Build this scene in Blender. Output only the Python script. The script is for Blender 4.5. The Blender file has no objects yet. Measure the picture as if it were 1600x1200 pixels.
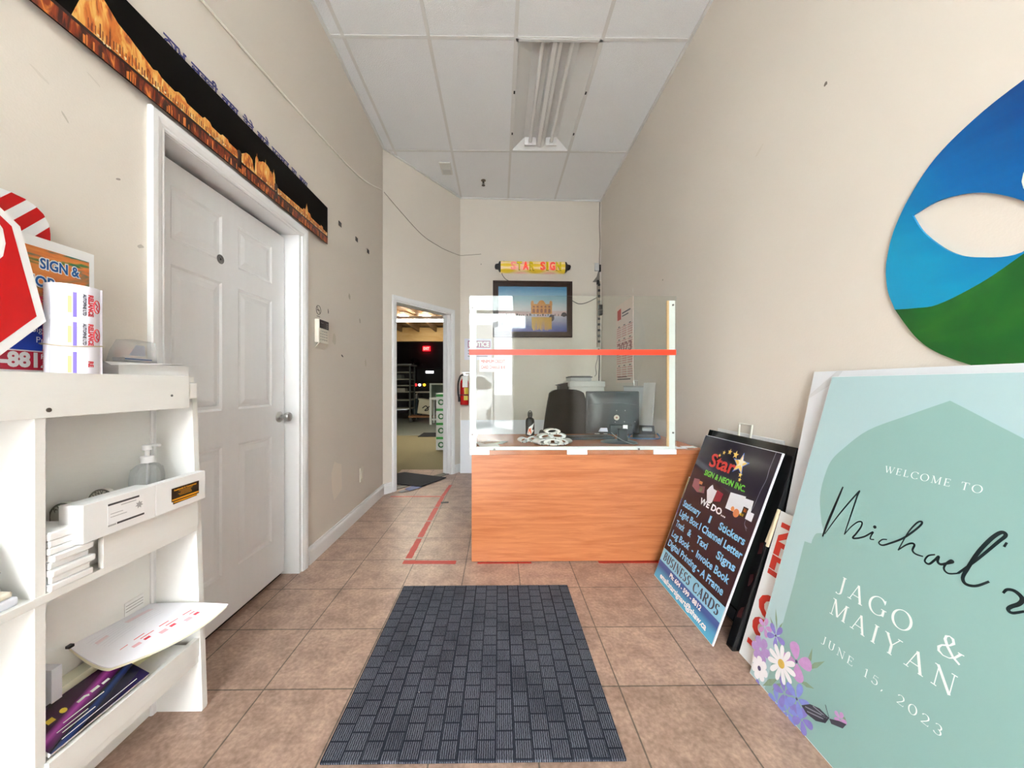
import bpy, bmesh, math, random
from mathutils import Vector, Matrix
random.seed(7)
C = bpy.context.scene.collection
SC = bpy.context.scene

# ------------------------------------------------------------------ camera
cam = bpy.data.cameras.new('camera'); cam_ob = bpy.data.objects.new('camera', cam); C.objects.link(cam_ob)
cam.sensor_width = 36; cam.lens = 561.0 * 36 / 1600
cam.shift_x = 13.5 / 1600; cam.shift_y = 2 / 1600
cam.clip_start = 0.02
cam_ob.location = (0, 0, 1.105)
cam_ob.rotation_euler = (math.pi / 2, 0, -math.radians(0.66))
SC.camera = cam_ob

# ------------------------------------------------------------------ sky and exposure
SC.view_settings.view_transform = 'Standard'
SC.view_settings.look = 'None'
SC.view_settings.gamma = 1
SC.view_settings.use_curve_mapping = False
SC.view_settings.exposure = 2.22
W = bpy.data.worlds.new('sky'); SC.world = W; W.use_nodes = True
W.node_tree.nodes['Background'].inputs[0].default_value = (0.93, 0.96, 1.0, 1)
W.node_tree.nodes['Background'].inputs[1].default_value = 7.0


# ------------------------------------------------------------------ materials
def lin(c):
    def f(v):
        v /= 255.0
        return v / 12.92 if v <= 0.04045 else ((v + 0.055) / 1.055) ** 2.4
    return (f(c[0]), f(c[1]), f(c[2]), 1)


def nd(t, kind, **kw):
    n = t.nodes.new('ShaderNode' + kind)
    for k, v in kw.items():
        setattr(n, k, v)
    return n


MATS = {}


def mat(name, rgb, rough=0.5, metal=0.0, spec=0.5, noise=None, bump=None, coat=0.0, emit=None, stretch=(1, 1, 1)):
    """noise=(scale, amount) varies the colour, bump=(scale, strength) the surface; both in object space"""
    if name in MATS:
        return MATS[name]
    m = bpy.data.materials.new(name); m.use_nodes = True
    t = m.node_tree; b = t.nodes['Principled BSDF']
    b.inputs['Base Color'].default_value = lin(rgb)
    b.inputs['Roughness'].default_value = rough
    b.inputs['Metallic'].default_value = metal
    b.inputs['Specular IOR Level'].default_value = spec
    b.inputs['Coat Weight'].default_value = coat
    if noise or bump:
        tc = nd(t, 'TexCoord'); mp = nd(t, 'Mapping'); mp.inputs['Scale'].default_value = stretch
        t.links.new(tc.outputs['Object'], mp.inputs['Vector'])
    if noise:
        nz = nd(t, 'TexNoise'); nz.inputs['Scale'].default_value = noise[0]; nz.inputs['Detail'].default_value = 5
        t.links.new(mp.outputs[0], nz.inputs['Vector'])
        mx = nd(t, 'MixRGB', blend_type='MIX')
        c = lin(rgb); a = noise[1]
        mx.inputs[1].default_value = tuple(max(0, v * (1 - a)) for v in c[:3]) + (1,)
        mx.inputs[2].default_value = tuple(min(1, v * (1 + a)) for v in c[:3]) + (1,)
        t.links.new(nz.outputs['Fac'], mx.inputs[0])
        t.links.new(mx.outputs[0], b.inputs['Base Color'])
    if bump:
        n2 = nd(t, 'TexNoise'); n2.inputs['Scale'].default_value = bump[0]; n2.inputs['Detail'].default_value = 4
        t.links.new(mp.outputs[0], n2.inputs['Vector'])
        bp = nd(t, 'Bump'); bp.inputs['Strength'].default_value = bump[1]; bp.inputs['Distance'].default_value = 0.01
        t.links.new(n2.outputs['Fac'], bp.inputs['Height']); t.links.new(bp.outputs[0], b.inputs['Normal'])
    if emit:
        b.inputs['Emission Color'].default_value = lin(emit[0]); b.inputs['Emission Strength'].default_value = emit[1]
    MATS[name] = m
    return m


def ramp_mat(name, axis, stops, rough=0.4, noise=None, scale=(1, 1, 1)):
    """a printed colour gradient along a local axis: stops = [(metres, rgb)]"""
    m = bpy.data.materials.new(name); m.use_nodes = True
    t = m.node_tree; b = t.nodes['Principled BSDF']; b.inputs['Roughness'].default_value = rough
    tc = nd(t, 'TexCoord'); sp = nd(t, 'SeparateXYZ'); t.links.new(tc.outputs['Object'], sp.inputs[0])
    lo, hi = stops[0][0], stops[-1][0]
    mr = nd(t, 'MapRange'); mr.inputs[1].default_value = lo; mr.inputs[2].default_value = hi
    src = sp.outputs['XYZ'.index(axis)]
    if noise:
        mp = nd(t, 'Mapping'); mp.inputs['Scale'].default_value = scale
        t.links.new(tc.outputs['Object'], mp.inputs[0])
        nz = nd(t, 'TexNoise'); nz.inputs['Scale'].default_value = noise[0]; nz.inputs['Detail'].default_value = 4
        t.links.new(mp.outputs[0], nz.inputs[0])
        ma = nd(t, 'Math', operation='MULTIPLY_ADD'); ma.inputs[1].default_value = noise[1]
        t.links.new(nz.outputs['Fac'], ma.inputs[0]); t.links.new(src, ma.inputs[2])
        src = ma.outputs[0]
    t.links.new(src, mr.inputs[0])
    cr = nd(t, 'ValToRGB'); e = cr.color_ramp.elements
    while len(e) < len(stops):
        e.new(0.5)
    for el, (p, c) in zip(e, stops):
        el.position = (p - lo) / (hi - lo); el.color = lin(c)
    t.links.new(mr.outputs[0], cr.inputs[0]); t.links.new(cr.outputs[0], b.inputs['Base Color'])
    return m


def clear_mat(name, tint=(255, 255, 255), ior=1.49, boost=1.0, rough=0.0, haze=0.0):
    """thin clear sheet: light passes straight through, the surface mirrors by its index"""
    m = bpy.data.materials.new(name); m.use_nodes = True
    t = m.node_tree; t.nodes.remove(t.nodes['Principled BSDF']); out = t.nodes['Material Output']
    tr = nd(t, 'BsdfTransparent'); tr.inputs[0].default_value = lin(tint)
    gl = nd(t, 'BsdfGlossy'); gl.inputs['Roughness'].default_value = rough
    fr = nd(t, 'Fresnel'); fr.inputs[0].default_value = ior
    ma = nd(t, 'Math', operation='MULTIPLY'); ma.inputs[1].default_value = boost; ma.use_clamp = True
    t.links.new(fr.outputs[0], ma.inputs[0])
    mx = nd(t, 'MixShader'); t.links.new(ma.outputs[0], mx.inputs[0])
    base = tr.outputs[0]
    if haze:
        df = nd(t, 'BsdfDiffuse'); df.inputs[0].default_value = (0.8, 0.8, 0.8, 1)
        m2 = nd(t, 'MixShader'); m2.inputs[0].default_value = haze
        t.links.new(tr.outputs[0], m2.inputs[1]); t.links.new(df.outputs[0], m2.inputs[2]); base = m2.outputs[0]
    t.links.new(base, mx.inputs[1]); t.links.new(gl.outputs[0], mx.inputs[2])
    t.links.new(mx.outputs[0], out.inputs[0])
    return m


def brick_nodes(t, vec, w, h, mortar, offset=0.0):
    br = nd(t, 'TexBrick'); br.offset = offset; br.offset_frequency = 2; br.squash = 1.0
    br.inputs['Scale'].default_value = 1; br.inputs['Mortar Size'].default_value = mortar
    br.inputs['Mortar Smooth'].default_value = 0.1
    br.inputs['Brick Width'].default_value = w; br.inputs['Row Height'].default_value = h
    t.links.new(vec, br.inputs['Vector'])
    return br


def tile_floor_mat():
    m = bpy.data.materials.new('ceramic tile'); m.use_nodes = True
    t = m.node_tree; b = t.nodes['Principled BSDF']
    tc = nd(t, 'TexCoord'); mp = nd(t, 'Mapping')
    mp.inputs['Location'].default_value = (0.2075 + 0.3235 * 20, -1.3135 + 0.3225 * 20, 0)
    t.links.new(tc.outputs['Object'], mp.inputs[0])
    br = brick_nodes(t, mp.outputs[0], 0.3235, 0.3225, 0.0028)
    br.inputs['Color1'].default_value = lin((198, 172, 156)); br.inputs['Color2'].default_value = lin((186, 160, 144))
    br.inputs['Mortar'].default_value = lin((118, 106, 96)); br.inputs['Bias'].default_value = 0.1
    n1 = nd(t, 'TexNoise'); n1.inputs['Scale'].default_value = 9; n1.inputs['Detail'].default_value = 8; n1.inputs['Roughness'].default_value = 0.7
    n2 = nd(t, 'TexNoise'); n2.inputs['Scale'].default_value = 70; n2.inputs['Detail'].default_value = 4
    for n in (n1, n2):
        t.links.new(tc.outputs['Object'], n.inputs[0])
    cr = nd(t, 'ValToRGB'); e = cr.color_ramp.elements
    e[0].position = 0.3; e[0].color = (0.60, 0.55, 0.53, 1); e[1].position = 0.7; e[1].color = (1.16, 1.12, 1.09, 1)
    t.links.new(n1.outputs[0], cr.inputs[0])
    c2 = nd(t, 'ValToRGB'); e = c2.color_ramp.elements
    e[0].position = 0.35; e[0].color = (0.82, 0.80, 0.78, 1); e[1].position = 0.65; e[1].color = (1.1, 1.1, 1.1, 1)
    t.links.new(n2.outputs[0], c2.inputs[0])
    m1 = nd(t, 'MixRGB', blend_type='MULTIPLY'); m1.inputs[0].default_value = 1
    m2 = nd(t, 'MixRGB', blend_type='MULTIPLY'); m2.inputs[0].default_value = 1
    t.links.new(br.outputs['Color'], m1.inputs[1]); t.links.new(cr.outputs[0], m1.inputs[2])
    t.links.new(m1.outputs[0], m2.inputs[1]); t.links.new(c2.outputs[0], m2.inputs[2])
    t.links.new(m2.outputs[0], b.inputs['Base Color'])
    b.inputs['Roughness'].default_value = 0.38; b.inputs['Specular IOR Level'].default_value = 0.45
    bp = nd(t, 'Bump'); bp.inputs['Strength'].default_value = 0.35; bp.inputs['Distance'].default_value = 0.004; bp.invert = True
    t.links.new(br.outputs['Fac'], bp.inputs['Height'])
    b2 = nd(t, 'Bump'); b2.inputs['Strength'].default_value = 0.12; b2.inputs['Distance'].default_value = 0.003
    t.links.new(n2.outputs[0], b2.inputs['Height']); t.links.new(bp.outputs[0], b2.inputs['Normal'])
    t.links.new(b2.outputs[0], b.inputs['Normal'])
    return m


def rib_mat_mat():
    m = bpy.data.materials.new('ribbed carpet mat'); m.use_nodes = True
    t = m.node_tree; b = t.nodes['Principled BSDF']
    tc = nd(t, 'TexCoord'); mp = nd(t, 'Mapping'); mp.inputs['Rotation'].default_value = (0, 0, math.pi / 2)
    mp.inputs['Location'].default_value = (7.0, 7.0, 0)
    t.links.new(tc.outputs['Object'], mp.inputs[0])
    br = brick_nodes(t, mp.outputs[0], 0.058, 0.0565, 0.003, 0.5)
    br.inputs['Color1'].default_value = (1, 1, 1, 1); br.inputs['Color2'].default_value = (0.72, 0.72, 0.72, 1)
    br.inputs['Mortar'].default_value = (0.12, 0.12, 0.12, 1)
    wv = nd(t, 'TexWave'); wv.wave_type = 'BANDS'; wv.bands_direction = 'X'
    wv.inputs['Scale'].default_value = 46; wv.inputs['Distortion'].default_value = 2.2; wv.inputs['Detail'].default_value = 2
    wv.inputs['Detail Scale'].default_value = 3
    t.links.new(tc.outputs['Object'], wv.inputs[0])
    nz = nd(t, 'TexNoise'); nz.inputs['Scale'].default_value = 5; nz.inputs['Detail'].default_value = 6
    t.links.new(tc.outputs['Object'], nz.inputs[0])
    ma = nd(t, 'Math', operation='MULTIPLY'); t.links.new(wv.outputs['Fac'], ma.inputs[0]); t.links.new(br.outputs['Color'], ma.inputs[1])
    mb = nd(t, 'Math', operation='MULTIPLY'); t.links.new(ma.outputs[0], mb.inputs[0]); t.links.new(nz.outputs['Fac'], mb.inputs[1])
    cr = nd(t, 'ValToRGB'); e = cr.color_ramp.elements
    e[0].position = 0.02; e[0].color = lin((38, 42, 52)); e[1].position = 0.40; e[1].color = lin((112, 116, 128))
    t.links.new(mb.outputs[0], cr.inputs[0])
    vo = nd(t, 'TexVoronoi'); vo.inputs['Scale'].default_value = 14; t.links.new(tc.outputs['Object'], vo.inputs[0])
    lt = nd(t, 'Math', operation='LESS_THAN'); lt.inputs[1].default_value = 0.030; t.links.new(vo.outputs['Distance'], lt.inputs[0])
    mx = nd(t, 'MixRGB'); mx.inputs[2].default_value = lin((205, 203, 200))
    t.links.new(lt.outputs[0], mx.inputs[0]); t.links.new(cr.outputs[0], mx.inputs[1])
    t.links.new(mx.outputs[0], b.inputs['Base Color'])
    b.inputs['Roughness'].default_value = 0.9; b.inputs['Specular IOR Level'].default_value = 0.15
    bp = nd(t, 'Bump'); bp.inputs['Strength'].default_value = 0.6; bp.inputs['Distance'].default_value = 0.004
    t.links.new(ma.outputs[0], bp.inputs['Height']); t.links.new(bp.outputs[0], b.inputs['Normal'])
    return m


def wood_mat(name, c1, c2, grain, rough=0.35, spec=0.5):
    m = bpy.data.materials.new(name); m.use_nodes = True
    t = m.node_tree; b = t.nodes['Principled BSDF']; b.inputs['Roughness'].default_value = rough
    b.inputs['Specular IOR Level'].default_value = spec
    tc = nd(t, 'TexCoord'); mp = nd(t, 'Mapping'); mp.inputs['Scale'].default_value = grain
    t.links.new(tc.outputs['Object'], mp.inputs[0])
    nz = nd(t, 'TexNoise'); nz.inputs['Scale'].default_value = 1; nz.inputs['Detail'].default_value = 9
    nz.inputs['Roughness'].default_value = 0.62; nz.inputs['Distortion'].default_value = 0.6
    t.links.new(mp.outputs[0], nz.inputs[0])
    cr = nd(t, 'ValToRGB'); e = cr.color_ramp.elements
    e[0].position = 0.3; e[0].color = lin(c1); e[1].position = 0.68; e[1].color = lin(c2)
    t.links.new(nz.outputs[0], cr.inputs[0]); t.links.new(cr.outputs[0], b.inputs['Base Color'])
    return m


def fabric_blotch_mat(name, cols, scale, stretch=(1, 1, 1), rough=0.4):
    """a printed blotchy pattern of several colours"""
    m = bpy.data.materials.new(name); m.use_nodes = True
    t = m.node_tree; b = t.nodes['Principled BSDF']; b.inputs['Roughness'].default_value = rough
    tc = nd(t, 'TexCoord'); mp = nd(t, 'Mapping'); mp.inputs['Scale'].default_value = stretch
    t.links.new(tc.outputs['Object'], mp.inputs[0])
    nz = nd(t, 'TexNoise'); nz.inputs['Scale'].default_value = scale; nz.inputs['Detail'].default_value = 4
    nz.inputs['Distortion'].default_value = 1.0
    t.links.new(mp.outputs[0], nz.inputs[0])
    cr = nd(t, 'ValToRGB'); cr.color_ramp.interpolation = 'EASE'; e = cr.color_ramp.elements
    while len(e) < len(cols):
        e.new(0.5)
    for i, (el, c) in enumerate(zip(e, cols)):
        el.position = 0.28 + 0.44 * i / (len(cols) - 1); el.color = lin(c)
    t.links.new(nz.outputs[0], cr.inputs[0]); t.links.new(cr.outputs[0], b.inputs['Base Color'])
    return m


def grid_print_mat(name, paper, ink, sx, sy, line=0.12):
    """paper with fine printed rules"""
    m = bpy.data.materials.new(name); m.use_nodes = True
    t = m.node_tree; b = t.nodes['Principled BSDF']; b.inputs['Roughness'].default_value = 0.6
    tc = nd(t, 'TexCoord')
    br = brick_nodes(t, tc.outputs['Object'], sx, sy, line * min(sx, sy))
    br.inputs['Color1'].default_value = lin(paper); br.inputs['Color2'].default_value = lin(paper); br.inputs['Mortar'].default_value = lin(ink)
    t.links.new(br.outputs[0], b.inputs['Base Color'])
    return m


M_WALL = mat('wall paint', (226, 218, 207), 0.75, spec=0.25, noise=(1.3, 0.035), bump=(160, 0.06))
M_TRIM = mat('white trim paint', (238, 238, 238), 0.42, noise=(9, 0.03))
M_DOOR = mat('white door paint', (234, 235, 236), 0.42, noise=(5, 0.03), stretch=(1, 6, 1))
M_CEIL = mat('ceiling tile', (243, 246, 250), 0.9, spec=0.1, noise=(170, 0.10), bump=(170, 0.5))
M_TBAR = mat('ceiling grid metal', (226, 226, 224), 0.5)
M_WHITEWOOD = mat('white painted wood', (240, 240, 236), 0.55, noise=(14, 0.05), bump=(40, 0.10), stretch=(1, 0.25, 1))
M_WHITE = mat('white plastic', (240, 240, 240), 0.4)
M_PAPER = mat('white paper', (244, 244, 243), 0.75, spec=0.2)
M_PAPER2 = mat('greyish paper', (226, 226, 228), 0.75, spec=0.2)
M_BLACK = mat('black plastic', (22, 22, 24), 0.45)
M_BLACKGLOSS = mat('black gloss paint', (16, 17, 19), 0.14, noise=(30, 0.3))
M_STEEL = mat('brushed steel', (190, 190, 188), 0.28, metal=1.0)
M_SCREW = mat('screw metal', (120, 118, 114), 0.4, metal=0.9)
M_RED = mat('red vinyl', (205, 12, 18), 0.35)
M_TAPE = mat('red floor tape', (196, 58, 46), 0.5, noise=(60, 0.25))
M_STRIPE = mat('red band tape', (240, 66, 34), 0.4)
M_DESK = wood_mat('cherry laminate', (178, 100, 58), (208, 134, 88), (3.0, 3.0, 42.0), 0.3)
M_DESKTOP = wood_mat('cherry laminate top', (176, 102, 66), (204, 134, 96), (2.5, 40.0, 3.0), 0.25)
M_BEIGE = mat('beige plastic', (232, 226, 212), 0.45)
M_GREYPLASTIC = mat('grey plastic', (206, 207, 206), 0.5)
M_PLEXI = clear_mat('acrylic sheet', (250, 252, 250), 1.49, 0.6)
M_GLASS = clear_mat('window glass', (246, 250, 248), 1.5, 1.6)
M_CLEARPLASTIC = clear_mat('clear plastic', (250, 251, 252), 1.4, 0.6, 0.08, 0.14)
M_BAG = clear_mat('clear bag film', (248, 249, 250), 1.4, 1.2, 0.12, 0.22)
M_DKBLUE = mat('dark blue ink', (22, 30, 120), 0.45)


# ------------------------------------------------------------------ mesh helpers
class MB:
    def __init__(self):
        self.bm = bmesh.new()

    def box(self, x0, x1, y0, y1, z0, z1, bev=0.0, M=None):
        r = bmesh.ops.create_cube(self.bm, size=1)
        vs = r['verts']
        for v in vs:
            v.co = Vector(((x0 + x1) / 2 + v.co.x * (x1 - x0), (y0 + y1) / 2 + v.co.y * (y1 - y0), (z0 + z1) / 2 + v.co.z * (z1 - z0)))
        if bev:
            es = list({e for v in vs for e in v.link_edges})
            r2 = bmesh.ops.bevel(self.bm, geom=es, offset=bev, segments=2, profile=0.5, affect='EDGES')
            vs = list({v for f in r2['faces'] for v in f.verts} | {v for v in vs if v.is_valid})
        if M is not None:
            for v in vs:
                v.co = M @ v.co
        return self

    def prism(self, pts, z0, z1, M=None):
        """polygon in local XY extruded along local z"""
        a = [self.bm.verts.new((p[0], p[1], z0)) for p in pts]
        b = [self.bm.verts.new((p[0], p[1], z1)) for p in pts]
        n = len(pts)
        area = sum(pts[i][0] * pts[(i + 1) % n][1] - pts[(i + 1) % n][0] * pts[i][1] for i in range(n))
        flip = (area < 0) != (z1 < z0)
        fs = []
        for loop, up in ((a, flip), (b, not flip)):
            fs.append(self.bm.faces.new(loop if up else loop[::-1]))
        for i in range(n):
            q = [a[i], a[(i + 1) % n], b[(i + 1) % n], b[i]]
            fs.append(self.bm.faces.new(q if not flip else q[::-1]))
        if n > 4:
            fs[0].normal_update(); fs[1].normal_update()
            bmesh.ops.triangulate(self.bm, faces=fs[:2], ngon_method='EAR_CLIP')
        if M is not None:
            for v in a + b:
                v.co = M @ v.co
        return self

    def flat(self, pts, z, M=None):
        vs = [self.bm.verts.new((p[0], p[1], z)) for p in pts]
        n = len(pts)
        area = sum(pts[i][0] * pts[(i + 1) % n][1] - pts[(i + 1) % n][0] * pts[i][1] for i in range(n))
        f = self.bm.faces.new(vs if area > 0 else vs[::-1])
        f.normal_update()
        if n > 4:
            bmesh.ops.triangulate(self.bm, faces=[f], ngon_method='EAR_CLIP')
        if M is not None:
            for v in vs:
                v.co = M @ v.co
        return self

    def cyl(self, p0, p1, r0, r1=None, seg=16, caps=True):
        r1 = r0 if r1 is None else r1
        p0 = Vector(p0); p1 = Vector(p1); d = (p1 - p0).normalized()
        u = d.orthogonal().normalized(); w = d.cross(u)
        A = []; B = []
        for i in range(seg):
            a = 2 * math.pi * i / seg
            o = u * math.cos(a) + w * math.sin(a)
            A.append(self.bm.verts.new(p0 + o * r0)); B.append(self.bm.verts.new(p1 + o * r1))
        for i in range(seg):
            self.bm.faces.new((A[i], A[(i + 1) % seg], B[(i + 1) % seg], B[i]))
        if caps:
            self.bm.faces.new(A[::-1]); self.bm.faces.new(B)
        return self

    def tube(self, pts, r, seg=8, closed=False):
        pts = [Vector(p) for p in pts]; n = len(pts); rings = []
        u = None
        for i, p in enumerate(pts):
            if closed:
                d = (pts[(i + 1) % n] - pts[i - 1]).normalized()
            else:
                d = (pts[min(i + 1, n - 1)] - pts[max(i - 1, 0)]).normalized()
            if u is None:
                u = d.orthogonal().normalized()
            else:
                u = (u - d * u.dot(d))
                u = u.normalized() if u.length > 1e-6 else d.orthogonal().normalized()
            w = d.cross(u)
            rr = r[i] if isinstance(r, (list, tuple)) else r
            rings.append([self.bm.verts.new(p + (u * math.cos(2 * math.pi * k / seg) + w * math.sin(2 * math.pi * k / seg)) * rr) for k in range(seg)])
        for i in range(n if closed else n - 1):
            a, b = rings[i], rings[(i + 1) % n]
            for k in range(seg):
                self.bm.faces.new((a[k], a[(k + 1) % seg], b[(k + 1) % seg], b[k]))
        if not closed:
            self.bm.faces.new(rings[0][::-1]); self.bm.faces.new(rings[-1])
        return self

    def lathe(self, prof, origin=(0, 0, 0), seg=28, M=None):
        rings = []; o = Vector(origin); new = []
        for r, z in prof:
            if r < 1e-6:
                v = self.bm.verts.new(o + Vector((0, 0, z))); rings.append([v]); new.append(v)
            else:
                ring = [self.bm.verts.new(o + Vector((r * math.cos(2 * math.pi * k / seg), r * math.sin(2 * math.pi * k / seg), z))) for k in range(seg)]
                rings.append(ring); new += ring
        for a, b in zip(rings, rings[1:]):
            for k in range(seg):
                k2 = (k + 1) % seg
                q = []
                for v in (a[k % len(a)], a[k2 % len(a)], b[k2 % len(b)], b[k % len(b)]):
                    if v not in q:
                        q.append(v)
                if len(q) > 2:
                    self.bm.faces.new(q)
        if M is not None:
            for v in new:
                v.co = M @ v.co
        return self

    def grid(self, f, nu, nv):
        g = [[self.bm.verts.new(f(i / nu, j / nv)) for j in range(nv + 1)] for i in range(nu + 1)]
        for i in range(nu):
            for j in range(nv):
                self.bm.faces.new((g[i][j], g[i + 1][j], g[i + 1][j + 1], g[i][j + 1]))
        return self

    def stroke(self, pts, w, z, th=0.0):
        """a flat ribbon of width w (number or list) along 2D points"""
        n = len(pts)
        L = []; R = []
        for i in range(n):
            a = pts[max(i - 1, 0)]; b = pts[min(i + 1, n - 1)]
            d = Vector((b[0] - a[0], b[1] - a[1])); d = d.normalized() if d.length > 1e-9 else Vector((1, 0))
            ww = (w[i] if isinstance(w, (list, tuple)) else w) / 2
            L.append(self.bm.verts.new((pts[i][0] - d.y * ww, pts[i][1] + d.x * ww, z)))
            R.append(self.bm.verts.new((pts[i][0] + d.y * ww, pts[i][1] - d.x * ww, z)))
        for i in range(n - 1):
            self.bm.faces.new((L[i], R[i], R[i + 1], L[i + 1]))
        return self

    def text(self, s, x, y, h, z, width=None, bold=0.0, align='L', rot=0.0, outline=False, M=None, shear=0.0, fill=True):
        """lettering in the local XY plane: (x, y) baseline start, h capital height"""
        def get(fill):
            cu = bpy.data.curves.new('t', 'FONT'); cu.body = s; cu.size = 1.0; cu.resolution_u = 3; cu.shear = shear
            if not fill:
                cu.fill_mode = 'NONE'; cu.bevel_depth = bold / h * CAP; cu.bevel_resolution = 0 if not outline else 1
            ob = bpy.data.objects.new('t', cu)
            me = bpy.data.meshes.new_from_object(ob)
            bpy.data.objects.remove(ob); bpy.data.curves.remove(cu)
            return me
        parts = []
        if not outline and fill:
            parts.append((get(True), 0.0))
        if bold:
            parts.append((get(False), 1.0))
        xs = [v.co.x for v in parts[0][0].vertices]
        if not xs:
            return self
        x0, x1 = min(xs), max(xs)
        k = h / CAP
        kx = k if width is None else width / (x1 - x0)
        wid = (x1 - x0) * kx
        dx = {'L': 0, 'C': -wid / 2, 'R': -wid}[align]
        cr, sr = math.cos(rot), math.sin(rot)
        for me, lift in parts:
            b2 = bmesh.new(); b2.from_mesh(me)
            mp = {}
            for v in b2.verts:
                lx = (v.co.x - x0) * kx + dx; ly = v.co.y * k
                lz = v.co.z * k if outline else lift * (0.0001 + v.co.z * k * 0.05)
                p = Vector((x + lx * cr - ly * sr, y + lx * sr + ly * cr, z + lz))
                mp[v] = self.bm.verts.new(M @ p if M is not None else p)
            for f in b2.faces:
                try:
                    self.bm.faces.new([mp[v] for v in f.verts])
                except ValueError:
                    pass
            b2.free(); bpy.data.meshes.remove(me)
        return self

    def xf(self, M):
        for v in self.bm.verts:
            v.co = M @ v.co
        return self

    def build(self, name, material, parent=None, smooth=False, recalc=True):
        if recalc:
            bmesh.ops.recalc_face_normals(self.bm, faces=self.bm.faces)
        me = bpy.data.meshes.new(name); self.bm.to_mesh(me); self.bm.free()
        if smooth:
            for p in me.polygons:
                p.use_smooth = True
            try:
                me.set_sharp_from_angle(angle=math.radians(38))
            except Exception:
                pass
        ms = material if isinstance(material, (list, tuple)) else [material]
        for m_ in ms:
            me.materials.append(m_)
        o = bpy.data.objects.new(name, me); C.objects.link(o)
        if parent is not None:
            o.parent = parent
        return o


def cap_height():
    cu = bpy.data.curves.new('t', 'FONT'); cu.body = 'H'; cu.size = 1.0
    ob = bpy.data.objects.new('t', cu); me = bpy.data.meshes.new_from_object(ob)
    h = max(v.co.y for v in me.vertices)
    bpy.data.objects.remove(ob); bpy.data.curves.remove(cu); bpy.data.meshes.remove(me)
    return h


CAP = cap_height()


def tag(o, label, cat=None, group=None, kind=None):
    if label:
        o['label'] = label
    if cat:
        o['category'] = cat
    if group:
        o['group'] = group
    if kind:
        o['kind'] = kind
    return o


def thing(name, label, cat, M=None, group=None):
    o = bpy.data.objects.new(name, None); C.objects.link(o)
    o.empty_display_size = 0.05
    if M is not None:
        o.matrix_world = M if isinstance(M, Matrix) else Matrix.Translation(M)
    return tag(o, label, cat, group)


def struct(name, mb, m, parent=None, smooth=False):
    o = mb.build(name, m, parent, smooth)
    if parent is None:
        o['kind'] = 'structure'
    return o


def plane_frame(origin, right, up):
    r = Vector(right).normalized(); u = Vector(up).normalized(); n = r.cross(u)
    M = Matrix.Identity(4)
    for i in range(3):
        M[i][0] = r[i]; M[i][1] = u[i]; M[i][2] = n[i]; M[i][3] = origin[i]
    return M


def lean_right(xb, xt, zt, y0, zb=0.0):
    """board leaning on the right wall, far bottom corner as origin; x runs towards the street, y up the board"""
    return plane_frame((xb, y0, zb), (0, -1, 0), (xt - xb, 0, zt - zb))


def catmull(p, n=8):
    out = []
    for i in range(len(p) - 1):
        a = p[max(i - 1, 0)]; b = p[i]; c = p[i + 1]; d = p[min(i + 2, len(p) - 1)]
        for k in range(n):
            t = k / n
            out.append(tuple(0.5 * (2 * b[j] + (c[j] - a[j]) * t + (2 * a[j] - 5 * b[j] + 4 * c[j] - d[j]) * t * t + (3 * b[j] - a[j] - 3 * c[j] + d[j]) * t ** 3) for j in range(len(b))))
    out.append(tuple(p[-1]))
    return out


def rect(x0, y0, x1, y1):
    return [(x0, y0), (x1, y0), (x1, y1), (x0, y1)]


def circle(cx, cy, r, n=20, ry=None, a0=0.0, a1=2 * math.pi):
    full = abs(a1 - a0 - 2 * math.pi) < 1e-6
    return [(cx + r * math.cos(a0 + (a1 - a0) * i / (n if full else n - 1)), cy + (ry or r) * math.sin(a0 + (a1 - a0) * i / (n if full else n - 1))) for i in range(n)]


def star(cx, cy, r, r2=None, n=5, rot=math.pi / 2):
    r2 = r2 or r * 0.42
    return [(cx + (r if i % 2 == 0 else r2) * math.cos(rot + math.pi * i / n), cy + (r if i % 2 == 0 else r2) * math.sin(rot + math.pi * i / n)) for i in range(2 * n)]


# serif lettering drawn with a broad nib: glyph = (advance, strokes); stroke = points or ('s', points) for a serif bar
def arc(cx, cy, rx, ry, a, b, n=18):
    return [(cx + rx * math.cos(math.radians(a + (b - a) * i / n)), cy + ry * math.sin(math.radians(a + (b - a) * i / n))) for i in range(n + 1)]


def sf(x, y, w=0.2):
    return ('s', [(x - w / 2, y), (x + w / 2, y)])


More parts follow.
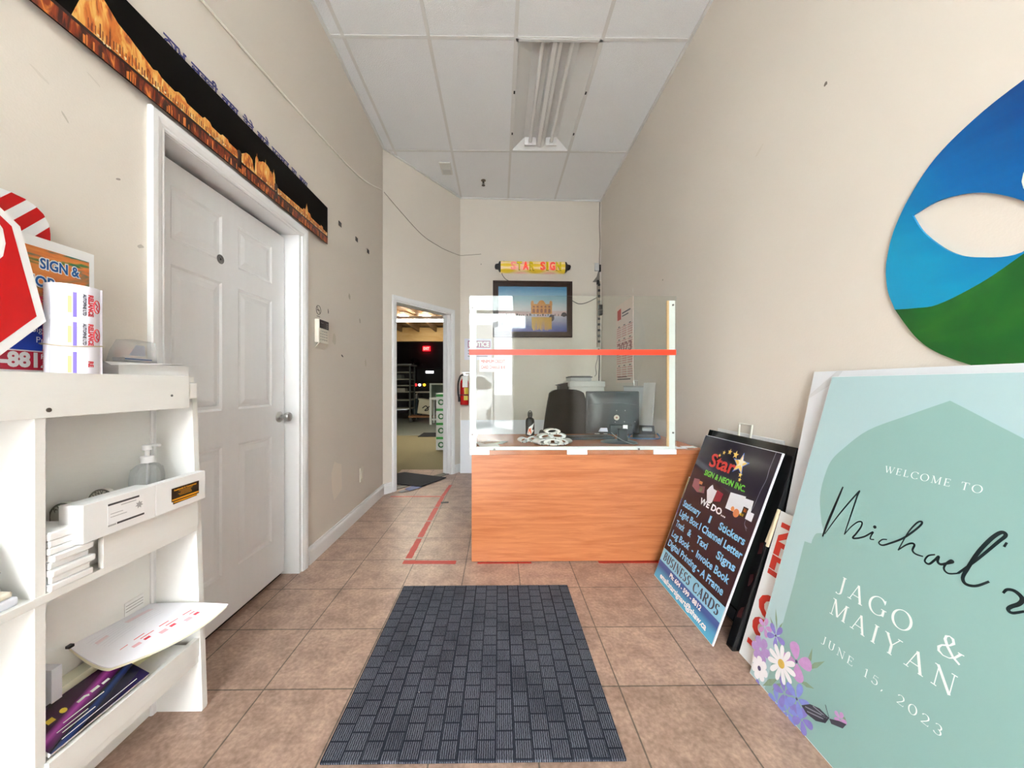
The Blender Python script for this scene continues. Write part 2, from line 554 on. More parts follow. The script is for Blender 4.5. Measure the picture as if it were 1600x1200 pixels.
GLY = {
    'I': (0.36, [[(0.18, 0), (0.18, 1)], sf(0.18, 0.02), sf(0.18, 0.98)]),
    'L': (0.62, [[(0.16, 0), (0.16, 1)], sf(0.16, 0.98), ('s', [(0.06, 0.02), (0.56, 0.02)]), ('s', [(0.55, 0), (0.56, 0.22)])]),
    'E': (0.66, [[(0.16, 0), (0.16, 1)], ('s', [(0.06, 0.02), (0.58, 0.02)]), ('s', [(0.06, 0.98), (0.55, 0.98)]), ('s', [(0.16, 0.52), (0.44, 0.52)]), ('s', [(0.57, 0), (0.58, 0.2)]), ('s', [(0.54, 1), (0.55, 0.82)]), ('s', [(0.44, 0.43), (0.44, 0.61)])]),
    'T': (0.72, [[(0.36, 0), (0.36, 1)], sf(0.36, 0.02), ('s', [(0.06, 0.98), (0.66, 0.98)]), ('s', [(0.06, 1), (0.05, 0.78)]), ('s', [(0.66, 1), (0.67, 0.78)])]),
    'J': (0.46, [[(0.3, 1), (0.3, 0.1)] + arc(0.14, 0.06, 0.16, 0.2, 10, -130, 10), sf(0.3, 0.98)]),
    'U': (0.78, [[(0.18, 1), (0.18, 0.3)] + arc(0.4, 0.3, 0.22, 0.3, 180, 360, 14) + [(0.62, 0.3), (0.62, 1)], sf(0.18, 0.98), sf(0.62, 0.98)]),
    'N': (0.86, [('s', [(0.18, 0), (0.18, 1)]), [(0.14, 1), (0.7, 0)], ('s', [(0.7, 0), (0.7, 1)]), sf(0.16, 0.02), sf(0.12, 0.98, 0.16), sf(0.7, 0.98)]),
    'M': (1.0, [('s', [(0.16, 0), (0.18, 1)]), [(0.18, 1), (0.5, 0.04)], ('s', [(0.5, 0.04), (0.82, 1)]), [(0.82, 1), (0.84, 0)], sf(0.16, 0.02), sf(0.84, 0.02), sf(0.12, 0.98, 0.14), sf(0.88, 0.98, 0.14)]),
    'A': (0.8, [('s', [(0.12, 0), (0.4, 1)]), [(0.4, 1), (0.68, 0)], ('s', [(0.22, 0.33), (0.58, 0.33)]), sf(0.12, 0.02), sf(0.68, 0.02)]),
    'Y': (0.76, [[(0.1, 1), (0.38, 0.48)], ('s', [(0.66, 1), (0.38, 0.48)]), [(0.38, 0.5), (0.38, 0)], sf(0.38, 0.02), sf(0.1, 0.98), sf(0.66, 0.98)]),
    'W': (1.12, [[(0.08, 1), (0.34, 0)], ('s', [(0.34, 0), (0.56, 1)]), [(0.5, 1), (0.78, 0)], ('s', [(0.78, 0), (1.04, 1)]), sf(0.1, 0.98), sf(0.54, 0.98), sf(1.02, 0.98)]),
    'O': (0.9, [arc(0.45, 0.5, 0.37, 0.5, 90, 450, 30)]),
    'C': (0.8, [arc(0.45, 0.5, 0.37, 0.5, 40, 320, 24), ('s', [(0.73, 0.98), (0.73, 0.74)]), ('s', [(0.73, 0.02), (0.73, 0.2)])]),
    'G': (0.86, [arc(0.45, 0.5, 0.37, 0.5, 40, 330, 24), [(0.74, 0.42), (0.74, 0.08)], sf(0.74, 0.43, 0.24), ('s', [(0.73, 0.98), (0.73, 0.74)])]),
    'S': (0.6, [arc(0.3, 0.745, 0.2, 0.245, 30, 260, 14) + arc(0.3, 0.26, 0.22, 0.25, 80, -150, 14)]),
    'R': (0.78, [[(0.16, 0), (0.16, 1)], sf(0.16, 0.02), ('s', [(0.06, 0.98), (0.36, 0.98)]), arc(0.36, 0.75, 0.22, 0.24, 90, -90, 14), ('s', [(0.16, 0.5), (0.36, 0.5)]), [(0.36, 0.5), (0.66, 0.02)], sf(0.68, 0.02, 0.14)]),
    'B': (0.7, [[(0.16, 0), (0.16, 1)], ('s', [(0.06, 0.98), (0.34, 0.98)]), ('s', [(0.06, 0.02), (0.36, 0.02)]), ('s', [(0.16, 0.52), (0.36, 0.52)]), arc(0.34, 0.75, 0.2, 0.23, 90, -90, 14), arc(0.36, 0.27, 0.24, 0.25, 90, -90, 14)]),
    'D': (0.84, [[(0.16, 0), (0.16, 1)], ('s', [(0.06, 0.98), (0.36, 0.98)]), ('s', [(0.06, 0.02), (0.36, 0.02)]), arc(0.36, 0.5, 0.38, 0.48, 90, -90, 20)]),
    '&': (0.9, [[(0.8, 0.5), (0.66, 0.2), (0.5, 0.04), (0.3, 0.0), (0.13, 0.1), (0.1, 0.26), (0.18, 0.42), (0.42, 0.6), (0.52, 0.78), (0.46, 0.95), (0.34, 1.0), (0.24, 0.92), (0.23, 0.76), (0.36, 0.5), (0.6, 0.18), (0.84, 0.02)], sf(0.8, 0.5, 0.2)]),
    '1': (0.5, [[(0.26, 0), (0.26, 1)], sf(0.26, 0.02, 0.26), ('s', [(0.1, 0.84), (0.26, 1)])]),
    '5': (0.62, [('s', [(0.18, 0.98), (0.54, 0.98)]), ('s', [(0.2, 1), (0.16, 0.55)]), arc(0.3, 0.32, 0.24, 0.32, 125, -150, 20)]),
    '2': (0.64, [arc(0.3, 0.72, 0.22, 0.28, 165, -20, 14) + [(0.4, 0.42), (0.1, 0.02)], ('s', [(0.08, 0.03), (0.56, 0.03)]), ('s', [(0.56, 0), (0.58, 0.16)])]),
    '0': (0.7, [arc(0.35, 0.5, 0.27, 0.5, 90, 450, 28)]),
    '3': (0.62, [arc(0.28, 0.75, 0.2, 0.25, 150, -80, 14), arc(0.28, 0.27, 0.24, 0.27, 85, -150, 16)]),
    ',': (0.34, [[(0.16, 0.1), (0.18, 0.02), (0.1, -0.16)]]),
    ' ': (0.5, []),
}


def serif(mb, s, x, y, h, z, width=None, thick=0.13, thin=0.045, gap=0.1, align='L'):
    adv = sum(GLY[c][0] + gap for c in s) - gap
    kx = h if width is None else width / adv
    cx = x - (adv * kx / 2 if align == 'C' else 0)
    for c in s:
        a, strokes = GLY[c]
        for st in strokes:
            if isinstance(st, tuple):
                pts = [(cx + px * kx, y + py * h) for px, py in st[1]]
                mb.stroke(pts, thin * h, z)
            else:
                pts = [(cx + px * kx, y + py * h) for px, py in st]
                ws = []
                for i in range(len(pts)):
                    p = pts[max(i - 1, 0)]; q = pts[min(i + 1, len(pts) - 1)]
                    th = math.atan2(q[1] - p[1], q[0] - p[0])
                    ws.append(h * max(thin, thick * abs(math.sin(th - math.radians(12)))))
                mb.stroke(pts, ws, z + 0.00004)
        cx += (a + gap) * kx
    return mb


# ================================================================== THE ROOM
XL, XR, HC = -1.175, 1.328, 3.5
YC = 3.639                                   # left wall meets the slanted wall
A0 = Vector((XL, YC, 0)); B0 = Vector((-0.4996, 4.598, 0))
YB = 4.64
SL = (B0 - A0).length
FR_ANG = plane_frame(A0, B0 - A0, (0, 0, 1))            # x along the slanted wall, y up, z into the shop
FR_BACK = plane_frame((B0.x, 4.598, 0), Vector((XR - B0.x, 0.055, 0)), (0, 0, 1))


def back_pt(x):                              # y of the back wall face at x
    return 4.598 + (x - B0.x) * 0.055 / (XR - B0.x)


# floor
mb = MB(); mb.box(XL - 0.1, XR + 0.1, -2.3, 4.72, -0.06, 0.0)
mb.bm.verts.ensure_lookup_table()
struct('floor', mb, tile_floor_mat())

# left wall with the door opening
mb = MB()
D0, D1, DH = 1.262, 2.120, 2.0
mb.box(XL - 0.13, XL, -2.3, D0, 0, HC); mb.box(XL - 0.13, XL, D0, D1 + 0.028, DH, HC)
mb.prism([(XL, D1 + 0.028), (XL, YC), (XL - 0.13, YC + 0.07), (XL - 0.13, D1 + 0.028)], 0, HC)
wall_left = struct('wall_left', mb, M_WALL)
# slanted wall with a doorway
S0, S1, SH = 0.165, 1.005, 1.99
mb = MB()
mb.box(0, S0, 0, HC, -0.12, 0); mb.box(S0, S1, SH, HC, -0.12, 0); mb.box(S1, SL, 0, HC, -0.12, 0)
wall_ang = struct('wall_slanted', mb.xf(FR_ANG), M_WALL)
# back wall
BL = Vector((XR - B0.x, 0.055, 0)).length
mb = MB(); mb.box(-0.02, BL + 0.1, 0, HC, -0.1, 0)
wall_back = struct('wall_back', mb.xf(FR_BACK), M_WALL)
mb = MB(); mb.box(XR, XR + 0.1, -2.3, 4.75, 0, HC)
wall_right = struct('wall_right', mb, M_WALL)

# ceiling tiles round the light
CX = [-1.07, -0.485, 0.115, 0.715]; CY = [-2.345 + 1.19, 0.055, 1.265, 2.475, 3.675]
mb = MB()
FX0, FX1, FY0, FY1 = 0.115, 0.715, 2.475, 3.675
mb.box(XL - 0.1, FX0, -2.3, 4.8, HC, HC + 0.05); mb.box(FX1, XR + 0.1, -2.3, 4.8, HC, HC + 0.05)
mb.box(FX0, FX1, -2.3, FY0, HC, HC + 0.05); mb.box(FX0, FX1, FY1, 4.8, HC, HC + 0.05)
ceiling = struct('ceiling', mb, M_CEIL)
mb = MB()
for x in CX:
    mb.box(x - 0.012, x + 0.012, -2.2, 4.75 if x > -0.6 else 3.75, HC - 0.004, HC + 0.001)
for y in CY:
    mb.box(XL, XR, y - 0.012, y + 0.012, HC - 0.0035, HC + 0.001)
mb.box(XR - 0.02, XR, -2.2, 4.66, HC - 0.01, HC); mb.box(XL, XL + 0.02, -2.2, YC, HC - 0.01, HC)
o = mb.build('grid', M_TBAR, ceiling)
mb = MB(); mb.box(0, SL, HC - 0.01, HC, 0, 0.02)
mb.xf(FR_ANG); b2 = MB(); b2.box(0, BL, HC - 0.01, HC, 0, 0.02); b2.xf(FR_BACK)
for b_, nm in ((mb, 'edge_angle'), (b2, 'edge_angle')):
    b_.build(nm, M_TBAR, ceiling)

# baseboards
def baseboard(name, M, x0, x1):
    mb = MB()
    mb.prism([(0, 0), (0.014, 0), (0.014, 0.078), (0.011, 0.088), (0.006, 0.094), (0.006, 0.105), (0, 0.107)], 0, x1 - x0)
    R = Matrix(((0, 0, 1, x0), (0, 1, 0, 0), (1, 0, 0, 0), (0, 0, 0, 1)))
    mb.xf(M @ R)
    struct(name, mb, M_TRIM)


FR_LEFT = plane_frame((XL, 0, 0), (0, 1, 0), (0, 0, 1))       # x = world y, y = world z, z into the shop
FR_RIGHT = plane_frame((XR, 0, 0), (0, -1, 0), (0, 0, 1))     # x = -world y
baseboard('baseboard_left', FR_LEFT, 2.215, YC + 0.004)
baseboard('baseboard_slanted', FR_ANG, 0.004, 0.106)
baseboard('baseboard_slanted_far', FR_ANG, 1.068, SL - 0.005)
baseboard('baseboard_back', FR_BACK, 0.004, BL)
baseboard('baseboard_right', FR_RIGHT, -4.63, 2.18)


# casings: profiled trim swept round three sides
def casing(name, M, x0, x1, h, w=0.054, t=0.017):
    mb = MB()
    prof = [(0, 0.008), (0.006, 0.012), (0.012, 0.011), (0.018, 0.014), (w * 0.6, t), (w - 0.004, t), (w, t - 0.004), (w, 0), (0, 0)]
    for (ax, ay, dx, dy, sx, sy, L) in ((x0, 0, 0, 1, -1, 0, h), (x1, 0, 0, 1, 1, 0, h)):
        a = [mb.bm.verts.new((ax + sx * p, 0, q)) for p, q in prof]
        b = [mb.bm.verts.new((ax + sx * p, h + p, q)) for p, q in prof]
        for i in range(len(prof)):
            j = (i + 1) % len(prof)
            mb.bm.faces.new((a[i], a[j], b[j], b[i]))
        mb.bm.faces.new(a); 
    a = [mb.bm.verts.new((x0 - p, h + p, q)) for p, q in prof]
    b = [mb.bm.verts.new((x1 + p, h + p, q)) for p, q in prof]
    for i in range(len(prof)):
        j = (i + 1) % len(prof)
        mb.bm.faces.new((a[i], a[j], b[j], b[i]))
    mb.xf(M)
    return struct(name, mb, M_TRIM)


casing('trim_1', FR_LEFT, D0 + 0.004, D1 + 0.022, DH - 0.01)
mb = MB()                                                       # jamb lining of the closed door
mb.box(D0, D0 + 0.012, 0, DH, -0.1, 0.001); mb.box(D1, D1 + 0.026, 0, DH - 0.012, -0.12, 0.001); mb.box(D0, D1 + 0.026, DH - 0.012, DH - 0.001, -0.12, 0.001)
struct('trim_2', mb.xf(FR_LEFT), M_TRIM)
casing('trim_3', FR_ANG, S0, S1, SH)
mb = MB()
mb.box(S0 - 0.004, S0 + 0.008, 0, SH, -0.125, 0.001); mb.box(S1 - 0.012, S1 + 0.004, 0, SH, -0.125, 0.001); mb.box(S0, S1, SH - 0.012, SH + 0.004, -0.125, 0.001)
mb.box(S1 - 0.024, S1 - 0.012, 0, SH, -0.085, -0.05)
struct('trim_4', mb.xf(FR_ANG), M_TRIM)
mb = MB(); mb.box(S0, S1, -0.004, 0.006, -0.12, -0.02)
struct('trim_5', mb.xf(FR_ANG), mat('worn metal threshold', (96, 92, 86), 0.5, metal=0.5))


# six panel door in the left wall
def panel_door():
    t0, t1 = -0.115, -0.080                                     # recessed behind the wall face
    mb = MB()
    dw = D1 - D0 - 0.02; x0 = D0 + 0.010; z0 = 0.025; h = DH - 0.035 - z0
    mb.box(x0, x0 + dw, z0, z0 + h, t0, t1 - 0.008)
    cols = [(0.11, 0.36), (0.475, 0.735)]
    cols = [(dw * 0.135, dw * 0.44), (dw * 0.56, dw * 0.865)]
    rows = [(0.215, 0.80), (0.965, 1.545), (1.64, 1.845)]
    xs = [0] + [v for c in cols for v in c] + [dw]; zs = [0] + [v for r_ in rows for v in r_] + [h]
    for i in range(5):
        for j in range(7):
            if i % 2 == 1 and j % 2 == 1:
                continue
            mb.box(x0 + xs[i], x0 + xs[i + 1], z0 + zs[j], z0 + zs[j + 1], t1 - 0.009, t1)
    for c in cols:
        for r_ in rows:
            a, b = x0 + c[0], x0 + c[1]; p, q = z0 + r_[0], z0 + r_[1]
            lv = [(0, t1), (0.010, t1 - 0.0055), (0.022, t1 - 0.0055), (0.046, t1 - 0.0012), (0.05, t1 - 0.0012)]
            rings = []
            for d, zz in lv:
                rings.append([mb.bm.verts.new(v) for v in ((a + d, p + d, zz), (b - d, p + d, zz), (b - d, q - d, zz), (a + d, q - d, zz))])
            for r0, r1 in zip(rings, rings[1:]):
                for k in range(4):
                    mb.bm.faces.new((r0[k], r0[(k + 1) % 4], r1[(k + 1) % 4], r1[k]))
            mb.bm.faces.new(rings[-1])
    d = struct('door_1', mb.xf(FR_LEFT), M_DOOR)
    mb = MB()                                                   # knob: rose, neck, ball
    kx, kz = 1.985, 0.925
    Mk = FR_LEFT @ Matrix.Translation((kx + 0.075, kz, t1))
    mb.lathe([(0, 0), (0.031, 0), (0.031, 0.005), (0.026, 0.010), (0.012, 0.013), (0.011, 0.026), (0.018, 0.033), (0.026, 0.043), (0.0275, 0.053), (0.024, 0.062), (0.012, 0.067), (0, 0.068)], seg=24, M=Mk)
    mb.build('door_handle', M_STEEL, d, smooth=True)
    mb = MB()
    Mp = FR_LEFT @ Matrix.Translation((1.63, 1.672, t1))
    mb.lathe([(0, 0.0005), (0.021, 0.0005), (0.021, 0.0015), (0, 0.0015)], seg=28, M=Mp)
    e = mb.build('eye_sticker', mat('grey sticker print', (150, 150, 150), 0.5), d)
    e['label'] = 'round grey sticker'
    mb = MB()
    for r_ in (0.017, 0.011):
        mb.tube([Mp @ Vector((r_ * math.cos(2 * math.pi * k / 20), r_ * math.sin(2 * math.pi * k / 20), 0.0018)) for k in range(20)], 0.001, 5, closed=True)
    mb.lathe([(0, 0.0019), (0.006, 0.0019), (0.006, 0.0017)], seg=16, M=Mp)
    mb.build('ring_print', M_BLACK, e)
    for z in (0.25, 1.0, 1.75):
        mb = MB(); mb.cyl((D0 + 0.012, z - 0.045, t1 + 0.004), (D0 + 0.012, z + 0.045, t1 + 0.004), 0.006, seg=10)
        mb.box(D0 + 0.012, D0 + 0.03, z - 0.045, z + 0.045, t1, t1 + 0.002)
        mb.xf(FR_LEFT).build('hinge', M_STEEL, d, smooth=True)
    mb = MB(); mb.box(D0 - 0.1, D1 + 0.1, -0.1, DH + 0.1, -0.16, -0.131); mb.box(D0 - 0.1, D1 + 0.1, -0.1, -0.001, -0.131, -0.07)
    struct('door_light_seal', mb.xf(FR_LEFT), mat('dark light seal', (60, 58, 55), 0.9))  # unseen dark box added behind the door to stop light leaking in


panel_door()

# small marks on the left wall (paint chips and glue spots)
def wall_mark(parent, M, x, y, w, h, rgb, z=0.0006, rot=0.0, n=9):
    mb = MB(); pts = []
    for i in range(n):
        a = 2 * math.pi * i / n; k = random.uniform(0.65, 1.1)
        px, py = w / 2 * k * math.cos(a), h / 2 * k * math.sin(a)
        pts.append((x + px * math.cos(rot) - py * math.sin(rot), y + px * math.sin(rot) + py * math.cos(rot)))
    mb.flat(pts, z)
    mb.xf(M).build('mark', mat('mark %d %d %d' % rgb, rgb, 0.8), parent)


for x, y, w, h, c, r in ((2.83, 1.80, 0.045, 0.06, (190, 182, 164), 0.4), (3.04, 1.65, 0.035, 0.05, (194, 184, 168), 0.0), (3.17, 1.30, 0.03, 0.09, (206, 197, 180), 0.1),
                         (2.48, 1.61, 0.014, 0.045, (70, 62, 54), 0.1), (2.70, 1.325, 0.045, 0.014, (64, 58, 52), -0.4), (2.57, 1.43, 0.06, 0.09, (210, 203, 188), 0),
                         (2.62, 0.43, 0.2, 0.32, (236, 226, 212), 0.0), (0.985, 1.83, 0.03, 0.007, (200, 192, 178), -0.9), (0.93, 1.90, 0.05, 0.01, (216, 208, 196), -0.5),
                         (1.19, 1.56, 0.03, 0.014, (190, 182, 170), 0.3), (1.12, 1.74, 0.018, 0.006, (160, 150, 140), 0.5), (1.055, 1.99, 0.05, 0.008, (214, 206, 194), -0.4)):
    wall_mark(wall_left, FR_LEFT, x, y, w, h, c, rot=r)
for x, y, w, h, c, r in ((-1.445, 2.33, 0.018, 0.018, (120, 108, 98), 0), (-1.82, 2.30, 0.08, 0.02, (220, 211, 198), 0.5), (-2.9, 1.96, 0.02, 0.014, (120, 110, 104), 0),
                         (-3.6, 1.88, 0.05, 0.3, (220, 211, 197), 0.15), (-3.55, 2.05, 0.05, 0.07, (232, 226, 218), 0.5)):
    wall_mark(wall_right, FR_RIGHT, x, y, w, h, c, rot=r)

# three nail holes where the thin cable ends on the back wall
for x, z in ((-0.232, 2.657), (0.06, 2.70)):
    mb = MB(); mb.cyl((x, back_pt(x) - 0.004, z), (x, back_pt(x) + 0.002, z), 0.005, seg=8)
    mb.build('nail', M_BLACK, wall_back)


# ------------------------------------------------------------------ shop front behind the camera
YF = -2.2
mb = MB()
mb.box(0.30, XR + 0.1, YF - 0.12, YF, 0, 2.88)                              # solid part beside the doorway
mb.box(XL - 0.1, 0.30, YF - 0.12, YF, 2.85, 2.88)
mb.box(XL - 0.1, XR + 0.1, YF - 0.12, YF, HC - 0.12, HC + 0.05)
mb.box(XL - 0.1, -1.13, YF - 0.12, YF, 0, HC); mb.box(XR - 0.03, XR + 0.1, YF - 0.12, YF, 2.88, HC)
struct('wall_front', mb, M_WALL)
M_ALU = mat('white aluminium', (226, 228, 228), 0.35, metal=0.0)


def shop_window(n, x0, x1, z0, z1, bars=()):
    mb = MB(); f = 0.045
    mb.box(x0, x0 + f, YF - 0.1, YF, z0, z1); mb.box(x1 - f, x1, YF - 0.1, YF, z0, z1)
    mb.box(x0 + f, x1 - f, YF - 0.1, YF, z0, z0 + f); mb.box(x0 + f, x1 - f, YF - 0.1, YF, z1 - f, z1)
    for b in bars:
        mb.box(b - f / 2, b + f / 2, YF - 0.1, YF, z0 + f, z1 - f)
    w = struct('window_%d' % n, mb, M_ALU)
    mb = MB(); mb.box(x0 + f, x1 - f, YF - 0.055, YF - 0.049, z0 + f, z1 - f)
    mb.build('pane', M_GLASS, w)


shop_window(1, -1.13, XR - 0.03, 2.88, HC - 0.12, (-0.3, 0.5))
shop_window(2, -1.13, -0.72, 0.0, 2.85)
shop_window(3, -0.72, 0.30, 2.45, 2.85)
# the open glass door, hinged by the solid part and swung out to the street
dm = Matrix.Translation((0.285, YF - 0.06, 0)) @ Matrix.Rotation(math.radians(-118), 4, 'Z')
mb = MB(); DWW = 0.92
mb.box(0, 0.06, -0.022, 0.022, 0.01, 2.40); mb.box(DWW - 0.06, DWW, -0.022, 0.022, 0.01, 2.40)
mb.box(0.06, DWW - 0.06, -0.022, 0.022, 0.01, 0.26); mb.box(0.06, DWW - 0.06, -0.022, 0.022, 2.30, 2.40)
front_door = struct('door_2', mb.xf(dm), M_ALU)
mb = MB(); mb.box(0.06, DWW - 0.06, -0.004, 0.004, 0.26, 2.30); mb.xf(dm).build('pane', M_GLASS, front_door)
mb = MB(); mb.tube([(DWW - 0.03, 0.022, 0.95), (DWW - 0.03, 0.06, 0.95), (DWW - 0.03, 0.06, 1.25), (DWW - 0.03, 0.022, 1.25)], 0.011, 8)
mb.xf(dm).build('door_handle', M_STEEL, front_door, smooth=True)
mb = MB(); mb.text('139', 0.30, 2.08, 0.10, 0.0, bold=0.004)
mb.xf(dm @ Matrix(((1, 0, 0, 0), (0, 0, -1, 0.006), (0, 1, 0, 0), (0, 0, 0, 1)))).build('street_number', M_BLACK, front_door)
mb = MB(); mb.box(0.24, 0.5, 0.024, 0.06, 2.32, 2.38)
mb.tube([(0.37, 0.06, 2.35), (0.30, 0.28, 2.36), (0.02, 0.12, 2.37)], 0.008, 6)
mb.xf(dm).build('door_closer', M_ALU, front_door)

# street outside
mb = MB(); mb.box(-30, 30, -40, -5.0, -0.12, -0.08)
struct('road_outside', mb, mat('grey asphalt', (150, 150, 150), 0.85, noise=(2, 0.06)))
mb = MB(); mb.box(-30, 30, -5.0, YF - 0.12, -0.12, -0.05)
struct('ground_outside', mb, mat('pale pavement', (236, 234, 230), 0.8, noise=(2, 0.06)))
mb = MB(); mb.box(-1.4, 1.5, YF - 0.45, YF - 0.1, -0.06, 0.0)
struct('trim_6', mb, mat('concrete sill', (180, 178, 174), 0.8, noise=(12, 0.08)))
mb = MB(); mb.box(-16, 16, -34, -30, -0.08, 6.9)
far_b = struct('exterior_building', mb, mat('distant stucco', (186, 186, 186), 0.85))
for k in range(7):
    mb = MB(); mb.box(-13.5 + 4 * k, -11.5 + 4 * k, -30.02, -29.96, 0.4, 2.6)
    mb.build('pane', mat('distant glass', (150, 162, 172), 0.2), far_b)


def parked_car(M):
    t = thing('car', 'white car parked on the street outside the shop door', 'car', M)
    prof = [(-2.1, 0.35), (-2.12, 0.72), (-1.95, 0.92), (-1.1, 1.0), (-0.45, 1.42), (0.9, 1.46), (1.55, 1.05), (2.05, 0.95), (2.12, 0.6), (2.05, 0.3)]
    mb = MB(); mb.prism(prof, -0.85, 0.85)
    R = Matrix(((1, 0, 0, 0), (0, 0, -1, 0), (0, 1, 0, 0), (0, 0, 0, 1)))
    mb.xf(R)
    bmesh.ops.bevel(mb.bm, geom=[e for e in mb.bm.edges], offset=0.05, segments=2, affect='EDGES')
    mb.build('body', mat('white car paint', (236, 238, 240), 0.2, coat=0.5), t, smooth=True)
    for s in (-1, 1):
        mb = MB(); mb.prism([(-0.95, 1.02), (-0.42, 1.36), (0.2, 1.38), (0.2, 1.02)], 0.846, 0.862)
        mb.prism([(0.26, 1.02), (0.26, 1.38), (0.86, 1.4), (1.35, 1.06)], 0.846, 0.862)
        mb.xf(Matrix.Scale(s, 4, (0, 1, 0)) @ R).build('window', mat('car glass', (50, 56, 62), 0.08), t)
        for x in (-1.35, 1.3):
            mb = MB(); mb.cyl((x, s * 0.72, 0.31), (x, s * 0.88, 0.31), 0.31, seg=28)
            w = mb.build('wheel', mat('tyre rubber', (48, 48, 52), 0.7), t, smooth=True)
            mb = MB(); mb.cyl((x, s * 0.88, 0.31), (x, s * 0.89, 0.31), 0.2, seg=20); mb.build('hub_cap', mat('alloy', (150, 152, 160), 0.4, metal=0.6), w)
    return t


parked_car(Matrix.Translation((-1.35, -6.5, -0.05)))


# ------------------------------------------------------------------ ceiling fittings
def troffer():
    t = thing('fluorescent_ceiling_light', 'long recessed ceiling light with two unlit white tubes and open reflector', 'ceiling light', (0.415, 3.075, HC))
    w, l, d = 0.30, 0.60, 0.09
    mb = MB()
    ring = [[(-w, -l, 0), (w, -l, 0), (w, l, 0), (-w, l, 0)], [(-w + 0.13, -l + 0.02, d), (w - 0.13, -l + 0.02, d), (w - 0.13, l - 0.07, d), (-w + 0.13, l - 0.07, d)]]
    vv = [[mb.bm.verts.new(p) for p in r_] for r_ in ring]
    for k in range(4):
        mb.bm.faces.new((vv[0][k], vv[0][(k + 1) % 4], vv[1][(k + 1) % 4], vv[1][k]))
    mb.bm.faces.new(vv[1])
    mb.box(-w - 0.01, w + 0.01, -l - 0.01, l + 0.01, d + 0.01, d + 0.03)
    mb.build('reflector', mat('white enamel', (232, 232, 230), 0.3), t, recalc=True)
    mb = MB()
    for a, b, c_, e in ((-w, -w + 0.02, -l, l), (w - 0.02, w, -l, l), (-w, w, -l, -l + 0.02), (-w, w, l - 0.02, l)):
        mb.box(a, b, c_, e, -0.006, 0.004)
    mb.build('frame', M_TBAR, t)
    mb = MB(); mb.prism([(-0.045, d), (-0.035, 0.03), (-0.006, 0.012), (0.006, 0.012), (0.035, 0.03), (0.045, d)], -l + 0.01, l - 0.04)
    mb.xf(Matrix(((1, 0, 0, 0), (0, 0, 1, 0), (0, 1, 0, 0), (0, 0, 0, 1)))).build('ballast_cover', mat('white enamel', (232, 232, 230), 0.3), t)
    mb = MB()
    for x in (-0.004, 0.004):
        mb.box(x - 0.001, x + 0.001, -l + 0.02, l - 0.05, 0.0095, 0.0125)
    mb.build('seam', mat('seam grey', (150, 150, 150), 0.5), t)
    for x in (-0.105, 0.105):
        mb = MB(); mb.cyl((x, -l + 0.05, 0.045), (x, l - 0.09, 0.045), 0.0165, seg=16)
        tb = mb.build('tube', mat('frosted tube', (240, 240, 238), 0.25), t, smooth=True)
        for y in (-l + 0.045, l - 0.10):
            mb = MB(); mb.cyl((x, y, 0.045), (x, y + 0.015, 0.045), 0.0172, seg=16); mb.build('cap', M_STEEL, tb, smooth=True)
        for y in (l - 0.085, -l + 0.028):
            mb = MB(); mb.box(x - 0.055, x + 0.055, y, y + 0.012, 0.01, d); mb.box(x - 0.02, x + 0.02, y - 0.008, y + 0.02, 0.02, 0.07, 0.004)
            s = mb.build('socket', M_WHITE, t)
            mb = MB(); mb.box(x - 0.012, x + 0.012, y - 0.010, y - 0.008, 0.03, 0.055); mb.build('contact', mat('contact grey', (120, 118, 112), 0.5), s)
    for x, y in ((-w + 0.008, -0.15), (w - 0.008, -0.15), (-w + 0.008, 0.33), (w - 0.008, 0.33)):
        mb = MB(); mb.box(x - 0.006, x + 0.006, y - 0.012, y + 0.012, -0.012, -0.002); mb.build('clip', M_BLACK, t)
    return t


troffer()
t = thing('sprinkler_head', 'small dark sprinkler head hanging from the white ceiling', 'sprinkler', (-0.185, 4.20, HC))
mb = MB(); mb.lathe([(0, 0), (0.028, 0), (0.028, -0.004), (0.013, -0.010), (0.0, -0.010)]); mb.build('escutcheon', mat('aged brass', (128, 116, 104), 0.4, metal=0.8), t, smooth=True)
mb = MB(); mb.lathe([(0, -0.008), (0.009, -0.010), (0.010, -0.025), (0.006, -0.03), (0.004, -0.05), (0, -0.05)])
mb.tube([(-0.009, 0, -0.022), (-0.014, 0, -0.04), (0, 0, -0.056), (0.014, 0, -0.04), (0.009, 0, -0.022)], 0.0025, 6); mb.build('body', mat('dark brass', (70, 64, 60), 0.4, metal=0.7), t, smooth=True)
mb = MB(); mb.lathe([(0, -0.056), (0.02, -0.057), (0.02, -0.060), (0, -0.060)], seg=16); mb.build('deflector', mat('dark brass', (70, 64, 60), 0.4, metal=0.7), t)
t = thing('ceiling_vent', 'small pale rectangular vent grille set in the ceiling near the slanted wall', 'vent', (-0.585, 3.97, HC))
mb = MB(); mb.box(-0.06, 0.06, -0.11, 0.11, -0.010, 0.002, 0.003); mb.build('frame', mat('vent white', (222, 220, 214), 0.5), t)
mb = MB(); mb.box(-0.045, 0.045, 0.005, 0.095, -0.014, -0.009, 0.002); mb.build('cover', mat('vent grey', (204, 204, 200), 0.5), t)
mb = MB()
for k in range(6):
    mb.box(-0.045, 0.045, -0.092 + 0.015 * k, -0.086 + 0.015 * k, -0.012, -0.009)
mb.build('louver', mat('vent white', (222, 220, 214), 0.5), t)


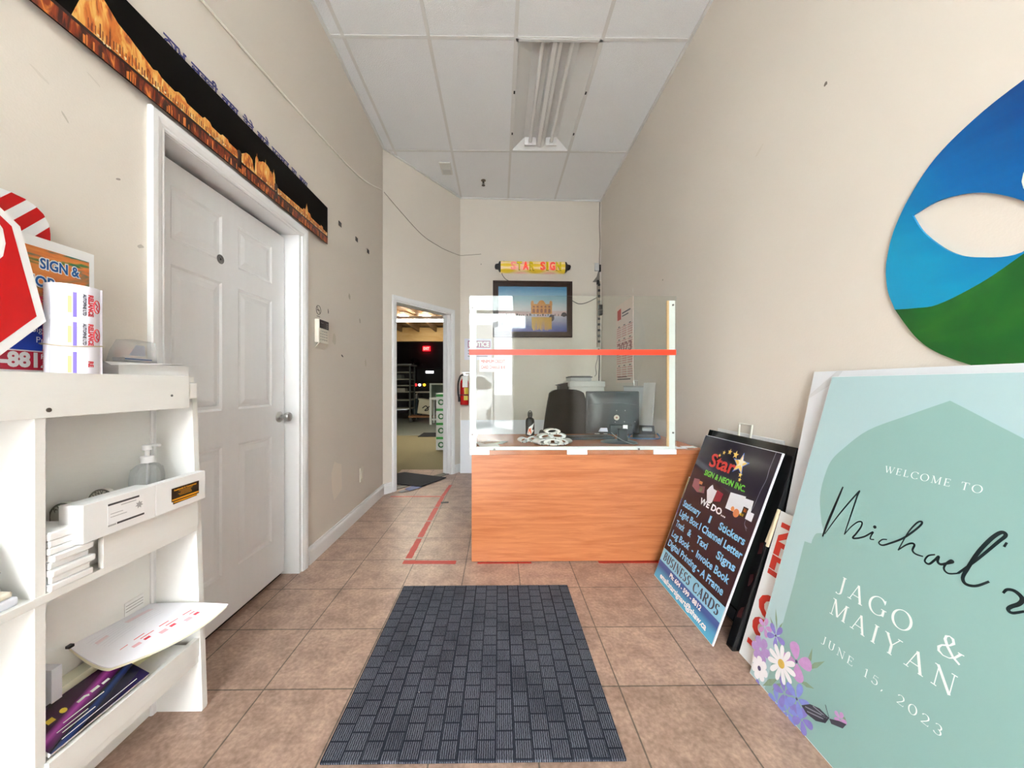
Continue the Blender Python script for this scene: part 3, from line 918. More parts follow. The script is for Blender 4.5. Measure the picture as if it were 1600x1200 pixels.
# ================================================================== BACK ROOM seen through the doorway
M_CONC = mat('grey green concrete', (138, 146, 136), 0.35, noise=(2.2, 0.35))
M_CARPET = mat('olive carpet', (146, 138, 110), 0.95, spec=0.1, noise=(60, 0.18), bump=(300, 0.4))
M_CHAR = mat('charcoal wall', (104, 104, 106), 0.85)
M_PINE = wood_mat('pine beam', (226, 180, 108), (246, 214, 148), (2.0, 9.0, 14.0), 0.6)
M_JOIST = wood_mat('joist wood', (150, 118, 84), (186, 152, 110), (9.0, 2.0, 14.0), 0.7)
mb = MB(); mb.box(-6.0, 0.85, 3.7, 7.95, -0.075, -0.062); mb.box(-1.5, 0.0, 3.9, 7.95, -0.062, -0.005)
mb = MB(); mb.prism([(-6, 3.78), (-1.2, 3.78), (-0.42, 4.80), (0.85, 4.80), (0.85, 7.95), (-6, 7.95)], -0.06, -0.003)
struct('floor_carpet', mb, M_CARPET)
mb = MB(); mb.box(-6.0, 0.85, 7.95, 16.6, -0.06, -0.006)
struct('floor_workshop', mb, M_CONC)
mb = MB(); mb.box(-6.1, 0.95, 16.5, 16.6, 0, 4.6); struct('wall_workshop_far', mb, M_CHAR)
mb = MB(); mb.box(-6.1, -6.0, 3.65, 16.6, 0, 4.6); struct('wall_workshop_left', mb, M_CHAR)
mb = MB(); mb.box(0.85, 0.95, 4.75, 16.6, 0, 4.6); struct('wall_workshop_right', mb, M_CHAR)
mb = MB(); mb.box(-6.1, XL - 0.1, 3.68, 3.78, 0, 4.6); struct('wall_workshop_front', mb, M_CHAR)
mb = MB(); mb.box(-6.1, 0.95, 3.3, 16.6, 4.6, 4.7); mb.box(-6.1, 0.95, 3.3, 4.9, 3.68, 4.6); struct('ceiling_workshop', mb, M_CHAR)
mb = MB()
mb.box(-6.0, 0.85, 4.9, 9.6, 2.66, 2.7)
deck = struct('ceiling_mezzanine', mb, M_JOIST)
for k in range(12):
    x = -5.7 + 0.45 * k
    mb = MB(); mb.box(x - 0.02, x + 0.02, 4.9, 9.4, 2.50, 2.66); mb.build('joist', M_JOIST, deck)
mb = MB(); mb.box(-6.0, 0.85, 9.42, 9.56, 2.26, 2.62); struct('beam', mb, M_PINE)


def strip_light(M, length, power, label, group=None):
    t = thing('strip_light', label, 'ceiling light', M)
    mb = MB(); mb.box(-length / 2, length / 2, -0.06, 0.06, 0.02, 0.08, 0.004); mb.build('housing', M_WHITE, t)
    for y in (-0.035, 0.035):
        mb = MB(); mb.cyl((-length / 2 + 0.02, y, 0), (length / 2 - 0.02, y, 0), 0.02, seg=12)
        mb.build('tube', mat('lit tube', (255, 250, 238), 0.3, emit=((255, 247, 230), power)), t, smooth=True)
    return t


strip_light(Matrix.Translation((-1.55, 7.1, 2.38)), 1.9, 14.0, 'bright lit strip light hanging across the workshop beyond the doorway')
strip_light(Matrix.Translation((-1.98, 7.7, 2.56)) @ Matrix.Rotation(math.radians(75), 4, 'Z'), 0.4, 8.0, 'short lit strip light under the joists above the bright long one, nearer the shelving rack')
strip_light(Matrix.Translation((-1.50, 7.7, 2.56)) @ Matrix.Rotation(math.radians(75), 4, 'Z'), 0.4, 8.0, 'short lit strip light under the joists above the bright long one, nearer the boxes')
for x, y in ((-3.0, 12.8), (-1.0, 13.5)):
    pass
# exit sign high on the dark wall
t = thing('exit_sign', 'small glowing red exit sign high on the dark far wall', 'exit sign', (-3.32, 16.44, 2.78))
mb = MB(); mb.box(-0.17, 0.17, -0.03, 0.05, -0.11, 0.11, 0.006); mb.build('housing', mat('red lit housing', (210, 30, 36), 0.4, emit=((230, 24, 34), 0.7)), t)
mb = MB(); mb.text('EXIT', -0.13, -0.06, 0.12, 0, width=0.26, bold=0.006)
mb.xf(plane_frame((0, -0.032, 0), (1, 0, 0), (0, 0, 1))).build('lettering', mat('lit letters', (255, 120, 110), 0.4, emit=((255, 110, 100), 1.2)), t)
# shelving rack at the workshop's left
t = thing('shelving_rack', 'grey metal shelving rack loaded with sheet stock in the workshop', 'shelving rack', (-3.35, 11.6, 0))
M_RACK = mat('rack metal', (92, 98, 96), 0.5, metal=0.4); M_SHEET = mat('stock sheets', (172, 174, 158), 0.6)
for x in (-0.65, 0.55):
    for y in (-0.3, 0.3):
        mb = MB(); mb.box(x - 0.02, x + 0.02, y - 0.02, y + 0.02, 0, 1.72); mb.build('post', M_RACK, t)
for z in (0.35, 0.62, 0.88, 1.08, 1.28, 1.5):
    mb = MB(); mb.box(-0.66, 0.56, -0.31, 0.31, z, z + 0.03); s = mb.build('shelf', M_SHEET, t)
mb = MB(); mb.box(-0.75, 0.62, -0.4, 0.35, 1.73, 1.77); mb.build('top', mat('rack top board', (150, 154, 150), 0.5), t)
for x, y, z, w, d, h, l, c in ((-3.7, 11.5, 0.651, 0.4, 0.4, 0.12, 'dark box on the shelving rack at table height', (70, 74, 74)), (-3.25, 11.5, 1.311, 0.35, 0.4, 0.12, 'grey box high on the shelving rack', (110, 116, 112)),
                               (-3.2, 11.45, 0.911, 0.5, 0.35, 0.10, 'pale flat carton on the middle of the shelving rack', (180, 180, 168))):
    mb = MB(); mb.box(x - w / 2, x + w / 2, y - d / 2, y + d / 2, z, z + h, 0.004)
    tag(mb.build('box', mat('box %d' % c[0], c, 0.6)), l, 'box')
# pedestal fan
t = thing('pedestal_fan', 'black round pedestal fan against the dark far wall', 'fan', (-3.72, 15.8, 0))
mb = MB(); mb.lathe([(0, 0), (0.22, 0), (0.22, 0.03), (0.04, 0.06), (0.03, 0.07)]); mb.build('base', M_BLACK, t, smooth=True)
mb = MB(); mb.cyl((0, 0, 0.06), (0, 0, 2.05), 0.018); mb.build('pole', M_BLACK, t, smooth=True)
mb = MB()
for r_ in (0.08, 0.14, 0.20, 0.25):
    mb.tube([(r_ * math.cos(2 * math.pi * k / 24), -0.12, 2.05 + r_ * math.sin(2 * math.pi * k / 24)) for k in range(24)], 0.006, 5, closed=True)
for k in range(16):
    a = 2 * math.pi * k / 16
    mb.tube([(0.05 * math.cos(a), -0.13, 2.05 + 0.05 * math.sin(a)), (0.25 * math.cos(a), -0.12, 2.05 + 0.25 * math.sin(a))], 0.004, 4)
mb.build('cage', M_BLACK, t)
for k in range(3):
    a = 2 * math.pi * k / 3
    mb = MB(); mb.prism([(0.03, -0.03), (0.22, -0.08), (0.23, 0.06), (0.03, 0.03)], -0.004, 0.004)
    mb.xf(Matrix.Translation((0, -0.07, 2.05)) @ Matrix.Rotation(math.pi / 2, 4, 'X') @ Matrix.Rotation(a, 4, 'Z') @ Matrix.Rotation(0.4, 4, 'X')).build('blade', M_BLACK, t)
mb = MB(); mb.cyl((0, 0.12, 2.05), (0, -0.09, 2.05), 0.06, 0.05, 16); mb.build('motor', M_BLACK, t, smooth=True)
mb = MB(); mb.cyl((0, -0.135, 2.05), (0, -0.145, 2.05), 0.03, seg=14); mb.build('badge', mat('badge grey', (190, 190, 190), 0.4), t)
# dark machine with a lit display and coloured buttons
t = thing('printing_machine', 'dark workshop machine with lit display and red, white and yellow buttons', 'machine', (-2.85, 14.9, 0))
mb = MB(); mb.box(-0.85, 0.9, -0.35, 0.5, 0.0, 1.22, 0.02); mb.box(-0.55, 0.55, -0.2, 0.45, 1.22, 1.78, 0.02); mb.build('cabinet', mat('machine black', (30, 31, 33), 0.5), t)
mb = MB(); mb.box(-0.15, 0.17, -0.215, -0.198, 1.60, 1.69); mb.build('display', mat('lit display', (240, 240, 240), 0.4, emit=((245, 245, 250), 1.2)), t)
mb = MB(); mb.box(-0.6, 0.3, -0.37, -0.345, 0.98, 1.2); pn = mb.build('panel', mat('machine grey', (44, 45, 47), 0.5), t)
for x, c in ((-0.52, (230, 40, 40)), (-0.36, (235, 235, 240)), (-0.17, (235, 170, 40))):
    mb = MB(); mb.cyl((x, -0.37, 1.12), (x, -0.40, 1.12), 0.055, seg=16); mb.build('button', mat('lit button %d' % c[1], c, 0.4, emit=(c, 0.7)), pn)
# workbench, bin, cart
t = thing('work_table', 'pale folding work table with black legs in the workshop', 'table', (-2.05, 12.0, 0))
mb = MB(); mb.box(-0.67, 0.55, -0.35, 0.35, 0.86, 0.90, 0.004); mb.build('top', mat('pale table top', (196, 192, 176), 0.5), t)
for x in (-0.6, 0.42):
    for y in (-0.28, 0.28):
        mb = MB(); mb.cyl((x, y, 0), (x, y, 0.86), 0.018, seg=8); mb.build('leg', M_BLACK, t)
for a in (((-0.6, -0.28, 0.55), (-0.3, -0.1, 0.86)), ((0.42, -0.28, 0.55), (0.12, -0.1, 0.86))):
    mb = MB(); mb.tube(a, 0.012, 6); mb.build('brace', M_BLACK, t)
t = thing('waste_bin', 'slate blue waste bin holding a grey paper sheet beside the workshop table', 'bin', (-3.02, 13.3, 0))
mb = MB(); mb.lathe([(0, 0), (0.17, 0), (0.22, 0.62), (0.205, 0.62), (0.16, 0.02), (0, 0.02)]); mb.build('body', mat('slate blue plastic', (92, 116, 130), 0.5), t, smooth=True)
mb = MB(); mb.prism([(-0.10, 0), (0.08, 0), (0.02, 0.42), (-0.10, 0.36)], -0.02, 0.02); mb.xf(Matrix.Translation((0, 0, 0.40)) @ Matrix.Rotation(math.pi / 2, 4, 'X')); 
tag(mb.build('paper_sheet', M_PAPER2), 'grey paper sheet sticking up out of the blue waste bin', 'paper').location = (-3.02, 13.3, 0)
t = thing('hand_cart', 'low brown wooden cart on castors in the workshop', 'cart', (-2.28, 10.95, 0))
M_CART = wood_mat('cart wood', (138, 92, 56), (172, 122, 80), (3, 20, 20), 0.6)
mb = MB(); mb.box(-0.42, 0.42, -0.25, 0.25, 0.14, 0.19, 0.004); mb.build('deck', M_CART, t)
for x in (-0.36, 0.36):
    for y in (-0.2, 0.2):
        mb = MB(); mb.cyl((x, y - 0.02, 0.055), (x, y + 0.02, 0.055), 0.055, seg=16); mb.box(x - 0.012, x + 0.012, y - 0.03, y + 0.03, 0.05, 0.14)
        mb.build('caster', mat('castor grey', (66, 66, 66), 0.5), t)
t = thing('storage_tote', 'cream plastic tote tipped up on the brown cart', 'tote', Matrix.Translation((-2.22, 10.9, 0.212)) @ Matrix.Rotation(math.radians(8), 4, 'Y'))
mb = MB(); mb.box(-0.24, 0.22, -0.17, 0.17, 0.02, 0.46, 0.03); mb.build('body', mat('cream plastic', (206, 202, 178), 0.5), t)
mb = MB(); mb.box(-0.26, 0.24, -0.19, 0.19, 0.43, 0.47, 0.006); mb.build('rim', mat('cream plastic', (206, 202, 178), 0.5), t)
mb = MB(); mb.stroke(catmull([(-0.1, 0.2), (0.0, 0.28), (0.08, 0.18), (-0.02, 0.14), (0.12, 0.3)], 5), 0.03, 0); mb.xf(plane_frame((0, -0.172, 0), (1, 0, 0), (0, 0, 1))).build('marking', M_BLACK, t)
# white stand with a cabinet
t = thing('work_stand', 'white framed stand carrying a glass fronted cabinet near the stacked cartons', 'stand', (-1.62, 10.35, 0))
M_STAND = mat('stand white', (214, 220, 216), 0.45)
mb = MB(); mb.box(-0.33, 0.5, -0.3, 0.3, 0.70, 0.76); mb.build('shelf', M_STAND, t)
for x in (-0.3, 0.46):
    for y in (-0.26, 0.26):
        mb = MB(); mb.box(x - 0.03, x + 0.03, y - 0.03, y + 0.03, 0, 0.70); mb.build('leg', M_STAND, t)
mb = MB(); mb.box(-0.3, 0.46, -0.25, -0.21, 0.12, 0.17); mb.build('stretcher', M_STAND, t)
mb = MB()
for a in ((-0.33, -0.28, -0.28, 0.28, 0.76, 1.16), (0.45, 0.5, -0.28, 0.28, 0.76, 1.16), (-0.28, 0.45, -0.28, 0.28, 1.12, 1.16), (-0.28, 0.45, 0.24, 0.28, 0.76, 1.12)):
    mb.box(*a)
mb.build('cabinet', mat('stand grey green', (164, 176, 168), 0.45), t)
mb = MB(); mb.box(-0.28, 0.45, -0.27, -0.265, 0.78, 1.12); mb.build('pane', M_GLASS, t)
# paper cartons
M_GREEN = mat('carton green', (58, 168, 72), 0.5)
def carton(z, label):
    t = thing('paper_carton', label, 'box', Matrix.Translation((-1.08, 6.15, z)), 'white cartons stacked by the doorway')
    mb = MB(); mb.box(0, 0.42, 0, 0.32, 0, 0.242, 0.003); b = mb.build('box_body', mat('carton white', (232, 236, 230), 0.6), t)
    mb = MB(); mb.box(0.003, 0.42, -0.0012, 0.0, 0.185, 0.225); mb.build('green_band', M_GREEN, t)
    mb = MB()
    mb.tube([(0.085 + 0.04 * math.cos(2 * math.pi * k / 24), -0.001, 0.09 + 0.04 * math.sin(2 * math.pi * k / 24)) for k in range(24)], 0.011, 6, closed=True)
    mb.text('n', 0.145, 0.05, 0.10, 0, bold=0.008, M=plane_frame((0, -0.002, 0), (1, 0, 0), (0, 0, 1)))
    mb.build('lettering', mat('carton dark green', (40, 120, 62), 0.5), t)


for k, lb in enumerate(('bottom white carton of the green lettered stack by the doorway', 'second white carton from the floor in the green lettered stack', 'third white carton from the floor, under the top one of the green lettered stack', 'topmost white carton of the green lettered stack by the doorway')):
    carton(-0.003 + 0.2425 * k, lb)
# stool frame at the left
t = thing('stool', 'black tube legged stool just inside the doorway', 'stool', (-2.46, 7.75, -0.003))
mb = MB(); mb.box(-0.25, 0.19, -0.2, 0.2, 0.40, 0.425, 0.006); mb.build('seat', M_BLACK, t)
for x in (-0.2, 0.165):
    mb = MB(); mb.tube([(x, -0.18, 0), (x, -0.18, 0.40)], 0.013, 8); mb.build('leg', M_BLACK, t, smooth=True)
    mb = MB(); mb.tube([(x, 0.18, 0), (x, 0.18, 0.40)], 0.013, 8); mb.build('leg', M_BLACK, t, smooth=True)
# mats
mb = MB(); mb.box(-1.75, -0.98, 7.72, 8.35, -0.004, 0.008, 0.003)
tag(mb.build('floor_mat', mat('dark mat', (40, 42, 44), 0.9)), 'dark mat where the olive carpet meets the concrete', 'mat')
def fl(u, v):                                               # where a sight line of the photograph meets the floor
    th = math.radians(0.66); x = (u - 786.5) / 561; z = (602 - v) / 561
    k = -1.105 / z
    return (k * (x * math.cos(th) + math.sin(th)), k * (math.cos(th) - x * math.sin(th)))
mb = MB(); mb.prism([(-1.46, 4.52), (-1.34, 4.66), (-0.70, 4.24), (-0.83, 3.98), (-1.0, 4.0)], 0.0, 0.012)
mb = MB(); mb.prism([fl(604, 744), fl(632, 739.5), fl(697, 747.8), fl(657, 762), fl(604, 756)], 0.007, 0.016)
tag(mb.build('door_mat', mat('black ribbed mat', (44, 46, 52), 0.9, noise=(14, 0.3))), 'black mat laid askew across the workshop doorway', 'mat')
mb = MB(); mb.prism([fl(632, 765), fl(650, 758), fl(659, 762), fl(640, 768)], 0.0065, 0.0085)
tag(mb.build('tape_scrap', mat('blue tape', (46, 76, 150), 0.5)), 'torn blue tape scrap on the doorway threshold', 'tape')
mb = MB(); mb.prism([fl(622, 769), fl(630, 766), fl(637, 768), fl(627, 771)], 0.0062, 0.0075)
tag(mb.build('tape_scrap', mat('grey tape', (150, 152, 160), 0.5)), 'torn grey tape scrap by the left foot of the doorway', 'tape')


# ================================================================== RECEPTION DESK AND ITS SCREEN
t = thing('reception_desk', 'cherry wood reception desk with a wide plain front panel', 'desk', (0, 0, 0))
mb = MB(); mb.box(-0.172, 1.285, 2.240, 2.262, 0.006, 0.672); mb.build('front_panel', M_DESK, t)
mb = MB(); mb.box(-0.176, 1.30, 2.232, 2.98, 0.672, 0.70, 0.002); mb.build('top', M_DESKTOP, t)
for x in (-0.170, 1.263):
    mb = MB(); mb.box(x, x + 0.022, 2.262, 2.90, 0.004, 0.672); mb.build('side_panel', M_DESK, t)
mb = MB(); mb.box(-0.02, 0.36, 2.45, 2.93, 0.08, 0.655); dp = mb.build('drawer_pedestal', M_DESK, t)
for z in (0.1, 0.29, 0.48):
    mb = MB(); mb.box(-0.005, 0.345, 2.93, 2.945, z, z + 0.17); mb.build('drawer', M_DESK, dp)

# clear counter screen in a white timber frame
t = thing('counter_screen', 'clear acrylic counter screen in a white timber frame with red band', 'screen', (0, 0, 0))
mb = MB(); mb.box(-0.186, 1.102, 2.2245, 2.2295, 0.676, 1.66); pl = mb.build('clear_sheet', M_PLEXI, t)
mb = MB(); mb.box(-0.186, 1.102, 2.2232, 2.2242, 1.293, 1.327); mb.build('red_band', M_STRIPE, t)
for x0, x1, z1 in ((-0.182, -0.142, 1.655), (1.062, 1.100, 1.635)):
    mb = MB(); mb.box(x0, x1, 2.232, 2.252, 0.701, z1, 0.002); mb.build('post', M_TRIM, t)
mb = MB(); mb.box(-0.142, 1.062, 2.232, 2.252, 0.701, 0.722, 0.002); mb.build('bottom_rail', M_TRIM, t)
mb = MB(); mb.box(1.050, 1.062, 2.233, 2.246, 0.722, 1.635); mb.build('edge_strip', mat('bare pine edge', (232, 190, 140), 0.6), t)
for x0, x1 in ((-0.18, -0.06), (0.42, 0.545), (0.958, 1.10)):
    mb = MB(); mb.box(x0, x1, 2.2135, 2.2243, 0.676, 0.708, 0.0015); mb.build('foot', M_TRIM, t)
for x, z in ((-0.166, 1.585), (1.082, 1.605), (-0.166, 0.80), (1.082, 0.81), (-0.03, 0.7085), (0.868, 0.7085)):
    mb = MB(); mb.cyl((x, 2.219, z), (x, 2.2246, z), 0.006, seg=10); mb.build('screw', M_SCREW, t, smooth=True)
FRS = plane_frame((0, 2.2240, 0), (1, 0, 0), (0, 0, 1))
mb = MB(); mb.box(-0.122, 0.045, 1.190, 1.276, 0.0, 0.0006); n = mb.xf(FRS).build('notice', M_PAPER)
tag(n, 'white card charge notice with faded pink lettering under the red band', 'notice')
mb = MB(); mb.text('MINIMUM CREDIT', -0.112, 1.244, 0.018, 0.0008, width=0.148, bold=0.0008)
mb.text('CARD CHARGE $10', -0.112, 1.208, 0.018, 0.0008, width=0.148, bold=0.0008)
mb.xf(FRS).build('lettering', mat('faded pink ink', (222, 120, 116), 0.6), n)

DZ = 0.7005
# monitor seen from behind
t = thing('computer_monitor', 'dark computer monitor seen from behind on the desk', 'monitor', Matrix.Translation((0.815, 2.56, DZ)) @ Matrix.Rotation(math.radians(-3), 4, 'Z'))
M_MON = mat('monitor shell', (44, 50, 54), 0.35); M_MON2 = mat('monitor stand', (38, 46, 50), 0.3)
mb = MB(); mb.box(-0.19, 0.19, 0.012, 0.034, 0.058, 0.362, 0.008); mb.build('bezel', M_MON, t)
mb = MB(); mb.grid(lambda u, v: (-0.182 + 0.364 * u, 0.014 - 0.030 * (1 - (2 * u - 1) ** 4) * (1 - abs(2 * v - 1) ** 4), 0.066 + 0.288 * v), 24, 18)
sh = mb.build('back_shell', M_MON, t, smooth=True)
mb = MB(); mb.tube([(-0.178 + 0.356 * k / 20, 0.014 - 0.030 * (1 - (2 * (k / 20.0) - 1) ** 4) * 0.96 - 0.001, 0.262 + 0.018 * math.sin(math.pi * k / 20)) for k in range(1, 20)], 0.002, 5); mb.build('crease', mat('crease grey', (86, 94, 98), 0.4), sh)
mb = MB(); mb.cyl((0.02, -0.014, 0.175), (0.02, -0.019, 0.175), 0.019, seg=24); lg = mb.build('round_badge', mat('badge cream', (214, 206, 190), 0.4), t)
mb = MB(); mb.cyl((0.02, -0.019, 0.175), (0.02, -0.0196, 0.175), 0.007, seg=14); mb.build('badge_dot', mat('badge brown', (150, 96, 78), 0.4), lg)
mb = MB()
for x, z in ((0.02, 0.225), (0.08, 0.225), (0.01, 0.143), (0.075, 0.146), (0.15, 0.146)):
    mb.cyl((x, -0.012, z), (x, -0.0175, z), 0.003, seg=8)
mb.build('screw', M_GREYPLASTIC, sh)
mb = MB(); mb.box(-0.03, 0.13, -0.032, 0.012, 0.055, 0.125, 0.008); mb.build('port_housing', M_MON2, t)
mb = MB(); mb.box(0.02, 0.09, -0.055, -0.018, 0.008, 0.10, 0.008); mb.build('neck', M_MON2, t)
mb = MB(); mb.lathe([(0, 0), (0.125, 0), (0.125, 0.005), (0.1, 0.012), (0.04, 0.018), (0, 0.018)], seg=32, M=Matrix.Translation((0.035, -0.01, 0)) @ Matrix.Diagonal((1, 0.72, 1, 1))); mb.build('base', M_MON2, t, smooth=True)
mb = MB(); mb.box(0.06, 0.092, -0.0345, -0.0325, 0.088, 0.124); mb.build('label_plate', M_WHITE, t)
mb = MB(); mb.prism([(-0.11, 0), (-0.045, 0), (-0.05, 0.026), (-0.095, 0.026)], 0, 0.012); mb.xf(plane_frame((0, -0.022, 0.076), (1, 0, 0), (0, 0, 1))).build('tag_plate', mat('pale lilac plastic', (206, 208, 226), 0.4), t)
mb = MB(); mb.tube(catmull([(0.076, -0.034, 0.088), (0.08, -0.05, 0.06), (0.1, -0.07, 0.02), (0.14, -0.09, 0.006), (0.12, -0.115, 0.006), (0.08, -0.1, 0.006)], 6), 0.003, 6); mb.build('cable', mat('grey cable', (120, 128, 130), 0.4), t, smooth=True)
mb = MB(); mb.tube(catmull([(-0.02, -0.033, 0.07), (0.0, -0.06, 0.05), (0.05, -0.09, 0.02), (0.10, -0.11, 0.004), (0.13, -0.10, 0.004)], 6), 0.0025, 6); mb.build('cable', mat('light cable', (176, 178, 176), 0.4), t, smooth=True)
# keyboard
t = thing('keyboard', 'dark slim keyboard lying on the desk beside the monitor', 'keyboard', Matrix.Translation((0.665, 2.70, DZ)) @ Matrix.Rotation(math.radians(8), 4, 'Z'))
mb = MB(); mb.box(-0.19, 0.19, -0.065, 0.065, 0.004, 0.020, 0.004); mb.build('case', mat('slate plastic', (72, 82, 90), 0.4), t)
mb = MB()
for r_ in range(5):
    for c_ in range(15):
        mb.box(-0.18 + 0.024 * c_, -0.16 + 0.024 * c_, -0.055 + 0.022 * r_, -0.036 + 0.022 * r_, 0.020, 0.026)
mb.build('keys', M_BLACK, t)
# phone
t = thing('desk_phone', 'dark desk phone with handset and blue cord on the desk corner', 'phone', Matrix.Translation((1.13, 2.80, DZ)) @ Matrix.Rotation(math.radians(-20), 4, 'Z'))
mb = MB(); mb.prism([(-0.09, 0), (0.10, 0), (0.10, 0.075), (0.06, 0.085), (-0.09, 0.03)], -0.08, 0.08)
mb.xf(Matrix(((0, 0, 1, 0), (1, 0, 0, 0), (0, 1, 0, 0), (0, 0, 0, 1)))); mb.build('body', mat('phone black', (34, 36, 40), 0.35), t)
mb = MB(); mb.tube(catmull([(-0.055, -0.10, 0.045), (-0.055, -0.09, 0.075), (-0.055, 0.0, 0.115), (-0.055, 0.09, 0.13), (-0.055, 0.115, 0.11)], 5), [0.022] * 3 + [0.016] * 15 + [0.022] * 3, 10); mb.build('handset', mat('phone grey', (120, 124, 128), 0.3), t, smooth=True)
mb = MB(); mb.tube(catmull([(-0.06, -0.10, 0.05), (-0.11, -0.12, 0.012), (-0.06, -0.15, 0.006), (0.04, -0.13, 0.006), (0.11, -0.10, 0.008), (0.10, 0.0, 0.03)], 8), 0.005, 6); mb.build('cord', mat('blue cord', (70, 110, 160), 0.4), t, smooth=True)
mb = MB(); mb.box(-0.01, 0.06, -0.05, 0.02, 0.052, 0.075, 0.003); mb.build('keypad', mat('phone grey light', (168, 172, 176), 0.4), t)
# steel-topped bottle
t = thing('water_bottle', 'black water bottle with orange and white flash on the desk', 'bottle', (0.249, 2.90, DZ))
mb = MB(); mb.lathe([(0, 0), (0.034, 0), (0.036, 0.004), (0.036, 0.115), (0.032, 0.132), (0.022, 0.142), (0.016, 0.146), (0.016, 0.152), (0, 0.152)]); mb.build('body', mat('bottle black', (30, 34, 38), 0.25), t, smooth=True)
mb = MB(); mb.lathe([(0, 0.152), (0.019, 0.152), (0.019, 0.168), (0.012, 0.176), (0.010, 0.186), (0, 0.188)]); mb.build('cap', M_BLACK, t, smooth=True)
mb = MB(); mb.tube([(0.017 * math.cos(math.pi * k / 8), 0, 0.166 + 0.032 * math.sin(math.pi * k / 8)) for k in range(9)], 0.0035, 6); mb.build('loop', M_BLACK, t, smooth=True)
def on_bottle(pts, nm, m):
    mb = MB(); mb.flat(pts, 0)
    bmesh.ops.subdivide_edges(mb.bm, edges=mb.bm.edges[:], cuts=3, use_grid_fill=True)
    for v in mb.bm.verts:
        a = v.co.x / 0.036 - math.pi / 2
        v.co = Vector((0.0366 * math.cos(a), 0.0366 * math.sin(a), v.co.y))
    mb.build(nm, m, t)
on_bottle([(-0.03, 0.012), (0.0, 0.005), (0.034, 0.045), (0.012, 0.05), (0.036, 0.105), (-0.012, 0.07)], 'white_flash', M_WHITE)
mb = MB()
pp = [(-0.018, 0.02), (0.004, 0.016), (0.024, 0.042), (0.002, 0.046), (0.008, 0.066), (-0.012, 0.06)]
mb.flat([(p[0], p[1]) for p in pp], 0)
for v in mb.bm.verts:
    a = v.co.x / 0.036 - math.pi / 2
    v.co = Vector((0.0376 * math.cos(a), 0.0376 * math.sin(a), v.co.y))
mb.build('orange_flash', mat('orange ink', (236, 108, 58), 0.4), t)


# heap of white ribbon loops with black marks, and a smaller one beside the bottle
def ribbon_heap(M, loops, label):
    t = thing('ribbon_coil', label, 'ribbon', M)
    for (x, y, z, rx, rz, w, a) in loops:
        mb = MB(); n = 22
        Ml = Matrix.Translation((x, y, z)) @ Matrix.Rotation(a, 4, 'Z')
        ring = []
        for k in range(n):
            an = 2 * math.pi * k / n
            for yy, rr in ((-w / 2, 1.0), (w / 2, 1.0), (w / 2, 0.62), (-w / 2, 0.62)):
                ring.append(mb.bm.verts.new(Ml @ Vector((rx * rr * math.cos(an), yy, rz * rr * math.sin(an)))))
        for k in range(n):
            q = (k + 1) % n
            for j in range(4):
                mb.bm.faces.new((ring[4 * k + j], ring[4 * q + j], ring[4 * q + (j + 1) % 4], ring[4 * k + (j + 1) % 4]))
        lp = mb.build('loop', mat('white ribbon', (240, 238, 236), 0.7), t, smooth=True)
        mb = MB()
        for dx in (-0.4, 0.45):
            zz = rz * math.sqrt(1 - dx * dx) * 0.3
            mb.flat([(dx * rx - 0.004, -0.003), (dx * rx + 0.004, -0.003), (dx * rx, 0.010)], 0)
        mb.xf(Ml @ plane_frame((0, -w / 2 - 0.0006, -rz * 0.93 + 0.001), (1, 0, 0), (0, 0, 1))).build('mark', M_BLACK, lp)
        mb = MB(); mb.box(rx * 0.2, rx * 0.2 + 0.007, -w / 2 - 0.0004, w / 2, rz * 0.972, rz * 1.01); mb.xf(Ml).build('mark', M_BLACK, lp)
    return t


ribbon_heap(Matrix.Translation((0.365, 2.46, DZ)), [(-0.075, 0.0, 0.020, 0.055, 0.020, 0.07, 0.5), (0.0, -0.03, 0.022, 0.065, 0.022, 0.06, -0.1), (0.075, 0.0, 0.021, 0.052, 0.021, 0.07, -0.6),
            (-0.045, 0.04, 0.05, 0.055, 0.018, 0.06, 0.2), (0.04, 0.035, 0.054, 0.06, 0.018, 0.05, -0.25), (0.0, 0.02, 0.088, 0.055, 0.018, 0.05, 0.1)], 'large heap of folded white ribbon loops with black marks on the desk')
ribbon_heap(Matrix.Translation((0.20, 2.55, DZ)), [(-0.03, 0, 0.018, 0.035, 0.018, 0.05, 0.3), (0.045, 0.02, 0.020, 0.04, 0.020, 0.05, -0.4)], 'small heap of two white ribbon loops in front of the black bottle')
# papers at the desk's left end
for i, (x, y, z, w, h, a, rgb, lb) in enumerate(((-0.08, 2.46, 0.0, 0.13, 0.20, 0.2, (236, 236, 234), 'lowest white paper sheet at the left end of the desk'), (-0.03, 2.52, 0.0045, 0.15, 0.11, -0.4, (200, 206, 186), 'greenish form lying on white paper at the left end of the desk'),
                                                 (-0.07, 2.50, 0.009, 0.12, 0.09, 0.6, (180, 150, 120), 'small brown card on top of the papers at the left end of the desk'))):
    mb = MB(); mb.box(-w / 2, w / 2, -h / 2, h / 2, 0, 0.004)
    o = mb.build('desk_paper', mat('paper tone %d' % i, rgb, 0.7)); o.matrix_world = Matrix.Translation((x, y, DZ + z)) @ Matrix.Rotation(a, 4, 'Z')
    tag(o, lb, 'paper')
for i, (x0, x1, y0, y1, lb) in enumerate(((0.90, 1.20, 2.275, 2.33, 'long white paper strip lying behind the screen below the monitor'), (1.125, 1.17, 2.33, 2.38, 'small white slip just right of the screen frame'), (1.20, 1.285, 2.31, 2.37, 'white card on the desk corner near the leaning signs'))):
    mb = MB(); mb.box(x0, x1, y0, y1, DZ, DZ + 0.0015)
    tag(mb.build('paper_slip', M_PAPER), lb, 'paper')

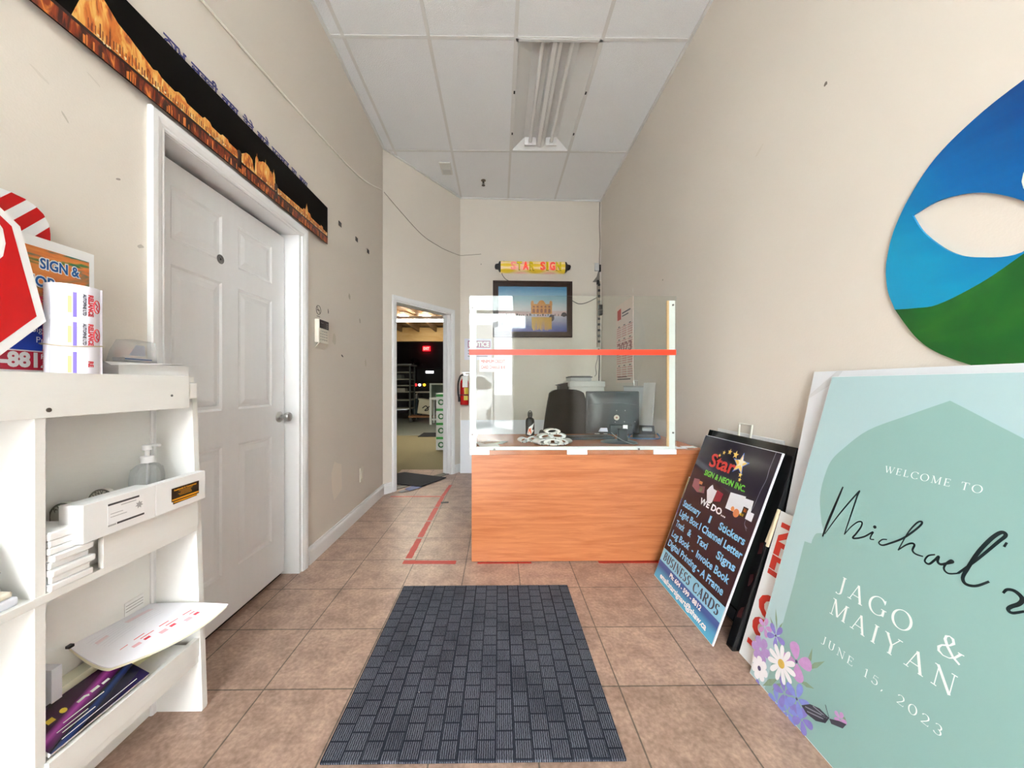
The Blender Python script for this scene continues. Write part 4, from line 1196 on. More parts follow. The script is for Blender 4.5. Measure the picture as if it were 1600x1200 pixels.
# office chair behind the desk
t = thing('office_chair', 'black office chair with rounded high back behind the desk', 'chair', Matrix.Translation((0.665, 3.47, 0)) @ Matrix.Rotation(math.radians(6), 4, 'Z'))
M_CHAIR = mat('black chair fabric', (24, 24, 25), 0.9, spec=0.15, noise=(40, 0.3), bump=(220, 0.3))
mb = MB()
def chair_back(u, v, d=0.0):
    x = (u - 0.5) * 2
    w = 0.26 * (1 - 0.36 * v ** 1.3)
    zz = 0.52 + 0.545 * v - 0.035 * (v ** 3) * (x ** 4)
    return Vector((x * w, -0.03 + 0.05 * x * x * -1 + 0.10 * v + d, zz))
g0 = [[mb.bm.verts.new(chair_back(i / 14, j / 14)) for j in range(15)] for i in range(15)]
g1 = [[mb.bm.verts.new(chair_back(i / 14, j / 14, 0.06)) for j in range(15)] for i in range(15)]
for i in range(14):
    for j in range(14):
        mb.bm.faces.new((g0[i][j], g0[i + 1][j], g0[i + 1][j + 1], g0[i][j + 1])); mb.bm.faces.new((g1[i][j], g1[i][j + 1], g1[i + 1][j + 1], g1[i + 1][j]))
for i in range(14):
    mb.bm.faces.new((g0[i][0], g1[i][0], g1[i + 1][0], g0[i + 1][0])); mb.bm.faces.new((g0[i][14], g0[i + 1][14], g1[i + 1][14], g1[i][14]))
    mb.bm.faces.new((g0[0][i], g0[0][i + 1], g1[0][i + 1], g1[0][i])); mb.bm.faces.new((g0[14][i], g1[14][i], g1[14][i + 1], g0[14][i + 1]))
mb.build('backrest', M_CHAIR, t, smooth=True)
mb = MB(); mb.box(-0.24, 0.24, -0.46, -0.02, 0.42, 0.50, 0.03); mb.build('seat', M_CHAIR, t, smooth=True)
for s in (-1, 1):
    mb = MB(); mb.tube(catmull([(s * 0.235, -0.08, 0.44), (s * 0.29, -0.10, 0.5), (s * 0.295, -0.12, 0.665), (s * 0.295, -0.28, 0.682), (s * 0.29, -0.34, 0.672)], 5), 0.018, 8); mb.build('armrest', M_BLACK, t, smooth=True)
mb = MB(); mb.cyl((0, -0.22, 0.08), (0, -0.22, 0.42), 0.025); mb.build('column', M_BLACK, t, smooth=True)
for k in range(5):
    a = 2 * math.pi * k / 5
    mb = MB(); mb.tube([(0, -0.22, 0.10), (0.27 * math.cos(a), -0.22 + 0.27 * math.sin(a), 0.07)], [0.025, 0.015], 8); lg = mb.build('leg', M_BLACK, t, smooth=True)
    mb = MB(); mb.cyl((0.27 * math.cos(a) - 0.02, -0.22 + 0.27 * math.sin(a), 0.027), (0.27 * math.cos(a) + 0.02, -0.22 + 0.27 * math.sin(a), 0.027), 0.027, seg=12); mb.build('caster', M_BLACK, lg, smooth=True)

# filing cabinet with printer in the back corner
t = thing('filing_cabinet', 'light grey filing cabinet in the back corner carrying the printer', 'cabinet', (0, 0, 0))
mb = MB(); mb.box(0.635, 1.26, 4.17, 4.62, 0.0, 1.0, 0.004); mb.build('body', mat('cabinet grey', (214, 214, 208), 0.45), t)
for k in range(3):
    z = 0.04 + 0.32 * k
    mb = MB(); mb.box(0.65, 1.245, 4.155, 4.170, z, z + 0.30, 0.003); d = mb.build('drawer', mat('cabinet grey', (214, 214, 208), 0.45), t)
    mb = MB(); mb.box(0.88, 1.02, 4.145, 4.155, z + 0.2, z + 0.22); mb.build('handle', M_STEEL, d)
t = thing('printer', 'pale grey printer with black side tray on the filing cabinet', 'printer', (0, 0, 1.0005))
mb = MB(); mb.box(0.83, 1.24, 4.22, 4.58, 0.0, 0.10, 0.008); mb.box(0.82, 1.245, 4.20, 4.585, 0.085, 0.155, 0.008); mb.build('body', mat('printer grey', (222, 222, 218), 0.4), t)
mb = MB(); mb.box(0.85, 1.10, 4.27, 4.55, 0.155, 0.195, 0.006); mb.build('scanner_unit', mat('printer mid grey', (186, 188, 188), 0.4), t)
mb = MB(); mb.box(0.846, 1.11, 4.26, 4.55, 0.195, 0.21, 0.003)
for k in range(10):
    mb.box(0.86 + 0.024 * k, 0.872 + 0.024 * k, 4.262, 4.5, 0.21, 0.215)
mb.build('lid', mat('printer dark grey', (96, 98, 98), 0.4), t)
mb = MB(); mb.prism([(0.695, 0.11), (0.83, 0.14), (0.83, 0.0), (0.725, 0.0), (0.725, 0.095)], 0, -0.22); mb.xf(plane_frame((0, 4.28, 0), (1, 0, 0), (0, 0, 1))).build('side_tray', M_BLACK, t)
# low storage box left of the cabinet
mb = MB(); mb.box(0.60, 0.632, 4.0, 4.45, 0, 0.72, 0.003)
tag(mb.build('wood_board', mat('board brown', (176, 150, 120), 0.6)), 'narrow brown board standing against the grey filing cabinet', 'board')
# white board leaning at the back wall
M = plane_frame((-0.50, back_pt(0) - 0.10, 0.001), (1, 0.02, 0), (0, 0.07, 0.66))
mb = MB(); mb.box(0.008, 1.09, 0, 0.664, -0.008, 0); mb.xf(M)
tag(mb.build('foam_board', mat('foam board white', (238, 240, 246), 0.5)), 'wide white foam board leaning low on the back wall beside the doorway', 'board')

# notice paper on the back wall behind the screen
FRB = plane_frame((0, back_pt(-0.28), 0), (1, 0.03, 0), (0, 0, 1))
mb = MB(); mb.box(-0.445, -0.10, 1.43, 1.70, 0.001, 0.003); n = mb.xf(FRB).build('wall_notice', mat('pale lilac paper', (226, 226, 238), 0.7))
tag(n, 'white notice sheet with purple heading band taped on the back wall', 'notice')
mb = MB(); mb.box(-0.40, -0.115, 1.585, 1.675, 0.003, 0.0034); mb.xf(FRB).build('heading_band', mat('mauve ink', (160, 96, 128), 0.6), n)
mb = MB(); mb.text('NOTICE', -0.385, 1.600, 0.058, 0.0037, width=0.255, bold=0.004)
mb.xf(FRB).build('lettering', M_PAPER, n)
mb = MB()
for k in range(3):
    mb.box(-0.40, -0.15 - 0.03 * (k % 2), 1.47 + 0.035 * k, 1.482 + 0.035 * k, 0.003, 0.0034)
mb.xf(FRB).build('text_lines', mat('grey ink', (150, 150, 160), 0.6), n)

# fire extinguisher by the doorway
t = thing('fire_extinguisher', 'red fire extinguisher with black hose hung beside the doorway', 'fire extinguisher', (-0.437, 4.525, 0.86))
mb = MB(); mb.lathe([(0, 0), (0.05, 0), (0.054, 0.008), (0.054, 0.27), (0.048, 0.30), (0.03, 0.325), (0.018, 0.335), (0.018, 0.35), (0, 0.35)]); mb.build('body', mat('extinguisher red', (196, 22, 24), 0.25), t, smooth=True)
mb = MB(); mb.cyl((0, 0, 0.345), (0, 0, 0.375), 0.016, seg=12); mb.box(-0.012, 0.05, -0.02, 0.012, 0.365, 0.385, 0.003); mb.box(-0.03, 0.06, -0.012, 0.012, 0.40, 0.412, 0.003); mb.box(-0.012, 0.012, -0.012, 0.012, 0.375, 0.405); mb.build('handle', M_STEEL, t, smooth=False)
mb = MB(); mb.tube(catmull([(-0.015, -0.01, 0.375), (-0.05, -0.02, 0.36), (-0.075, -0.03, 0.28), (-0.078, -0.03, 0.16), (-0.064, -0.03, 0.07)], 6), 0.010, 8); mb.tube([(-0.066, -0.03, 0.10), (-0.062, -0.03, 0.04)], [0.013, 0.016], 10); mb.build('hose', M_BLACK, t, smooth=True)
mb = MB(); mb.lathe([(0.0546, 0.12), (0.0546, 0.13), (0.055, 0.13), (0.055, 0.12), (0.0546, 0.12)]); mb.tube([(-0.05, -0.02, 0.125), (-0.078, -0.03, 0.125)], 0.004, 6); mb.build('strap', M_BLACK, t, smooth=True)
def wrap_label(z0, z1, a0, a1, rgb, nm):
    mb = MB(); mb.grid(lambda u, v: (0.0552 * math.cos(a0 + (a1 - a0) * u), 0.0552 * math.sin(a0 + (a1 - a0) * u), z0 + (z1 - z0) * v), 10, 1)
    return mb.build(nm, mat(nm + ' colour', rgb, 0.5), t)
wrap_label(0.135, 0.215, -1.5, -0.5, (226, 196, 70), 'yellow_label'); wrap_label(0.06, 0.115, -1.6, -0.6, (222, 200, 90), 'lower_label')
mb = MB(); mb.box(-0.02, 0.046, -0.058, -0.055, 0.22, 0.36); mb.build('service_tag', M_PAPER, t)
mb = MB(); mb.box(-0.02, 0.02, 0.05, 0.072, 0.1, 0.36); mb.build('wall_hook', M_STEEL, t)

# picture of a golden palace by water, in a dark frame
def bk(z=0.0, x=0.43):
    return plane_frame((0, back_pt(0), 0), Vector((XR - B0.x, 0.055, 0)), (0, 0, 1)) @ Matrix.Translation((0, 0, z))
FP = bk()
t = thing('framed_picture', 'dark framed picture of a golden domed building mirrored in blue water', 'picture', FP @ Matrix.Translation((0.43, 2.083, 0)))
w2, h2, fw = 0.512, 0.361, 0.070
M_FRAME = wood_mat('dark walnut', (34, 20, 14), (58, 34, 24), (6, 6, 40), 0.35, 0.25)
for pts in ([(-w2, -h2), (w2, -h2), (w2 - fw, -h2 + fw), (-w2 + fw, -h2 + fw)], [(-w2, h2), (w2, h2), (w2 - fw, h2 - fw), (-w2 + fw, h2 - fw)],
            [(-w2, -h2), (-w2, h2), (-w2 + fw, h2 - fw), (-w2 + fw, -h2 + fw)], [(w2, -h2), (w2, h2), (w2 - fw, h2 - fw), (w2 - fw, -h2 + fw)]):
    mb = MB(); mb.prism(pts, 0.002, 0.028)
    c = Vector((sum(p[0] for p in pts) / 4, sum(p[1] for p in pts) / 4))
    outer = [Vector(p) * 1 for p in pts]
    mb.prism([tuple(Vector(p) * 0.992) for p in (pts[0], pts[1])] + [tuple(Vector(pts[1]).lerp(Vector(pts[2]), 0.3)), tuple(Vector(pts[0]).lerp(Vector(pts[3]), 0.3))], 0.028, 0.038)
    mb.build('frame_rail', M_FRAME, t)
iw, ih = w2 - fw, h2 - fw
mb = MB(); mb.box(-iw, iw, -ih, ih, 0.002, 0.010)
pic = mb.build('print', ramp_mat('picture print', 'Y', [(-0.291, (62, 62, 150)), (-0.20, (112, 124, 188)), (-0.07, (206, 204, 220)), (0.0, (230, 224, 226)), (0.06, (218, 226, 230)), (0.17, (160, 206, 222)), (0.291, (86, 156, 200))], 0.25, (14, 0.06), (1, 4, 1)), t)
G1 = mat('picture gold', (228, 152, 60), 0.3, noise=(60, 0.35)); G2 = mat('picture amber', (150, 74, 24), 0.3, noise=(60, 0.3)); G3 = mat('picture pale', (226, 196, 196), 0.3, noise=(40, 0.08))
bx = 0.115
mb = MB()
mb.flat(rect(bx - 0.135, -0.06, bx + 0.135, 0.06), 0.0112); mb.flat(rect(bx - 0.14, 0.055, bx + 0.14, 0.068), 0.0115)
mb.flat([(bx - 0.05, 0.06), (bx + 0.05, 0.06), (bx + 0.05, 0.085), (bx - 0.05, 0.085)], 0.0112)
mb.flat(circle(bx, 0.085, 0.04, 16, 0.032, 0, math.pi), 0.0113)
for s in (-1, 1):
    mb.flat(rect(bx + s * 0.12 - 0.018, 0.06, bx + s * 0.12 + 0.018, 0.09), 0.0112); mb.flat(circle(bx + s * 0.12, 0.09, 0.018, 12, 0.02, 0, math.pi), 0.0113)
    mb.flat([(bx + s * 0.12 - 0.002, 0.105), (bx + s * 0.12 + 0.002, 0.105), (bx + s * 0.12, 0.128)], 0.0113)
mb.build('palace', G1, pic)
mb = MB()
for k in range(5):
    mb.flat([(bx - 0.115 + 0.05 * k, -0.045), (bx - 0.085 + 0.05 * k, -0.045), (bx - 0.085 + 0.05 * k, -0.005), (bx - 0.10 + 0.05 * k, 0.012), (bx - 0.115 + 0.05 * k, -0.005)], 0.0118)
    mb.flat(rect(bx - 0.112 + 0.05 * k, 0.022, bx - 0.088 + 0.05 * k, 0.044), 0.0118)
mb.build('palace_openings', G2, pic)
mb = MB(); mb.flat(rect(-iw, -0.085, bx - 0.135, -0.03), 0.0111); mb.flat(rect(bx + 0.135, -0.085, iw, -0.02), 0.0111); mb.flat(rect(bx - 0.06, -0.095, bx + 0.06, -0.06), 0.0118); mb.build('far_shore', G3, pic)
mb = MB()
for k in range(26):
    x = -iw + 0.02 + k * 0.034 + random.uniform(-0.008, 0.008)
    mb.flat(rect(x, -0.085, x + random.uniform(0.006, 0.018), -0.085 + random.uniform(0.012, 0.03)), 0.0120)
mb.flat(circle(bx + 0.13, -0.11, 0.035, 12, 0.045), 0.0121); mb.flat(circle(iw - 0.035, -0.065, 0.034, 12, 0.03), 0.0121)
mb.build('shore_figures', mat('picture dark', (52, 40, 48), 0.4), pic)
mb = MB()
for k in range(16):
    x = bx - 0.13 + 0.26 * k / 16
    mb.flat([(x, -0.10), (x + 0.018, -0.10), (x + 0.016 + random.uniform(-0.006, 0.006), -0.285 + random.uniform(0, 0.05)), (x + 0.004, -0.285 + random.uniform(0, 0.05))], 0.0116 + 0.00004 * k)
mb.build('reflection', mat('picture yellow', (216, 168, 52), 0.3, noise=(50, 0.4), stretch=(1, 5, 1)), pic)
mb = MB(); mb.box(-iw, iw, -ih, ih, 0.0135, 0.0150); mb.build('glazing', clear_mat('picture glass', (252, 252, 252), 1.45, 0.8), t)

# STAR SIGN tube sign
t = thing('neon_sign', 'yellow and pink striped tube sign lettered STAR SIGN above the picture', 'sign', FP @ Matrix.Translation((0.428, 2.617, 0)))
hw, rr = 0.412, 0.075
mb = MB(); n = 14
mb.grid(lambda u, v: (-hw + 2 * hw * v, rr * math.cos(math.pi * (1 - u)) * -1 if False else -rr * math.cos(math.pi * u), 0.02 + 0.06 * math.sin(math.pi * u)), n, 1)
mb.box(-hw, hw, -rr, rr, 0.002, 0.02)
def sign_stripes():
    m = bpy.data.materials.new('striped sign print'); m.use_nodes = True
    tt = m.node_tree; b = tt.nodes['Principled BSDF']; b.inputs['Roughness'].default_value = 0.3
    tc = nd(tt, 'TexCoord'); sp = nd(tt, 'SeparateXYZ'); tt.links.new(tc.outputs['Object'], sp.inputs[0])
    def wave(out, sc, ph):
        a = nd(tt, 'Math', operation='MULTIPLY_ADD'); a.inputs[1].default_value = sc; a.inputs[2].default_value = ph; tt.links.new(out, a.inputs[0])
        s_ = nd(tt, 'Math', operation='SINE'); tt.links.new(a.outputs[0], s_.inputs[0]); return s_.outputs[0]
    wy = wave(sp.outputs[1], 95, 0.6); wx = wave(sp.outputs[0], 17, 1.0)
    ad = nd(tt, 'Math', operation='ADD'); tt.links.new(wx, ad.inputs[0]); tt.links.new(wy, ad.inputs[1])
    cr = nd(tt, 'ValToRGB'); e = cr.color_ramp.elements; e.new(0.5)
    for el, p, c in zip(e, (0.25, 0.5, 0.8), ((250, 196, 176), (250, 226, 170), (238, 206, 60))):
        el.position = p; el.color = lin(c)
    mr = nd(tt, 'MapRange'); mr.inputs[1].default_value = -2; mr.inputs[2].default_value = 2; tt.links.new(ad.outputs[0], mr.inputs[0])
    tt.links.new(mr.outputs[0], cr.inputs[0]); tt.links.new(cr.outputs[0], b.inputs['Base Color'])
    tt.links.new(cr.outputs[0], b.inputs['Emission Color']); b.inputs['Emission Strength'].default_value = 0.025
    return m
mb.build('tube_body', sign_stripes(), t, smooth=True)
MR = mat('red neon', (236, 40, 34), 0.3, emit=((255, 50, 40), 0.08)); MY = mat('yellow neon', (238, 214, 20), 0.3, emit=((250, 225, 30), 0.05)); MP = mat('pink neon', (250, 150, 150), 0.3, emit=((255, 140, 140), 0.06))
xx = -0.285
for ch, w_, m_ in (('S', 0.065, MP), ('T', 0.062, MY), ('A', 0.07, MR), ('R', 0.062, MY), (' ', 0.06, None), ('S', 0.062, MR), ('I', 0.03, MY), ('G', 0.068, MR), ('N', 0.066, MY)):
    if m_ is None:
        xx += w_; continue
    mb = MB(); mb.text(ch, xx, -0.047, 0.094, 0.0885, width=w_, bold=0.0048, outline=True); mb.build('letter', m_, t, smooth=True)
    if m_ is MY:
        mb = MB(); mb.text(ch, xx - 0.002, -0.049, 0.098, 0.0815, width=w_ + 0.004, bold=0.0078, outline=True); mb.build('letter_shade', mat('letter shade', (84, 80, 20), 0.4), t)
    xx += w_ + 0.014
for s in (-1, 1):
    mb = MB(); mb.prism([(s * hw, -0.06), (s * (hw + 0.016), -0.06), (s * (hw + 0.03), -0.03), (s * (hw + 0.066), -0.022), (s * (hw + 0.074), 0.0), (s * (hw + 0.066), 0.022), (s * (hw + 0.03), 0.03), (s * (hw + 0.016), 0.06), (s * hw, 0.06)], 0.002, 0.07)
    mb.build('end_bracket', M_BLACK, t)
mb = MB(); mb.tube(catmull([(-0.40, -0.06, 0.02), (-0.385, -0.10, 0.008), (-0.35, -0.145, 0.005), (-0.31, -0.168, 0.004)], 6), 0.004, 6); mb.build('cord', M_BLACK, t, smooth=True)

# corner wiring: power strip, adapters and cords
cy = back_pt(1.28) - 0.004
FK = plane_frame((1.285, back_pt(1.285) - 0.001, 0), (1, 0.03, 0), (0, 0, 1))
t = thing('power_strip', 'tall vertical power strip full of black plugs in the back corner', 'power strip', FK @ Matrix.Translation((0, 2.03, 0)))
mb = MB(); mb.box(-0.022, 0.022, -0.43, 0.42, 0.0, 0.026, 0.003); mb.build('body', mat('strip brown grey', (150, 138, 124), 0.5), t)
for k in range(11):
    mb = MB(); y = 0.37 - 0.073 * k
    big = k in (4, 5)
    mb.box(-0.014 if not big else -0.01, 0.014 if not big else 0.036, y - (0.014 if not big else 0.03), y + (0.014 if not big else 0.03), 0.026, 0.05 if not big else 0.075, 0.004)
    mb.build('plug', M_BLACK, t)
t = thing('power_adapter', 'small white plug box with grey bracket above the power strip', 'adapter', FK @ Matrix.Translation((-0.02, 2.635, 0)))
mb = MB(); mb.box(-0.03, 0.022, -0.05, 0.05, 0, 0.035, 0.004); mb.build('body', M_GREYPLASTIC, t)
mb = MB(); mb.prism([(0.026, -0.03), (0.026, -0.19), (-0.055, -0.19), (0.0, -0.12)], 0, 0.02); mb.build('bracket', mat('bracket grey', (120, 114, 108), 0.5), t)
mb = MB(); mb.box(0.024, 0.050, -0.06, 0.03, 0.0, 0.03, 0.004); mb.box(-0.005, 0.03, -0.23, -0.17, 0.0, 0.035, 0.006); mb.build('plug', M_BLACK, t)


def cable(name, pts, r, m, label, cat='cable', n=6):
    mb = MB(); mb.tube(catmull(pts, n), r, 6)
    return tag(mb.build(name, m, smooth=True), label, cat)


def bp_(x, z, d=0.006):
    return (x, back_pt(x) - d, z)


cable('wall_cable', [bp_(1.305, 3.48), bp_(1.30, 3.2), bp_(1.308, 2.95), bp_(1.30, 2.75), bp_(1.302, 2.47)], 0.005, mat('grey brown cable', (140, 130, 118), 0.5), 'grey cable running down the back corner from the ceiling', 'cable')
cable('wall_cable', [bp_(1.285, 1.58), bp_(1.275, 1.45), bp_(1.25, 1.35), bp_(1.26, 1.26), bp_(1.24, 1.22)], 0.004, mat('light grey cable', (120, 116, 110), 0.5), 'thin grey cord dropping from the power strip to the printer')
cable('wall_cable', [bp_(1.295, 1.58), bp_(1.30, 1.4), bp_(1.295, 1.2), bp_(1.30, 1.0), bp_(1.30, 0.7)], 0.006, M_BLACK, 'black cord dropping straight down the back corner below the power strip')
cable('wall_cable', [bp_(0.945, 2.20), bp_(1.03, 2.16), bp_(1.13, 2.175), bp_(1.262, 2.24)], 0.0045, M_BLACK, 'black cord from the framed picture to the power strip')
LW = XL + 0.005
def ap_(s, z, d=0.005):
    p = FR_ANG @ Vector((s, z, d)); return tuple(p)
cable('wall_cable', [(LW, 0.9, 2.60), (LW, 1.3, 2.615), (LW, 1.62, 2.64), (LW, 2.21, 2.718), (LW, 3.01, 2.85), (LW, 3.60, 3.055)], 0.0058, mat('cream cable', (250, 246, 236), 0.5), 'cream cable climbing along the left wall to the slanted wall', 'cable', 8)
cable('wall_cable', [ap_(0.01, 3.06), ap_(0.25, 2.93), ap_(0.531, 2.80), ap_(0.80, 2.757), ap_(0.949, 2.752), ap_(1.155, 2.762), bp_(-0.42, 2.768), bp_(-0.232, 2.785)], 0.0032, mat('brown grey cord', (150, 138, 124), 0.5), 'thin brown grey cord sagging across the slanted wall to the back wall', 'cable', 8)

# right wall by the desk: calendar, papers, white boards
FRR = plane_frame((XR, 0, 0), (0, -1, 0), (0, 0, 1))
t = thing('wall_calendar', 'tall narrow paper year calendar with red grids on the right wall', 'calendar', FRR)
mb = MB(); mb.box(-4.05, -3.53, 1.13, 1.99, 0.002, 0.006); mb.build('sheet', mat('calendar paper', (236, 218, 206), 0.7), t)
mb = MB(); mb.flat([(-4.0, 1.82), (-3.88, 1.82), (-3.88, 1.94), (-4.0, 1.93)], 0.0064); mb.build('emblem', mat('calendar red', (206, 70, 60), 0.6), t)
GP = grid_print_mat('calendar grid', (238, 222, 212), (206, 120, 110), 0.043, 0.024, 0.12)
for r_ in range(4):
    for c_ in range(3):
        mb = MB(); x = -4.02 + 0.165 * c_; z = 1.625 - 0.143 * r_
        mb.flat(rect(x, z, x + 0.145, z + 0.11), 0.0064); mb.build('month_grid', GP, t)
        mb = MB(); mb.box(x + 0.05, x + 0.10, z + 0.114, z + 0.124, 0.006, 0.0065); mb.build('month_name', mat('calendar ink', (90, 80, 80), 0.6), t)
mb = MB(); mb.text('2023', -3.99, 1.46, 0.10, 0.0068, width=0.42, bold=0.003); mb.build('lettering', mat('calendar grey red', (160, 110, 104), 0.6), t)
mb = MB(); mb.box(-3.85, -3.6, 1.87, 1.885, 0.006, 0.0066); mb.box(-3.85, -3.66, 1.84, 1.852, 0.006, 0.0066); mb.box(-4.0, -3.6, 1.165, 1.175, 0.006, 0.0066); mb.box(-4.0, -3.7, 1.19, 1.198, 0.006, 0.0066); mb.build('small_print', mat('calendar ink', (90, 80, 80), 0.6), t)
t = thing('paper_sheet', 'pale blue white paper sheet hung on a clip below the calendar', 'paper', FRR)
mb = MB(); mb.box(-3.80, -3.26, 0.66, 1.10, 0.001, 0.004); mb.build('sheet', mat('bluish paper', (226, 230, 234), 0.7), t)
mb = MB(); mb.box(-3.80, -3.26, 1.085, 1.10, 0.004, 0.012); mb.tube([(-3.50, 1.10, 0.008), (-3.50, 1.15, 0.008), (-3.42, 1.15, 0.008), (-3.42, 1.10, 0.008)], 0.004, 6); mb.build('clip', M_STEEL, t)
M = plane_frame((XR - 0.10, 3.245, 0.001), (0, -1, 0), (0.09, 0, 1.13))
mb = MB(); mb.box(0, 0.24, 0, 1.13, 0, 0.005); mb.xf(M)
tag(mb.build('foam_board', M_WHITE), 'tall white foam board leaning on the right wall behind the monitor', 'board')
M = plane_frame((XR - 0.06, 4.1, 0.001), (0, -1, 0), (0.05, 0, 0.76))
mb = MB(); mb.box(0.05, 0.66, 0, 0.76, 0, 0.005); mb.xf(M)
tag(mb.build('foam_board', M_WHITE), 'low white foam board leaning on the right wall below the calendar', 'board')

# ================================================================== FLOOR: mat and tape
mb = MB(); mb.box(-0.448, 0.448, -0.92, 0.0, 0.001, 0.010, 0.003)
mb.bm.verts.ensure_lookup_table()
o = mb.build('entrance_mat', rib_mat_mat()); o.location = (-0.074, 1.968, 0)
tag(o, 'charcoal ribbed entrance mat on the tiled floor', 'mat')
TZ = 0.0012
def tape(pieces, label):
    mb = MB()
    for a, b, w in pieces:
        a = Vector(a); b = Vector(b); d = (b - a).normalized(); nrm = Vector((-d.y, d.x)) * w / 2
        n = 12; L = []; R = []
        for k in range(n + 1):
            p = a.lerp(b, k / n); j = random.uniform(0.88, 1.06)
            L.append((p + nrm * j)[:]); R.append((p - nrm * j)[:])
        mb.prism([q[:2] for q in L + R[::-1]], 0.0002, TZ)
    tag(mb.build('floor_tape', M_TAPE), label, 'tape')


tape([((-0.538, 3.98), (-0.562, 3.575), 0.035), ((-0.560, 3.56), (-0.566, 3.265), 0.04), ((-0.567, 3.245), (-0.571, 2.94), 0.042), ((-0.571, 2.915), (-0.575, 2.62), 0.042), ((-0.575, 2.59), (-0.578, 2.30), 0.042)], 'long broken red tape line running along the floor from the desk to the doorway')
tape([((-1.08, 3.578), (-0.57, 3.572), 0.022)], 'thin red tape line crossing the floor in front of the doorway')
tape([((-0.60, 2.250), (-0.27, 2.243), 0.045)], 'short scuffed red tape line on the floor left of the desk')
tape([((-0.135, 2.233), (0.20, 2.234), 0.02), ((0.62, 2.236), (1.0, 2.236), 0.03)], 'red tape running along the foot of the desk')
mb = MB(); mb.prism([(-0.545, 3.36), (-0.475, 3.37), (-0.48, 3.41), (-0.55, 3.40)], 0.0013, 0.0035)
tag(mb.build('tape_scrap', M_BLACK), 'small black tape scrap stuck on the red floor line', 'tape')

# ================================================================== LEFT WALL FITTINGS
t = thing('alarm_keypad', 'cream alarm keypad with dark display and open flap on the left wall', 'keypad', FR_LEFT @ Matrix.Translation((2.365, 1.455, 0)))
mb = MB(); mb.box(-0.068, 0.062, -0.075, 0.075, 0.0, 0.028, 0.004); mb.build('body', M_BEIGE, t)
mb = MB(); mb.box(-0.058, 0.060, 0.018, 0.072, 0.0275, 0.030); dsp = mb.build('display', mat('keypad display', (26, 20, 24), 0.15), t)
mb = MB()
for k in range(3):
    mb.box(0.03, 0.042, 0.028 + 0.012 * k, 0.032 + 0.012 * k, 0.030, 0.0304)
mb.box(-0.045, -0.01, 0.052, 0.054, 0.030, 0.0304)
mb.build('readout', mat('readout grey', (170, 165, 165), 0.4), dsp)
for r_ in range(4):
    for c_ in range(4):
        mb = MB(); x = -0.056 + 0.026 * c_; y = 0.004 - 0.018 * r_
        mb.box(x, x + 0.018, y - 0.009, y, 0.028, 0.031, 0.001); mb.build('key', mat('key grey', (188, 182, 170), 0.5), t)
mb = MB(); mb.box(-0.064, 0.064, -0.062, 0.0, 0, 0.005, 0.001)
fl_ = mb.xf(Matrix.Translation((0, -0.072, 0.026)) @ Matrix.Rotation(math.radians(38), 4, 'X')).build('flap', M_BEIGE, t)
t = thing('no_smoking_sticker', 'small clear round no smoking sticker above the alarm keypad', 'sticker', FR_LEFT @ Matrix.Translation((2.345, 1.590, 0.0005)))
mb = MB(); mb.box(-0.036, 0.036, -0.044, 0.044, 0, 0.0005); mb.build('backing', mat('clear sticker', (222, 214, 200), 0.3), t)
mb = MB(); mb.tube([(0.029 * math.cos(2 * math.pi * k / 28), 0.004 + 0.029 * math.sin(2 * math.pi * k / 28), 0.0008) for k in range(28)], 0.0022, 5, closed=True)
mb.tube([(-0.02, 0.024, 0.0008), (0.02, -0.016, 0.0008)], 0.0018, 5); mb.box(-0.018, 0.016, 0.000, 0.006, 0.0005, 0.001); mb.box(-0.02, 0.02, -0.040, -0.036, 0.0005, 0.001)
mb.build('symbol', mat('sticker ink', (96, 86, 76), 0.5), t)
t = thing('light_switch', 'cream wall plate low on the left wall near the corner', 'switch', FR_LEFT @ Matrix.Translation((3.07, 0.347, 0)))
mb = MB(); mb.box(-0.036, 0.036, -0.058, 0.058, 0, 0.006, 0.002); mb.build('plate', M_BEIGE, t)
mb = MB(); mb.box(-0.017, 0.017, -0.034, 0.034, 0.006, 0.009, 0.001); mb.build('rocker', mat('switch ivory', (240, 234, 220), 0.35), t)
for k, (y, z, lb) in enumerate(((2.661, 2.294, 'nearest the panorama print'), (2.969, 2.306, 'in the middle of the three'), (3.229, 2.303, 'nearest the slanted wall'))):
    mb = MB(); mb.box(y - 0.022, y + 0.022, z - 0.016, z + 0.016, 0.0, 0.003)
    tag(mb.xf(FR_LEFT).build('adhesive_pad', M_BLACK), 'small black square pad high on the left wall, ' + lb, 'pad', 'black pads on the left wall')

# panorama print over the door
t = thing('panorama_print', 'long dark panorama print of lit golden buildings at night above the door', 'print', FR_LEFT @ Matrix.Translation((0, 0, 0.018)))
y0, y1, z0, z1 = 0.78, 2.428, 2.053, 2.298
mb = MB(); mb.box(y0, y1, z0, z1, 0, 0.003); mb.build('sheet', mat('night sky print', (13, 11, 10), 0.6, spec=0.08), t)
def night(nm, cols, sc, st=(1, 1, 1)):
    return fabric_blotch_mat(nm, cols, sc, st, 0.35)
NB = night('lit facade print', [(150, 64, 22), (224, 124, 44), (246, 188, 96), (255, 226, 160)], 16, (3.0, 0.8, 1))
NW = night('lit water print', [(24, 8, 8), (70, 24, 16), (150, 58, 24), (244, 150, 66)], 9, (5, 1.2, 1))
NR = mat('roof edge print', (214, 96, 34), 0.35)
wl = lambda y: 2.100 + 0.006 * math.sin(y * 5)
mb = MB(); mb.flat([(y0, z0 + 0.001), (y1 - 0.001, z0 + 0.001), (y1 - 0.001, 2.098), (y0, 2.098)], 0.0034); mb.build('water', NW, t)
